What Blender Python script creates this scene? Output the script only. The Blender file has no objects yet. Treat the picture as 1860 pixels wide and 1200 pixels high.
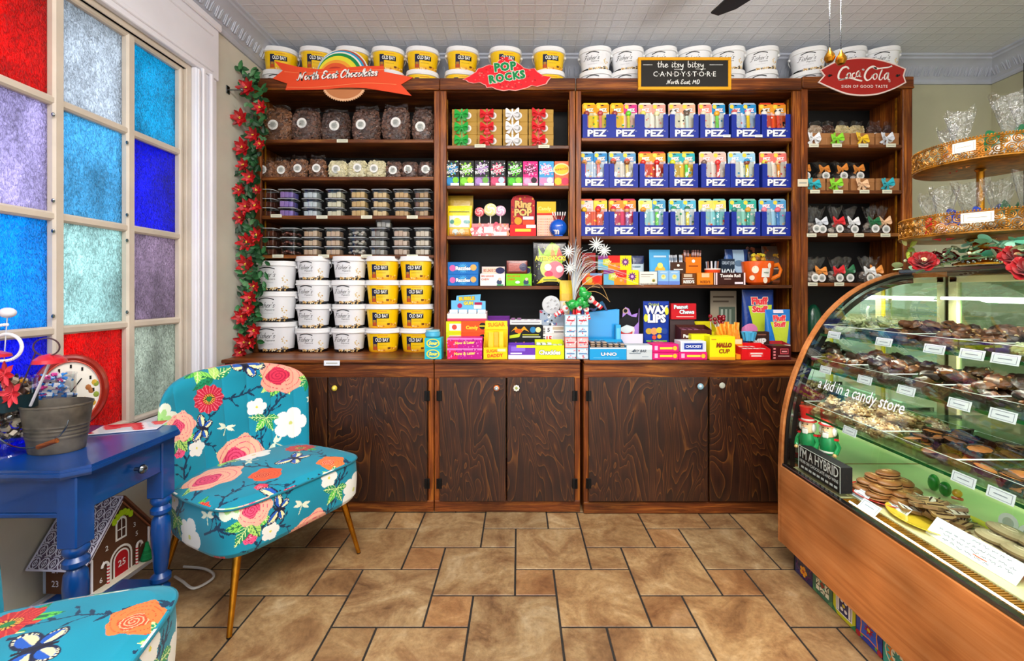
import bpy, bmesh, math, random
import numpy as np
from mathutils import Vector, Matrix, noise
R = random.Random(7)
PI = math.pi
scene = bpy.context.scene
C = scene.collection
# ---------------------------------------------------------------- camera, sky, lights, exposure
CAM_H, FPX, VX, VY = 1.34, 805.0, 943.0, 528.0
cam_data = bpy.data.cameras.new('camera')
cam_data.sensor_width = 36.0
cam_data.lens = FPX * 36.0 / 1860.0
cam_data.shift_x = -(VX - 930.0) / 1860.0
cam_data.shift_y = -(600.0 - VY) / 1860.0
cam_data.clip_start = 0.02
cam = bpy.data.objects.new('camera', cam_data)
C.objects.link(cam)
cam.location = (0, 0, CAM_H)
cam.rotation_euler = (PI / 2, 0, 0)
scene.camera = cam
world = bpy.data.worlds.new('sky'); scene.world = world
world.use_nodes = True
wn = world.node_tree.nodes; wl = world.node_tree.links
wbg = wn['Background']
wtc = wn.new('ShaderNodeTexCoord'); wsep = wn.new('ShaderNodeSeparateXYZ'); wr = wn.new('ShaderNodeValToRGB')
wl.new(wtc.outputs['Generated'], wsep.inputs[0]); wl.new(wsep.outputs['Z'], wr.inputs[0])
wr.color_ramp.elements[0].position = 0.0; wr.color_ramp.elements[0].color = (0.80, 0.79, 0.78, 1)
wr.color_ramp.elements[1].position = 0.7; wr.color_ramp.elements[1].color = (0.62, 0.74, 1.0, 1)
wl.new(wr.outputs[0], wbg.inputs['Color'])
wbg.inputs['Strength'].default_value = 2.0
def area(name, loc, rot, sx, sy, power, col=(1, 1, 1)):
 l = bpy.data.lights.new(name, 'AREA'); l.shape = 'RECTANGLE'; l.size = sx; l.size_y = sy
 l.energy = power; l.color = col
 o = bpy.data.objects.new(name, l); C.objects.link(o); o.location = loc; o.rotation_euler = rot
 return o
area('ceiling_lamp_light', (0.5, 0.3, 2.93), (0, 0, 0), 1.3, 0.8, 44, (1, 0.93, 0.84))
area('ceiling_lamp_light', (-0.5, -1.6, 2.93), (0, 0, 0), 1.3, 0.8, 40, (1, 0.94, 0.87))
area('track_lamp_light', (0.2, 0.9, 2.9), (math.radians(40), 0, 0), 2.6, 0.25, 26, (1, 0.93, 0.84))
area('added_ceiling_uplight', (-0.4, -0.3, 2.45), (PI, 0, 0), 0.5, 0.5, 52, (0.95, 0.97, 1))  # unseen area lamp added behind the camera to brighten the ceiling
area('window_daylight', (-2.35, 1.6, 1.75), (0, math.radians(-90), 0), 1.9, 2.0, 60, (0.86, 0.93, 1.0))
scene.view_settings.view_transform = 'Standard'
scene.view_settings.look = 'None'
scene.view_settings.exposure = 0.36
scene.view_settings.gamma = 1.0
scene.cycles.max_bounces = 10
scene.cycles.transparent_max_bounces = 24
scene.cycles.caustics_reflective = False
scene.cycles.sample_clamp_indirect = 4.0
def PX(px, Y): return (px - VX) * Y / FPX
def PZ(py, Y): return CAM_H + (VY - py) * Y / FPX
# ---------------------------------------------------------------- colour and materials
def lin(c):
 if isinstance(c, str):
  c = c.lstrip('#'); c = tuple(int(c[i:i + 2], 16) / 255.0 for i in (0, 2, 4))
 return tuple((x / 12.92 if x <= 0.04045 else ((x + 0.055) / 1.055) ** 2.4) for x in c[:3])
def mixc(a, b, t): return tuple(a[i] * (1 - t) + b[i] * t for i in range(3))
MATS = {}
def newmat(name):
 m = bpy.data.materials.new(name); m.use_nodes = True
 nt = m.node_tree; b = nt.nodes['Principled BSDF']
 MATS[name] = m
 return m, nt, b
def nd(nt, t, **kw):
 n = nt.nodes.new(t)
 for k, v in kw.items():
  if k in n.inputs: n.inputs[k].default_value = v
  else: setattr(n, k, v)
 return n
def mapping(nt, sc, rot=(0, 0, 0), coord='Object'):
 tc = nt.nodes.new('ShaderNodeTexCoord'); mp = nt.nodes.new('ShaderNodeMapping')
 mp.inputs['Scale'].default_value = sc; mp.inputs['Rotation'].default_value = rot
 nt.links.new(tc.outputs[coord], mp.inputs[0]); return mp
def ramp(nt, stops):
 r = nt.nodes.new('ShaderNodeValToRGB'); e = r.color_ramp.elements
 while len(e) < len(stops): e.new(0.5)
 for i, (p, c) in enumerate(stops):
  e[i].position = p; c = lin(c) if isinstance(c, str) or len(c) == 3 else c
  e[i].color = (c[0], c[1], c[2], 1)
 return r
def bump(nt, b, src, dist=0.002, strength=0.5):
 bp = nt.nodes.new('ShaderNodeBump'); bp.inputs['Distance'].default_value = dist; bp.inputs['Strength'].default_value = strength
 nt.links.new(src, bp.inputs['Height']); nt.links.new(bp.outputs[0], b.inputs['Normal']); return bp
def plain(name, col, rough=0.5, metal=0.0, spec=0.5, var=0.06, vscale=8.0, coat=0.0, bscale=0, bdist=0.001):
 m, nt, b = newmat(name)
 mp = mapping(nt, (1, 1, 1)); n = nd(nt, 'ShaderNodeTexNoise', Scale=vscale, Detail=4.0)
 nt.links.new(mp.outputs[0], n.inputs['Vector'])
 c = lin(col)
 r = ramp(nt, [(0.3, tuple(x * (1 - var) for x in c)), (0.7, tuple(min(1, x * (1 + var)) for x in c))])
 nt.links.new(n.outputs[0], r.inputs[0]); nt.links.new(r.outputs[0], b.inputs['Base Color'])
 b.inputs['Roughness'].default_value = rough; b.inputs['Metallic'].default_value = metal
 b.inputs['Specular IOR Level'].default_value = spec; b.inputs['Coat Weight'].default_value = coat
 if bscale:
  n2 = nd(nt, 'ShaderNodeTexNoise', Scale=float(bscale), Detail=3.0); nt.links.new(mp.outputs[0], n2.inputs['Vector'])
  bump(nt, b, n2.outputs[0], bdist, 0.6)
 return m
def attrmat(name, rough=0.4, metal=0.0, coat=0.0, bscale=0, bdist=0.0005, spec=0.5, alpha=1.0, sheen=0.0):
 m, nt, b = newmat(name)
 a = nd(nt, 'ShaderNodeAttribute'); a.attribute_name = 'Col'
 nt.links.new(a.outputs['Color'], b.inputs['Base Color'])
 b.inputs['Roughness'].default_value = rough; b.inputs['Metallic'].default_value = metal
 b.inputs['Coat Weight'].default_value = coat; b.inputs['Specular IOR Level'].default_value = spec
 b.inputs['Sheen Weight'].default_value = sheen
 if bscale:
  mp = mapping(nt, (1, 1, 1)); n2 = nd(nt, 'ShaderNodeTexNoise', Scale=float(bscale), Detail=3.0)
  nt.links.new(mp.outputs[0], n2.inputs['Vector']); bump(nt, b, n2.outputs[0], bdist, 0.6)
 return m
PRINT = attrmat('printed_card', 0.45, spec=0.22)
PAPER = attrmat('matt_paper', 0.75, spec=0.2)
GLOSSY = attrmat('glossy_plastic', 0.18, coat=0.3)
FOIL = attrmat('crinkled_foil', 0.3, bscale=60, bdist=0.004, coat=0.3)
SATIN = attrmat('satin_ribbon', 0.35, sheen=0.3)
CHOC = attrmat('chocolate', 0.42, coat=0.15, bscale=90, bdist=0.0015)
FABRIC = attrmat('floral_fabric', 0.72, spec=0.25, bscale=420, bdist=0.0006, sheen=0.15)
LEAFM = attrmat('leaf', 0.5)
GOLD = plain('brass', '#e0be6a', 0.26, 1.0, var=0.12, vscale=20)
OLDGOLD = plain('antique_gold', '#c8a548', 0.38, 0.4, var=0.3, vscale=30)
STEEL = plain('chrome', '#b8bcc0', 0.18, 1.0)
GALV = plain('galvanised_zinc', '#a39d94', 0.45, 0.4, var=0.3, vscale=14, bscale=40, bdist=0.0008)
BLACKM = plain('black_metal', '#131112', 0.45, 0.4)
WHITEP = plain('white_paint', '#f4f4f8', 0.45, var=0.02, vscale=3)
BLUEP = plain('blue_paint', '#1284ba', 0.28, var=0.12, vscale=5, coat=0.25)
ORANGEW = None
def clearmat(name, tint='#ffffff', gloss=0.25, rough=0.05, bscale=0, bdist=0.003, base=0.06, edge=0.6):
 """thin clear film or sheet: mostly see-through with a reflecting share that grows at grazing angles"""
 m = bpy.data.materials.new(name); m.use_nodes = True; nt = m.node_tree; nt.nodes.clear()
 out = nt.nodes.new('ShaderNodeOutputMaterial'); mix = nt.nodes.new('ShaderNodeMixShader')
 tr = nt.nodes.new('ShaderNodeBsdfTransparent'); gl = nt.nodes.new('ShaderNodeBsdfGlossy')
 t = lin(tint); tr.inputs[0].default_value = (*t, 1); gl.inputs['Roughness'].default_value = rough
 gl.inputs['Color'].default_value = (0.9, 0.93, 0.95, 1)
 lw = nt.nodes.new('ShaderNodeLayerWeight'); lw.inputs[0].default_value = 0.3
 mr = nt.nodes.new('ShaderNodeMapRange'); mr.inputs['To Min'].default_value = base; mr.inputs['To Max'].default_value = edge
 nt.links.new(lw.outputs['Facing'], mr.inputs[0]); nt.links.new(mr.outputs[0], mix.inputs[0])
 nt.links.new(tr.outputs[0], mix.inputs[1]); nt.links.new(gl.outputs[0], mix.inputs[2]); nt.links.new(mix.outputs[0], out.inputs[0])
 if bscale:
  mp = mapping(nt, (1, 1, 1)); n2 = nd(nt, 'ShaderNodeTexNoise', Scale=float(bscale), Detail=4.0, Distortion=1.5)
  nt.links.new(mp.outputs[0], n2.inputs['Vector'])
  bp = nt.nodes.new('ShaderNodeBump'); bp.inputs['Distance'].default_value = bdist; bp.inputs['Strength'].default_value = 1
  nt.links.new(n2.outputs[0], bp.inputs['Height']); nt.links.new(bp.outputs[0], gl.inputs['Normal']); nt.links.new(bp.outputs[0], lw.inputs['Normal'])
 MATS[name] = m
 return m
FILM = clearmat('cellophane', '#fafbfc', rough=0.10, bscale=30, bdist=0.025, base=0.05, edge=0.65)
CLEARP = clearmat('clear_plastic', '#f2f4f4', rough=0.06, base=0.035, edge=0.55)
CASEGL = clearmat('case_glass', '#f4faf4', rough=0.01, base=0.022, edge=0.32)
SHELFGL = clearmat('shelf_glass', '#dcf2e4', rough=0.02, base=0.05, edge=0.5)
GLEDGE = plain('green_glass_edge', '#2f9a6a', 0.15, var=0.2, vscale=30)
def wood(name, c0, c1, c2, axis, sc=1.0, rough=0.42, coat=0.1, knots=True):
 m, nt, b = newmat(name)
 s = [16 * sc, 16 * sc, 16 * sc]; s['xyz'.index(axis)] = 0.9 * sc
 mp = mapping(nt, tuple(s))
 n = nd(nt, 'ShaderNodeTexNoise', Scale=2.2, Detail=8.0, Roughness=0.65, Distortion=1.2); nt.links.new(mp.outputs[0], n.inputs['Vector'])
 r = ramp(nt, [(0.28, c0), (0.5, c1), (0.72, c2)]); nt.links.new(n.outputs[0], r.inputs[0])
 mp2 = mapping(nt, (1, 1, 1)); n2 = nd(nt, 'ShaderNodeTexNoise', Scale=3.0, Detail=2.0); nt.links.new(mp2.outputs[0], n2.inputs['Vector'])
 r2 = ramp(nt, [(0.3, '#7a7a7a'), (0.7, '#ffffff')]); nt.links.new(n2.outputs[0], r2.inputs[0])
 mx = nt.nodes.new('ShaderNodeMix'); mx.data_type = 'RGBA'; mx.blend_type = 'MULTIPLY'; mx.inputs[0].default_value = 0.75
 nt.links.new(r.outputs[0], mx.inputs[6]); nt.links.new(r2.outputs[0], mx.inputs[7]); nt.links.new(mx.outputs[2], b.inputs['Base Color'])
 b.inputs['Roughness'].default_value = rough; b.inputs['Coat Weight'].default_value = coat; b.inputs['Coat Roughness'].default_value = 0.25; b.inputs['Specular IOR Level'].default_value = 0.3
 bump(nt, b, n.outputs[0], 0.0012, 0.35)
 return m
WX = wood('stained_pine_along', '#301508', '#7a3c16', '#c87a2e', 'x')
WZ = wood('stained_pine_upright', '#341608', '#8a4416', '#d4802c', 'z')
WY = wood('stained_pine_shelf', '#361a0c', '#7a401c', '#bc7a38', 'x', 0.8)
WDARK = plain('dark_stained_panel', '#150c0d', 0.6, var=0.3, vscale=4)
CASEW = wood('cherry_laminate', '#c06e34', '#dc8a4a', '#ea9e60', 'y', 0.6, rough=0.4, coat=0.1)
def plywood():
 m, nt, b = newmat('dark_plywood')
 mp = mapping(nt, (1.0, 1.0, 0.32))
 n = nd(nt, 'ShaderNodeTexNoise', Scale=3.6, Detail=2.5, Distortion=0.9); nt.links.new(mp.outputs[0], n.inputs['Vector'])
 mul = nd(nt, 'ShaderNodeMath', operation='MULTIPLY'); mul.inputs[1].default_value = 26.0
 fr = nd(nt, 'ShaderNodeMath', operation='FRACT'); nt.links.new(n.outputs[0], mul.inputs[0]); nt.links.new(mul.outputs[0], fr.inputs[0])
 r = ramp(nt, [(0.0, '#2e1609'), (0.45, '#43200e'), (0.84, '#522a10'), (0.96, '#84501f'), (1.0, '#2e1609')]); nt.links.new(fr.outputs[0], r.inputs[0])
 mp3 = mapping(nt, (60, 60, 3)); n3 = nd(nt, 'ShaderNodeTexNoise', Scale=2.0, Detail=4.0); nt.links.new(mp3.outputs[0], n3.inputs['Vector'])
 mp2 = mapping(nt, (1, 1, 1)); n2 = nd(nt, 'ShaderNodeTexNoise', Scale=4.0, Detail=3.0); nt.links.new(mp2.outputs[0], n2.inputs['Vector'])
 ad = nd(nt, 'ShaderNodeMath', operation='ADD'); nt.links.new(n3.outputs[0], ad.inputs[0]); nt.links.new(n2.outputs[0], ad.inputs[1])
 r2 = ramp(nt, [(0.35, '#6a6a6a'), (0.75, '#ffffff')])
 half = nd(nt, 'ShaderNodeMath', operation='MULTIPLY'); half.inputs[1].default_value = 0.5; nt.links.new(ad.outputs[0], half.inputs[0]); nt.links.new(half.outputs[0], r2.inputs[0])
 mx = nt.nodes.new('ShaderNodeMix'); mx.data_type = 'RGBA'; mx.blend_type = 'MULTIPLY'; mx.inputs[0].default_value = 0.8
 nt.links.new(r.outputs[0], mx.inputs[6]); nt.links.new(r2.outputs[0], mx.inputs[7]); nt.links.new(mx.outputs[2], b.inputs['Base Color'])
 b.inputs['Roughness'].default_value = 0.42; b.inputs['Coat Weight'].default_value = 0.08
 bump(nt, b, fr.outputs[0], 0.0008, 0.3)
 return m
PLY = plywood()
# ---------------------------------------------------------------- mesh collector
class MB:
 def __init__(s, col=(1, 1, 1)):
  s.v = []; s.f = []; s.c = []; s.m = Matrix.Identity(4); s.col = lin(col) if isinstance(col, str) else col; s.id = True
 def at(s, loc=(0, 0, 0), rz=0, rx=0, ry=0, sc=1):
  s.m = Matrix.Translation(loc) @ Matrix.Rotation(rz, 4, 'Z') @ Matrix.Rotation(ry, 4, 'Y') @ Matrix.Rotation(rx, 4, 'X') @ Matrix.Scale(sc, 4)
  s.id = False
  return s
 def setm(s, m): s.m = m; s.id = False; return s
 def add(s, vs, fs, col=None):
  o = len(s.v)
  if s.id: s.v.extend([tuple(p) for p in vs])
  else:
   m = s.m
   s.v.extend([tuple(m @ Vector(p)) for p in vs])
  c = s.col if col is None else (lin(col) if isinstance(col, str) else col)
  for i, f in enumerate(fs):
   s.f.append(tuple(o + k for k in f))
   s.c.append(c[i] if isinstance(c, list) else c)
  return s
 def box(s, x0, x1, y0, y1, z0, z1, b=0.0, col=None):
  if b <= 0:
   vs = [(x, y, z) for z in (z0, z1) for y in (y0, y1) for x in (x0, x1)]
   return s.add(vs, [(0, 2, 3, 1), (4, 5, 7, 6), (0, 1, 5, 4), (2, 6, 7, 3), (0, 4, 6, 2), (1, 3, 7, 5)], col)
  b = min(b, (x1 - x0) * .45, (y1 - y0) * .45, (z1 - z0) * .45)
  X = (x0, x1); Y = (y0, y1); Z = (z0, z1); vs = []; ix = {}
  for i in (0, 1):
   for j in (0, 1):
    for k in (0, 1):
     bx = b if i == 0 else -b; by = b if j == 0 else -b; bz = b if k == 0 else -b
     for a, p in (('x', (X[i], Y[j] + by, Z[k] + bz)), ('y', (X[i] + bx, Y[j], Z[k] + bz)), ('z', (X[i] + bx, Y[j] + by, Z[k]))):
      ix[(i, j, k, a)] = len(vs); vs.append(p)
  fs = []
  for i in (0, 1): fs.append([ix[(i, j, k, 'x')] for j, k in ((0, 0), (1, 0), (1, 1), (0, 1))])
  for j in (0, 1): fs.append([ix[(i, j, k, 'y')] for i, k in ((0, 0), (1, 0), (1, 1), (0, 1))])
  for k in (0, 1): fs.append([ix[(i, j, k, 'z')] for i, j in ((0, 0), (1, 0), (1, 1), (0, 1))])
  for i in (0, 1):
   for j in (0, 1): fs.append([ix[(i, j, 0, 'x')], ix[(i, j, 1, 'x')], ix[(i, j, 1, 'y')], ix[(i, j, 0, 'y')]])
   for k in (0, 1): fs.append([ix[(i, 0, k, 'x')], ix[(i, 1, k, 'x')], ix[(i, 1, k, 'z')], ix[(i, 0, k, 'z')]])
  for j in (0, 1):
   for k in (0, 1): fs.append([ix[(0, j, k, 'y')], ix[(1, j, k, 'y')], ix[(1, j, k, 'z')], ix[(0, j, k, 'z')]])
  for i in (0, 1):
   for j in (0, 1):
    for k in (0, 1): fs.append([ix[(i, j, k, a)] for a in 'xyz'])
  c0 = Vector(((x0 + x1) / 2, (y0 + y1) / 2, (z0 + z1) / 2)); V = [Vector(p) for p in vs]; out = []
  for f in fs:
   n = (V[f[1]] - V[f[0]]).cross(V[f[2]] - V[f[0]]); ce = sum((V[q] for q in f), Vector()) / len(f) - c0
   out.append(tuple(f) if n.dot(ce) > 0 else tuple(reversed(f)))
  return s.add(vs, out, col)
 def lathe(s, prof, n=24, cx=0, cy=0, cz=0, col=None, sx=1, sy=1, cap=True, pw=1.0):
  vs = []; fs = []; cs = []
  for r, z in prof:
   for k in range(n):
    a = 2 * PI * k / n; ca, sa = math.cos(a), math.sin(a)
    if pw != 1.0:
     ca = math.copysign(abs(ca) ** pw, ca); sa = math.copysign(abs(sa) ** pw, sa)
    vs.append((cx + r * sx * ca, cy + r * sy * sa, cz + z))
  c = s.col if col is None else col
  for i in range(len(prof) - 1):
   for k in range(n):
    k2 = (k + 1) % n
    fs.append((i * n + k, i * n + k2, (i + 1) * n + k2, (i + 1) * n + k))
    cs.append(lin(c[i]) if isinstance(c, list) and isinstance(c[i], str) else (c[i] if isinstance(c, list) else (lin(c) if isinstance(c, str) else c)))
  if cap:
   fs.append(tuple(reversed(range(n)))); cs.append(cs[0])
   L = len(prof) - 1; fs.append(tuple(L * n + k for k in range(n))); cs.append(cs[-2])
  return s.add(vs, fs, cs)
 def tube(s, pts, r, n=8, col=None, closed=False, cap=True):
  P = [Vector(p) for p in pts]; L = len(P); vs = []; fs = []
  up = Vector((0, 0, 1)); prev = None
  for i, p in enumerate(P):
   if closed: t = P[(i + 1) % L] - P[i - 1]
   else: t = P[min(i + 1, L - 1)] - P[max(i - 1, 0)]
   t.normalize()
   if prev is None:
    a = t.cross(up)
    if a.length < 1e-3: a = t.cross(Vector((1, 0, 0)))
   else: a = prev - t * prev.dot(t)
   a.normalize(); prev = a; b = t.cross(a)
   rr = r[i] if isinstance(r, (list, tuple)) else r
   for k in range(n):
    q = 2 * PI * k / n; vs.append(p + a * (math.cos(q) * rr) + b * (math.sin(q) * rr))
  for i in range(L if closed else L - 1):
   j = (i + 1) % L
   for k in range(n):
    k2 = (k + 1) % n; fs.append((i * n + k, j * n + k, j * n + k2, i * n + k2))
  if not closed and cap:
   fs.append(tuple(range(n))); fs.append(tuple(reversed([(L - 1) * n + k for k in range(n)])))
  return s.add(vs, fs, col)
 def ball(s, c, r, nu=14, nv=8, col=None):
  if not isinstance(r, (tuple, list)): r = (r, r, r)
  vs = [(c[0], c[1], c[2] - r[2])]; fs = []
  for j in range(1, nv):
   a = PI * j / nv
   for k in range(nu):
    q = 2 * PI * k / nu
    vs.append((c[0] + r[0] * math.sin(a) * math.cos(q), c[1] + r[1] * math.sin(a) * math.sin(q), c[2] - r[2] * math.cos(a)))
  vs.append((c[0], c[1], c[2] + r[2])); T = len(vs) - 1
  for k in range(nu):
   k2 = (k + 1) % nu; fs.append((0, 1 + k2, 1 + k)); fs.append((T, 1 + (nv - 2) * nu + k, 1 + (nv - 2) * nu + k2))
   for j in range(nv - 2):
    fs.append((1 + j * nu + k, 1 + j * nu + k2, 1 + (j + 1) * nu + k2, 1 + (j + 1) * nu + k))
  return s.add(vs, fs, col)
 def grid(s, fn, nu, nv, colfn=None, col=None, wrapu=False):
  """fn(u,v)->point, u,v in 0..1; colfn(u,v) at face centre"""
  vs = []; fs = []; cs = []; U = nu if wrapu else nu + 1
  for j in range(nv + 1):
   for i in range(U): vs.append(fn(i / nu, j / nv))
  for j in range(nv):
   for i in range(nu):
    i2 = (i + 1) % U
    f = (j * U + i, j * U + i2, (j + 1) * U + i2, (j + 1) * U + i)
    if colfn:
     c = colfn((i + .5) / nu, (j + .5) / nv)
     if c is None: continue
     cs.append(lin(c) if isinstance(c, str) else c)
    fs.append(f)
  return s.add(vs, fs, cs if colfn else col)
 def prism(s, poly, t0, t1, plane='xz', col=None, sidecol=None):
  n = len(poly)
  def P(a, b, t): return (a, t, b) if plane == 'xz' else ((a, b, t) if plane == 'xy' else (t, a, b))
  vs = [P(a, b, t0) for a, b in poly] + [P(a, b, t1) for a, b in poly]
  ar = sum(poly[i][0] * poly[(i + 1) % n][1] - poly[(i + 1) % n][0] * poly[i][1] for i in range(n))
  flip = (ar > 0) == (plane == 'xz')
  if t1 < t0: flip = not flip
  f0 = tuple(range(n)); f1 = tuple(reversed(range(n, 2 * n))); sd = [((i + 1) % n, i, n + i, n + (i + 1) % n) for i in range(n)]
  fs = [f0, f1] + sd
  if not flip: fs = [tuple(reversed(f)) for f in fs]
  c = s.col if col is None else (lin(col) if isinstance(col, str) else col)
  sc_ = c if sidecol is None else (lin(sidecol) if isinstance(sidecol, str) else sidecol)
  return s.add(vs, fs, [c, c] + [sc_] * n)
 def build(s, name, mat, parent=None, loc=None, smooth=True, ang=35, kind=None):
  me = bpy.data.meshes.new(name)
  me.from_pydata(s.v, [], s.f)
  if s.f:
   tot = np.array([len(f) for f in s.f]); ca = np.ones((len(s.f), 4), dtype=np.float32)
   ca[:, :3] = np.array([tuple(c)[:3] for c in s.c], dtype=np.float32)
   at = me.color_attributes.new('Col', 'FLOAT_COLOR', 'CORNER')
   at.data.foreach_set('color', np.repeat(ca, tot, axis=0).ravel())
  if smooth and s.f:
   me.polygons.foreach_set('use_smooth', np.ones(len(s.f), dtype=bool))
   me.set_sharp_from_angle(angle=math.radians(ang))
  me.materials.append(mat)
  o = bpy.data.objects.new(name, me); C.objects.link(o)
  if parent: o.parent = parent
  if loc: o.location = loc
  if kind: o['kind'] = kind
  return o
def tag(o, label, cat, group=None, kind=None):
 o['label'] = label; o['category'] = cat
 if group: o['group'] = group
 if kind: o['kind'] = kind
 return o
def thing(name, label, cat, loc=(0, 0, 0), rz=0, group=None):
 o = bpy.data.objects.new(name, None); C.objects.link(o); o.empty_display_size = 0.02
 o.location = loc; o.rotation_euler = (0, 0, rz)
 return tag(o, label, cat, group)
def struct(o): o['kind'] = 'structure'; return o
KIDS = {}
def kids(o):
 return [c for c in o.children]
def dup(root, loc, rz=None, label=None, group=None, scale=None, rot=None):
 r = root.copy(); C.objects.link(r); r.location = loc
 if rz is not None: r.rotation_euler = (0, 0, rz)
 if rot is not None: r.rotation_euler = rot
 if label: r['label'] = label
 if group: r['group'] = group
 if scale: r.scale = (scale, scale, scale) if not isinstance(scale, tuple) else scale
 for ch in list(root.children):
  c = ch.copy(); C.objects.link(c); c.parent = r
  for g in list(ch.children):
   d = g.copy(); C.objects.link(d); d.parent = c
 return r
ORD = ['first', 'second', 'third', 'fourth', 'fifth', 'sixth', 'seventh', 'eighth', 'ninth', 'tenth', 'eleventh', 'twelfth']
def nth(i, n, side='left'):
 if i == 0: return 'leftmost'
 if i == n - 1: return 'rightmost'
 return ORD[i] + ' from the left'
# ---------------------------------------------------------------- lettering
_TX = {}
def text2d(s, size=1.0, bold=0.0, shear=0.0, space=1.0):
 k = (s, bold, shear, space)
 if k not in _TX:
  cu = bpy.data.curves.new('t', 'FONT'); cu.body = s; cu.size = 1.0; cu.align_x = 'CENTER'; cu.align_y = 'CENTER'
  cu.offset = bold; cu.shear = shear; cu.space_character = space; cu.resolution_u = 2; cu.fill_mode = 'FRONT'
  ob = bpy.data.objects.new('t', cu); me = bpy.data.meshes.new_from_object(ob)
  _TX[k] = ([(v.co.x, v.co.y) for v in me.vertices], [tuple(p.vertices) for p in me.polygons])
  bpy.data.objects.remove(ob); bpy.data.meshes.remove(me); bpy.data.curves.remove(cu)
 v, f = _TX[k]
 return [(x * size, y * size) for x, y in v], f
def put_text(mb, s, size, cx, cz, col, y=0.0, bold=0.0, shear=0.0, space=1.0, fn=None, sx=1.0, rot=0.0, maxw=None):
 """flat lettering facing -Y; fn(x,z)->y wraps it on a curved face"""
 v, f = text2d(s, size, bold, shear, space)
 if maxw:
  w = max(p[0] for p in v) - min(p[0] for p in v)
  if w * sx > maxw: sx = maxw / w
 cr, sr = math.cos(rot), math.sin(rot); P = []
 for a, b in v:
  a *= sx; x = cx + a * cr - b * sr; z = cz + a * sr + b * cr
  P.append((x, (fn(x, z) if fn else y), z))
 mb.add(P, f, col)
 return mb
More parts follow.
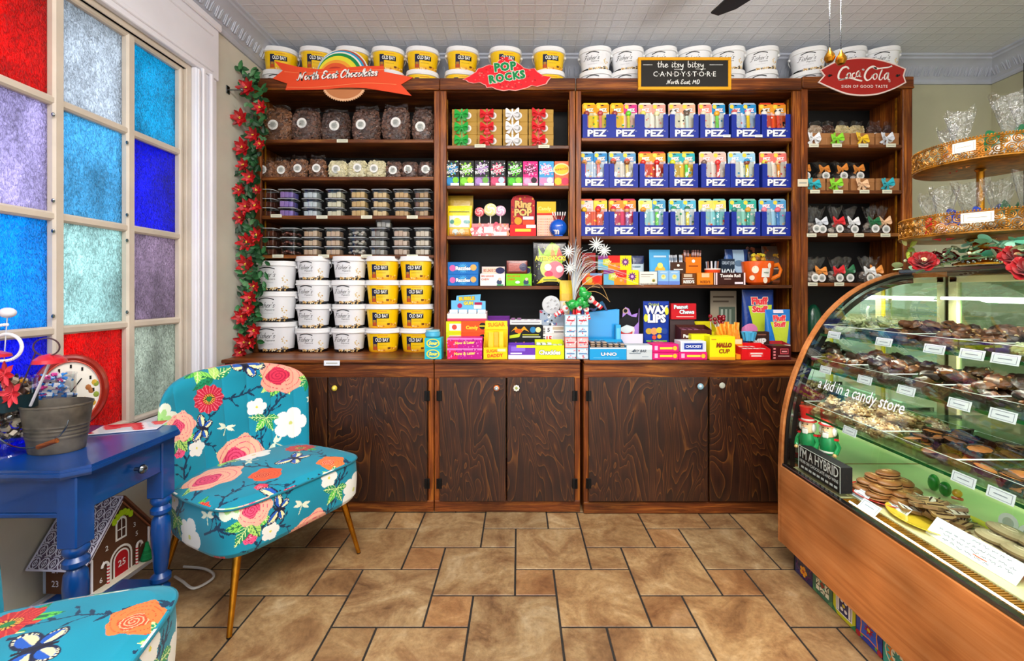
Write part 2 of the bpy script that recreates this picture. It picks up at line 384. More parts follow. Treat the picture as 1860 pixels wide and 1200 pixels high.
# pen-written letters: strokes on a 0..1 x-height, ascender 2, descender -0.9
G = {
 'a': (1.05, [[(.95, .85), (.6, 1.02), (.2, .75), (.1, .35), (.3, .02), (.6, .1), (.9, .6), (.95, .9), (.9, .3), (1.0, .02), (1.2, .15)]]),
 'b': (1.0, [[(.25, 2.0), (.2, 1.0), (.2, .1)], [(.2, .6), (.5, 1.0), (.9, .7), (.85, .2), (.45, .0), (.2, .2)]]),
 'c': (.85, [[(.85, .8), (.6, 1.02), (.2, .8), (.08, .4), (.3, .02), (.65, .05), (.95, .3)]]),
 'd': (1.05, [[(.9, .75), (.55, 1.0), (.15, .7), (.12, .2), (.45, 0), (.85, .4), (.95, 2.0), (.95, .1), (1.2, .15)]]),
 'e': (.85, [[(.1, .5), (.6, .6), (.75, .85), (.45, 1.02), (.12, .6), (.2, .1), (.55, .0), (.95, .3)]]),
 'f': (.75, [[(.9, 1.7), (.65, 2.0), (.4, 1.5), (.35, .5), (.25, -.6)], [(.05, .95), (.8, 1.05)]]),
 'h': (1.05, [[(.3, 1.95), (.2, 1.0), (.15, .0)], [(.2, .5), (.5, 1.0), (.8, .9), (.75, .2), (.9, .0), (1.1, .2)]]),
 'i': (.5, [[(.25, 1.0), (.2, .3), (.3, .0), (.55, .2)], [(.3, 1.4), (.33, 1.5)]]),
 'k': (1.0, [[(.25, 2.0), (.15, 0)], [(.8, 1.0), (.3, .55), (.6, .3), (.95, .0)]]),
 'l': (.5, [[(.25, .3), (.6, 1.4), (.5, 1.95), (.25, 1.6), (.15, .4), (.3, .0), (.6, .2)]]),
 'm': (1.5, [[(.1, .95), (.15, 0)], [(.15, .5), (.4, 1.0), (.65, .85), (.65, 0)], [(.65, .5), (.95, 1.0), (1.2, .85), (1.2, .1), (1.5, .15)]]),
 'n': (1.1, [[(.1, .95), (.15, 0)], [(.15, .5), (.5, 1.0), (.8, .85), (.8, .1), (1.05, .15)]]),
 'o': (1.0, [[(.6, 1.0), (.2, .8), (.1, .35), (.4, 0), (.75, .2), (.85, .65), (.6, 1.0), (.75, .85), (1.05, .9)]]),
 'p': (1.0, [[(.2, 1.0), (.15, 0), (.1, -.9)], [(.15, .5), (.5, 1.02), (.9, .7), (.7, .1), (.2, .1)]]),
 'r': (.8, [[(.15, .95), (.2, .0)], [(.2, .45), (.45, .95), (.8, .95)]]),
 's': (.8, [[(.75, .85), (.45, 1.02), (.2, .75), (.6, .4), (.55, .05), (.1, .08)]]),
 't': (.65, [[(.35, 1.7), (.25, .4), (.4, .0), (.7, .2)], [(.0, 1.1), (.7, 1.15)]]),
 'u': (1.1, [[(.15, 1.0), (.12, .3), (.4, 0), (.75, .4), (.85, 1.0), (.85, .1), (1.1, .15)]]),
 'y': (1.0, [[(.1, 1.0), (.2, .4), (.5, .3), (.8, .95)], [(.85, 1.0), (.75, -.2), (.45, -.85), (.1, -.6)]]),
 "'": (.35, [[(.2, 1.9), (.15, 1.5)]]),
 ',': (.4, [[(.2, .1), (.1, -.25)]]), '.': (.4, [[(.15, .05), (.2, .1)]]),
 ' ': (.7, []), '-': (.8, [[(.1, .5), (.7, .5)]]),
 'N': (1.9, [[(.0, .05), (.35, .1), (.5, 1.9)], [(.5, 1.9), (1.2, .0)], [(1.2, .0), (1.5, 1.7), (1.9, 1.95)]]),
 'E': (1.4, [[(1.2, 1.7), (.8, 2.0), (.35, 1.7), (.45, 1.15), (.8, 1.05), (.3, .9), (.1, .4), (.4, .0), (.9, .1), (1.25, .45)]]),
 'C': (1.5, [[(1.3, 1.5), (1.1, 2.0), (.5, 1.7), (.15, .8), (.4, .05), (.9, .0), (1.35, .45)]]),
 'F': (1.4, [[(.1, 1.6), (.3, 1.95), (1.5, 1.9)], [(.75, 1.9), (.6, .8), (.4, .0), (.0, .1)], [(.3, 1.0), (1.05, 1.05)]]),
 'P': (1.2, [[(.35, 1.8), (.2, 0)], [(.1, 1.7), (.7, 2.0), (1.1, 1.6), (.8, 1.05), (.3, 1.0)]]),
 'M': (1.8, [[(.1, 0), (.35, 1.9)], [(.35, 1.9), (.8, .7)], [(.8, .7), (1.3, 1.9)], [(1.3, 1.9), (1.5, 0)]]),
 'D': (1.4, [[(.25, 1.9), (.2, .0)], [(.05, 1.85), (.8, 1.9), (1.2, 1.0), (.8, .05), (.1, .0)]]),
}
def crom(pts, k=5):
 P = [pts[0]] + list(pts) + [pts[-1]]; out = []
 D = len(pts[0])
 for i in range(1, len(P) - 2):
  for j in range(k):
   t = j / k
   out.append(tuple(0.5 * ((2 * P[i][d]) + (-P[i - 1][d] + P[i + 1][d]) * t + (2 * P[i - 1][d] - 5 * P[i][d] + 4 * P[i + 1][d] - P[i + 2][d]) * t * t + (-P[i - 1][d] + 3 * P[i][d] - 3 * P[i + 1][d] + P[i + 2][d]) * t ** 3) for d in range(D)))
 out.append(tuple(pts[-1])); return out
def ribbon(mb, pts, w, fn, col, pen=0.0, yoff=0.0):
 """flat stroke of width w along 2-D points (x,z); pen>0 thins sideways strokes"""
 n = len(pts); vs = []
 for i, p in enumerate(pts):
  a = pts[max(i - 1, 0)]; b = pts[min(i + 1, n - 1)]
  tx, tz = b[0] - a[0], b[1] - a[1]; L = math.hypot(tx, tz) or 1e-9; tx /= L; tz /= L
  ww = w * (1 - pen * abs(tx * .8 + tz * .6) ** 2 if pen and tz > 0 else 1)
  for sg in (1, -1):
   x = p[0] - tz * ww / 2 * sg; z = p[1] + tx * ww / 2 * sg
   vs.append((x, (fn(x, z) if fn else yoff), z))
 fs = [(2 * i, 2 * i + 1, 2 * i + 3, 2 * i + 2) for i in range(n - 1)]
 V = vs; f = []
 for q in fs: f.append(q)
 mb.add(vs, f, col)
 # round ends
 for i in (0, n - 1):
  c = pts[i]; k = 6; ring = []
  for j in range(k): x = c[0] + math.cos(2 * PI * j / k) * w * .48; z = c[1] + math.sin(2 * PI * j / k) * w * .48; ring.append((x, (fn(x, z) if fn else yoff), z))
  mb.add(ring, [tuple(range(k))], col)
def script(mb, s, size, cx, cz, w, col, slant=.3, fn=None, rot=0.0, pen=0.4, y=0.0, arc=0.0, gap=.08, sx=1.0, k=4):
 tot = sum(G[c][0] + gap for c in s); x = -tot / 2
 cr, sr = math.cos(rot), math.sin(rot)
 for c in s:
  wd, st = G[c]
  for q in st:
   pts = []
   for a, b in (crom(q, k) if len(q) > 2 else q):
    X = (x + a + (b - .6) * slant) * size * sx; Z = (b - .6) * size + arc * (1 - (x * 2 / tot) ** 2)
    pts.append((cx + X * cr - Z * sr, cz + X * sr + Z * cr))
   ribbon(mb, pts, w, fn, col, pen, y)
  x += wd + gap
# ================================================================ THE ROOM
XL, XR, YB, YF, ZC = -1.83, 3.6, 3.38, -2.6, 3.08
# floor: hopscotch of 0.366 m tiles and 0.183 m insets, one mesh
def floor_tiles():
 m, nt, b = newmat('floor_tile')
 a = nd(nt, 'ShaderNodeAttribute'); a.attribute_name = 'Col'
 mp = mapping(nt, (1, 1, 1))
 n = nd(nt, 'ShaderNodeTexNoise', Scale=4.5, Detail=8.0, Roughness=0.68, Distortion=0.8); nt.links.new(mp.outputs[0], n.inputs['Vector'])
 r = ramp(nt, [(0.28, '#6e4c30'), (0.42, '#946e48'), (0.55, '#b08e62'), (0.72, '#cdb28a')]); nt.links.new(n.outputs[0], r.inputs[0])
 n2 = nd(nt, 'ShaderNodeTexNoise', Scale=38.0, Detail=6.0, Roughness=0.75); nt.links.new(mp.outputs[0], n2.inputs['Vector'])
 r2 = ramp(nt, [(0.3, '#b0a8a2'), (0.6, '#ffffff')]); nt.links.new(n2.outputs[0], r2.inputs[0])
 mx = nt.nodes.new('ShaderNodeMix'); mx.data_type = 'RGBA'; mx.blend_type = 'MULTIPLY'; mx.inputs[0].default_value = 0.6
 nt.links.new(r.outputs[0], mx.inputs[6]); nt.links.new(r2.outputs[0], mx.inputs[7])
 mx2 = nt.nodes.new('ShaderNodeMix'); mx2.data_type = 'RGBA'; mx2.blend_type = 'MULTIPLY'; mx2.inputs[0].default_value = 1.0
 nt.links.new(mx.outputs[2], mx2.inputs[6]); nt.links.new(a.outputs['Color'], mx2.inputs[7]); nt.links.new(mx2.outputs[2], b.inputs['Base Color'])
 b.inputs['Roughness'].default_value = 0.42
 bump(nt, b, n.outputs[0], 0.003, 0.5)
 mb = MB(); rr = random.Random(3)
 u = 0.1832; g = 0.0045
 # anchor: an inset's corner measured on the floor at X=-0.012, Y=2.133
 ox, oy = PX(936, FPX * CAM_H / (1033.5 - VY)), FPX * CAM_H / (1033.5 - VY)
 for i in range(-22, 24):
  for j in range(-22, 24):
   # lattice (2,1),( -1,2); mirrored in Y
   X = ox + u * (2 * i - 1 * j); Y = oy + u * (1 * i + 2 * j)
   if X < XL - .6 or X > XR or Y < YF - .5 or Y > YB + .5: continue
   for (x0, y0, w) in ((X, Y - u, u), (X + u, Y - 2 * u, 2 * u)):
    x1, y1 = x0 + w, y0 + w
    x0c, x1c, y0c, y1c = max(x0 + g, XL - .1), min(x1 - g, XR), max(y0 + g, YF), min(y1 - g, YB)
    if x1c - x0c < .004 or y1c - y0c < .004: continue
    t = rr.uniform(.82, 1.06); wv = rr.uniform(-.05, .05)
    cc = (t * (1 + wv), t, t * (1 - wv * 1.2))
    if w < .2 and rr.random() < .35: cc = (t * .92, t * .78, t * .7)
    mb.box(x0c, x1c, y0c, y1c, -0.004, 0.0, .0015, cc)
 fl = mb.build('floor', m, smooth=False); struct(fl)
 g_ = MB('#5b5450'); g_.box(XL - .2, XR + .2, YF, YB + .2, -.06, -.003)
 struct(g_.build('floor_grout', plain('grout', '#6a625a', .9, var=.2, vscale=20)))
floor_tiles()
# ceiling: pressed tin, white
def tin():
 m, nt, b = newmat('pressed_tin')
 mp = mapping(nt, (1, 1, 1)); br = nt.nodes.new('ShaderNodeTexBrick'); br.offset = 0.0
 br.inputs['Scale'].default_value = 1.0; br.inputs['Brick Width'].default_value = 0.10; br.inputs['Row Height'].default_value = 0.075
 br.inputs['Mortar Size'].default_value = 0.006; br.inputs['Mortar Smooth'].default_value = 1.0
 br.inputs['Color1'].default_value = (0, 0, 0, 1); br.inputs['Color2'].default_value = (0, 0, 0, 1); br.inputs['Mortar'].default_value = (1, 1, 1, 1)
 nt.links.new(mp.outputs[0], br.inputs['Vector'])
 mp2 = mapping(nt, (60, 22, 22)); n = nd(nt, 'ShaderNodeTexNoise', Scale=2.0, Detail=3.0); nt.links.new(mp2.outputs[0], n.inputs['Vector'])
 ad = nd(nt, 'ShaderNodeMath', operation='ADD'); sc_ = nd(nt, 'ShaderNodeMath', operation='MULTIPLY'); sc_.inputs[1].default_value = 0.7
 nt.links.new(n.outputs[0], sc_.inputs[0]); nt.links.new(br.outputs[0], ad.inputs[0]); nt.links.new(sc_.outputs[0], ad.inputs[1])
 bump(nt, b, ad.outputs[0], 0.006, 0.55)
 b.inputs['Base Color'].default_value = (*lin('#e2e7f0'), 1); b.inputs['Roughness'].default_value = 0.38
 return m
TIN = tin()
mb = MB(); mb.box(XL - .2, XR + .2, YF, YB + .2, ZC, ZC + .1); struct(mb.build('ceiling', TIN))
CREAM = plain('cream_wall', '#e9e7e0', .7, var=.04, vscale=3)
YELW = plain('pale_yellow_wall', '#dfdece', .7, var=.03, vscale=3)
mb = MB(); mb.box(XL - .2, XR + .2, YB, YB + .12, 0, ZC); struct(mb.build('wall_back', YELW))
mb = MB(); mb.box(XR, XR + .12, YF, YB, 0, ZC); struct(mb.build('wall_right', YELW))
# left wall around the window opening
WY0, WY1, WZ0, WZ1 = 0.80, 2.44, 0.71, 2.56
mb = MB(); mb.box(XL - .2, XL, YF, YB, 0, WZ0); mb.box(XL - .2, XL, YF, YB, WZ1, ZC); mb.box(XL - .2, XL, YF, WY0, WZ0, WZ1); mb.box(XL - .2, XL, WY1, YB, WZ0, WZ1)
struct(mb.build('wall_left', CREAM))
# cornices: cove profile with raised plaster flutes
PLAST = plain('plaster_white', '#dcdfe6', .5, var=.03)
def cornice(name, length, mat4):
 mb = MB(); mb.setm(mat4)
 prof = [(0, -.17), (.012, -.17), (.02, -.155), (.02, -.14), (.035, -.125), (.05, -.09), (.075, -.06), (.10, -.035), (.115, -.03), (.12, -.018), (.135, -.012), (.135, 0), (0, 0)]
 vs = []; fs = []; n = len(prof)
 for t in (0, length):
  for a, b in prof: vs.append((t, -a, b))
 for i in range(n): fs.append((i, (i + 1) % n, n + (i + 1) % n, n + i))
 mb.add(vs, fs)
 k = int(length / .075)
 for i in range(k):
  x = (i + .5) * length / k
  pts = [(x + .028 * math.cos(q) , -.04 - .05 * math.sin(q) * .9, -.125 + .105 * math.sin(q)) for q in [j * PI / 8 for j in range(9)]]
  mb.tube(pts, .006, 5)
  pts = [(x + .016 * math.cos(q) , -.042 - .042 * math.sin(q) * .9, -.12 + .085 * math.sin(q)) for q in [j * PI / 8 for j in range(9)]]
  mb.tube(pts, .004, 5)
 return struct(mb.build(name, PLAST))
cornice('trim_1', XR - XL, Matrix.Translation((XL, YB, ZC)))
cornice('trim_2', YB - YF, Matrix.Translation((XL, YF, ZC)) @ Matrix.Rotation(PI / 2, 4, 'Z'))
cornice('trim_3', YB - YF, Matrix.Translation((XR, YB, ZC)) @ Matrix.Rotation(-PI / 2, 4, 'Z'))
# baseboard and panelling below the window
mb = MB(); mb.box(XL, XL + .018, YF, 2.64, 0, .15, .004); mb.box(XL, XL + .026, YF, 2.64, .15, .165, .004); struct(mb.build('baseboard_left', WHITEP))
mb = MB(); mb.box(XR - .02, XR, YF, YB, 0, .15, .004); struct(mb.build('baseboard_right', WHITEP))
# window casing
win = bpy.data.objects.new('window_1', None); C.objects.link(win); struct(win)
mb = MB()
mb.box(XL, XL + .03, WY1 + .03, 2.64, 0.0, WZ1 + .029, .004)           # far pilaster
mb.box(XL + .03, XL + .045, WY1 + .03, WY1 + .05, WZ0 - .05, WZ1 + .02, .004)
mb.box(XL + .03, XL + .05, WY1 + .06, WY1 + .085, 0.0, 2.60, .006)
mb.box(XL + .03, XL + .05, WY1 + .125, WY1 + .15, 0.0, 2.60, .006)
mb.box(XL, XL + .034, .5, 2.652, WZ1 + .03, 2.93, .004)           # head board
mb.box(XL + .03, XL + .05, .5, 2.66, 2.885, 2.93, .008)
mb.box(XL + .03, XL + .042, .5, 2.60, WZ1 + .06, WZ1 + .085, .004)
mb.box(XL + .03, XL + .042, .5, 2.60, 2.83, 2.85, .004)
mb.box(XL, XL + .03, .5, WY0 - .03, 0.0, WZ1 + .029, .004)
mb.build('casing', WHITEP, win)
mb = MB(); mb.box(XL - .15, XL + .05, .6, 2.6, WZ0 - .035, WZ0, .006); mb.box(XL, XL + .02, .6, 2.56, WZ0 - .12, WZ0 - .035, .004); mb.build('sill', WHITEP, win)
ys = [0.786, 1.116, 1.446, 1.776, 2.106, 2.436]; zs = [WZ0, 1.18, 1.636, 2.095, WZ1]
mb = MB()
for i, y in enumerate(ys):
 w = .022 if 0 < i < 5 else .03
 mb.box(XL - .075, XL - .01, y - (w if i else -.002), y + (w if i < 5 else -.002), WZ0 + .001, WZ1 - .001, .008)
for i, z in enumerate(zs):
 w = .018 if 0 < i < 4 else .022
 mb.box(XL - .07, XL - .014, ys[0], ys[-1], z - w, z + w, .008)
mb.box(XL - .12, XL + .003, WY1 - .004, WY1 + .03, WZ0, WZ1 + .03, .003); mb.box(XL - .12, XL + .0025, WY0 - .03, WY1 + .029, WZ1, WZ1 + .029, .003)
SASH = plain('sash_paint', '#e6e0d8', .5, var=.05, vscale=5)
mb.build('window_frame', SASH, win)
def panemat(name, col, sc=52):
 """hammered, coloured glass: refracts the street and has light and dark refraction ripples painted into its colour"""
 m, nt, b = newmat(name)
 b.inputs['Transmission Weight'].default_value = 0.9; b.inputs['Roughness'].default_value = .08; b.inputs['IOR'].default_value = 1.45
 mp = mapping(nt, (1, 1.5, .75)); n = nd(nt, 'ShaderNodeTexNoise', Scale=float(sc), Detail=1.5, Distortion=2.2); nt.links.new(mp.outputs[0], n.inputs['Vector'])
 bump(nt, b, n.outputs[0], 0.03, 1.0)
 n2 = nd(nt, 'ShaderNodeTexNoise', Scale=4.0, Detail=3.0); nt.links.new(mp.outputs[0], n2.inputs['Vector'])
 c = lin(col); r = ramp(nt, [(0.3, tuple(x * .75 for x in c)), (0.7, tuple(min(1, x * 1.0 + .02) for x in c))]); nt.links.new(n2.outputs[0], r.inputs[0])
 rp = ramp(nt, [(0.38, '#bcbcbc'), (0.5, '#e6e6e6'), (0.58, '#ffffff')]); nt.links.new(n.outputs[0], rp.inputs[0])  # ripple tones painted into the colour for the look of refracted light
 mm = nt.nodes.new('ShaderNodeMix'); mm.data_type = 'RGBA'; mm.blend_type = 'MULTIPLY'; mm.inputs[0].default_value = 1.0
 nt.links.new(r.outputs[0], mm.inputs[6]); nt.links.new(rp.outputs[0], mm.inputs[7]); nt.links.new(mm.outputs[2], b.inputs['Base Color'])
 out = nt.nodes['Material Output']; tl = nt.nodes.new('ShaderNodeBsdfTranslucent'); mx = nt.nodes.new('ShaderNodeMixShader'); mx.inputs[0].default_value = .5
 nt.links.new(mm.outputs[2], tl.inputs[0]); nt.links.new(b.outputs[0], mx.inputs[1]); nt.links.new(tl.outputs[0], mx.inputs[2]); nt.links.new(mx.outputs[0], out.inputs[0])
 for l in list(b.inputs['Normal'].links): nt.links.new(l.from_socket, tl.inputs['Normal'])
 return m
PC = {'red': '#ee1030', 'lav': '#e4def2', 'azure': '#2cccf4', 'royal': '#2058ee', 'clear': '#e0e4e8', 'sky': '#a6daee', 'aqua': '#dceeec', 'teal': '#38daf0', 'mauve': '#d2c6d2', 'pale': '#dee2da'}
PM = {k: panemat('pane_glass_' + k, v) for k, v in PC.items()}
cols = [['sky', 'clear', 'teal', 'azure'], ['pale', 'red', 'sky', 'mauve'], ['royal', 'azure', 'lav', 'red'], ['red', 'aqua', 'sky', 'clear'], ['pale', 'mauve', 'royal', 'teal']]
PL = {'red': 'red pane of textured glass', 'lav': 'lavender pane', 'azure': 'azure blue pane', 'royal': 'deep blue pane', 'clear': 'clear pane', 'sky': 'light blue pane', 'aqua': 'pale aqua pane', 'teal': 'teal pane', 'mauve': 'mauve pane', 'pale': 'pale grey pane'}
for i in range(5):
 for j in range(4):
  mb = MB(); mb.box(XL - .045, XL - .038, ys[i] + .015, ys[i + 1] - .015, zs[j] + .012, zs[j + 1] - .012)
  o = mb.build('pane', PM[cols[i][j]], win); o['label'] = PL[cols[i][j]]
mb = MB()
for i in range(2, 6):
 for z in (zs[1] + .06, zs[2] + .06, zs[2] - .06, zs[3] - .06):
  if i < 5: mb.ball((XL - .008, ys[i] - .028, z), (.006, .006, .009), 6, 4)
mb.build('glazing_clip', STEEL, win)
# outside: pavement and the shopfront across the street, seen blurred through the panes
mb = MB(); mb.box(-14, XL - .25, -8, 14, -.2, -.05); struct(mb.build('pavement', plain('asphalt', '#6c6c70', .9)))
mb = MB(); 
for k in range(14):
 y = -8 + k * 1.9; mb.box(-12.2, -12, y, y + 1.0, 0, 5.2 + (k % 3)); mb.box(-12.2, -12, y + 1.0, y + 1.9, 0, .9); mb.box(-12.2, -12, y + 1.0, y + 1.9, 2.2, 3.2); mb.box(-12.2, -12, y + 1.0, y + 1.9, 4.6, 5.2)
struct(mb.build('exterior_facade', plain('brick_facade', '#b8b4b0', .9, var=.3, vscale=2)))
# hold-back hook on the wall
mb = MB(); mb.tube([(XL, 2.78, 2.60), (XL + .05, 2.78, 2.60), (XL + .09, 2.78, 2.60)], .005, 6); mb.ball((XL + .09, 2.78, 2.60), .012, 8, 6); mb.box(XL, XL + .006, 2.765, 2.795, 2.575, 2.625, .001)
tag(mb.build('curtain_hook', STEEL), 'small metal curtain hook on the cream wall beside the window', 'hook')
# fan above: one blade reaches into view; its two pull chains hang before the bookcases
fan = thing('ceiling_fan', 'dark bladed ceiling fan hanging from the white tin ceiling', 'ceiling fan', (1.38, 1.95, 0))
mb = MB(); mb.lathe([(.02, 3.08), (.06, 3.07), (.06, 3.03), (.02, 3.01), (.02, 2.97), (.09, 2.95), (.11, 2.92), (.11, 2.82), (.07, 2.78), (.03, 2.76)], 20); mb.build('motor', BLACKM, fan)
BL = plain('fan_blade_wood', '#2a1e1a', .45)
for k in range(4):
 a = math.radians(122 + 90 * k); mb = MB(); mb.at((0, 0, 2.865), a, math.radians(8))
 mb.prism([(.08, -.015), (.16, -.03), (.48, -.05), (.57, -.025), (.585, .02), (.48, .05), (.16, .03), (.08, .015)], -.004, .004, 'xy'); mb.build('blade', BL, fan)
for dx, dy, zb in ((.0, .02, 2.385), (.036, -.0, 2.365)):
 mb = MB()
 z = 2.78
 while z > zb + .03: mb.ball((dx, dy, z), .0028, 6, 4); z -= .0075
 ch = mb.build('pull_chain', STEEL, fan)
 mb = MB(); mb.lathe([(.001, .035), (.005, .03), (.008, .02), (.02, 0), (.022, -.012), (.014, -.028), (.001, -.032)], 14, dx, dy, zb); mb.build('pendant', GOLD, ch)
lk = MB('#f4efe4'); lk.ball((0, 0, 2.72), (.055, .055, .045), 16, 10)
gm, gnt, gb = newmat('lit_frosted_globe'); gb.inputs['Emission Color'].default_value = (1, .93, .82, 1); gb.inputs['Emission Strength'].default_value = 6; gb.inputs['Base Color'].default_value = (.9, .88, .82, 1)
lk.build('light_globe', gm, fan)
def bulb(loc, power, r=.06, col=(1, .95, .88)):
 l = bpy.data.lights.new('bulb', 'POINT'); l.energy = power; l.shadow_soft_size = r; l.color = col; o = bpy.data.objects.new('bulb', l); C.objects.link(o); o.location = loc
bulb((1.38, 1.95, 2.66), 17)
# ================================================================ BOOKCASES AND BASE CABINETS
YC = 2.68      # front of the base cabinets
YS = 3.00      # front of the bookcases
ZCT = 0.925    # counter top
S_Z = lambda py: PZ(py, YS)
def bookcase(name, label, px0, px1, pin0, pin1, shelves, ytop=143, side_l=True, side_r=True, zb=ZCT):
 x0, x1, a, b = PX(px0, YS), PX(px1, YS), PX(pin0, YS), PX(pin1, YS)
 zt = S_Z(ytop); root = thing(name, label, 'bookcase', ((x0 + x1) / 2, YS, zb)); cx = (x0 + x1) / 2
 def P(mb, nm, mat, **k): return mb.build(nm, mat, root, (-cx, -YS, -zb), **k)
 for (s0, s1) in ((x0, a), (b, x1)):
  mb = MB(); mb.box(s0 + .0008, s1 - .0008, YS, YS + .022, zb, zt - .075, .003); P(mb, 'stile', WZ)
 for (s0, s1) in ((x0, x0 + .016), (x1 - .016, x1)):
  mb = MB(); mb.box(s0 + .0008, s1 - .0008, YS + .022, YB - .01, zb, zt - .075, .002); P(mb, 'side_panel', WZ)
 mb = MB(); mb.box(x0 + .001, x1 - .001, YS - .012, YS + .012, zt - .075, zt, .004); mb.box(x0 + .003, x1 - .003, YS - .018, YS + .006, zt - .082, zt - .068, .003); P(mb, 'top_rail', WX)
 mb = MB(); mb.box(x0 + .001, x1 - .001, YS + .012, YB - .004, zt - .085, zt - .067); P(mb, 'top_board', WX)
 mb = MB(); mb.box(x0 + .016, x1 - .016, YB - .03, YB - .012, zb, zt - .085); P(mb, 'back_panel', WDARK)
 for z in shelves:
  mb = MB(); mb.box(x0 + .018, x1 - .018, YS + .024, YB - .03, z - .024, z, .002); mb.box(a + .001, b - .001, YS + .004, YS + .024, z - .024, z, .003); P(mb, 'shelf', WY)
 mb = MB()
 for xx in (a - .001, b + .001):
  sg = 1 if xx < cx else -1
  mb = MB(); mb.box(xx - .002, xx + .002, YS + .05, YS + .062, zb + .04, zt - .12)
  P(mb, 'shelf_standard', OLDGOLD)
 return root
SH1 = [S_Z(252.5), S_Z(320.5), S_Z(391), S_Z(462.5)]
SH2 = [S_Z(263.5), S_Z(336.5), S_Z(428), S_Z(519)]
SH3 = [S_Z(249.5), S_Z(340), S_Z(428), S_Z(517)]
SH4 = [S_Z(262), S_Z(345), S_Z(423), S_Z(513.5)]
bookcase('bookcase', 'dark stained wooden bookcase holding chocolate bags and popcorn tubs, beside the poinsettia garland', 459, 799, 474, 788, SH1)
bookcase('bookcase', 'narrow dark wooden bookcase with gold gift boxes on its top shelf', 799, 1045, 811, 1034, SH2)
bookcase('bookcase', 'wide dark wooden bookcase filled with rows of blue dispenser displays', 1046, 1455, 1056, 1440, SH3)
bookcase('bookcase', 'narrow dark wooden bookcase under the red oval sign, nearest the display case', 1456, 1658, 1468, 1640, SH4, ytop=140)
base_late = True
KNOBS = {}
def knob(kind):
 mb = MB()
 if kind == 'yellow': mb.ball((0, -.022, 0), (.017, .012, .017), 16, 8, '#d8c23c'); mb.ball((0, -.032, 0), (.008, .004, .008), 10, 6, '#efe27a')
 elif kind == 'orange_ring':
  mb.ball((0, -.02, 0), (.019, .011, .019), 16, 8, '#c96a2c'); mb.ball((0, -.028, 0), (.013, .006, .013), 12, 6, '#e8e6e0')
  for k in range(6): mb.ball((.008 * math.cos(k * PI / 3), -.034, .008 * math.sin(k * PI / 3)), (.003, .002, .003), 6, 4, '#2a7fa0')
 elif kind == 'flower':
  for k in range(8): mb.ball((.013 * math.cos(k * PI / 4), -.022, .013 * math.sin(k * PI / 4)), (.007, .006, .007), 8, 5, '#e6e6da')
  mb.ball((0, -.026, 0), (.007, .006, .007), 10, 6, '#9aa64a')
 elif kind == 'blue': mb.ball((0, -.022, 0), (.019, .013, .019), 16, 8, '#8fb7c9'); mb.ball((-.004, -.032, .004), (.008, .004, .008), 8, 5, '#e4f0f4')
 else: mb.lathe([(.0, 0), (.016, 0), (.018, .004), (.014, .009), (.0, .011)], 16); mb.v = [(x, -z - .02, y) for x, y, z in mb.v]; mb.c = [lin('#b7bcae')] * len(mb.c)
 mb.tube([(0, 0, 0), (0, -.02, 0)], .006, 8, '#888078')
 return mb
def base_cabinet(label, px0, px1, doors, yc=YC, zct=ZCT, top_px0=None, rail_l=0, bottom=0.0):
 x0, x1 = PX(px0, yc), PX(px1, yc); cx = (x0 + x1) / 2
 root = thing('base_cabinet', label, 'cabinet', (cx, yc, 0))
 def P(mb, nm, mat, par=root, loc=None): return mb.build(nm, mat, par, loc if loc else ((-cx, -yc, 0) if par is root else None))
 tz = zct - .022
 tx0 = PX(top_px0, yc) if top_px0 else x0
 mb = MB(); mb.box(tx0 + .001, x1 - .001, yc - .018, YB - .012, tz, zct, .005); P(mb, 'worktop', WX)
 mb = MB(); mb.box(x0 + .001, x1 - .001, yc, yc + .02, tz - .092, tz, .002); P(mb, 'top_rail', WX)
 mb = MB(); mb.box(x0 + .001, x1 - .001, yc, yc + .02, 0.003, .072, .003); P(mb, 'plinth_rail', WX)
 for s0, s1 in ((x0, x0 + .035), (x1 - .035, x1)):
  mb = MB(); mb.box(s0 + .001, s1 - .001, yc + .0005, yc + .0195, .072, tz - .092, .002); P(mb, 'stile', WZ)
  mb = MB(); q = (x0 if s0 == x0 else x1 - .016); mb.box(q + .001, q + .015, yc + .02, YB - .014, .003, tz - .001); P(mb, 'side_panel', WZ)
 mb = MB(); mb.box(x0 + .017, x1 - .017, yc + .021, YB - .014, .06, .075); P(mb, 'floor_board', WX)
 for (d0, d1, kx, kz, kn, hinge) in doors:
  a, b = PX(d0, yc - .018), PX(d1, yc - .018)
  z0, z1 = PZ(908, yc), PZ(684, yc)
  dcx = a if hinge == 'l' else b
  dmb = MB(); dmb.box(a - dcx, b - dcx, -.020, -.001, 0, z1 - z0, .003)
  d = dmb.build('door', PLY, root, (dcx - cx, 0, z0))
  km = knob(kn); k = km.build('knob', GLOSSY, d, (PX(kx, yc - .03) - dcx, -.02, PZ(kz, yc - .03) - z0)); k['label'] = {'yellow': 'yellow ceramic knob', 'orange_ring': 'painted ceramic knob with orange rim', 'flower': 'white flower shaped knob', 'blue': 'pale blue glass knob', 'grey': 'grey metal knob'}[kn]
  for hz in (.11, z1 - z0 - .11):
   hb = MB(); sx = -1 if hinge == 'l' else 1
   hb.box(-.004 - .012, .004 + .012, -.026, -.020, hz - .03, hz + .03, .001); hb.tube([(sx * .005, -.024, hz - .028), (sx * .005, -.024, hz + .028)], .006, 8)
   hb.build('hinge', BLACKM, d)
 return root
b1 = base_cabinet('dark plywood base cabinet half hidden behind the floral chair, under the popcorn tubs', 408, 788, [(420, 594, 480, 704, 'grey', 'l'), (596, 776, 609, 704, 'yellow', 'r')], top_px0=404)
b2 = base_cabinet('dark plywood base cabinet with an orange-rimmed and a flower knob, in the middle', 789, 1054, [(798, 919, 902, 704, 'orange_ring', 'l'), (921, 1044, 938, 704, 'flower', 'r')])
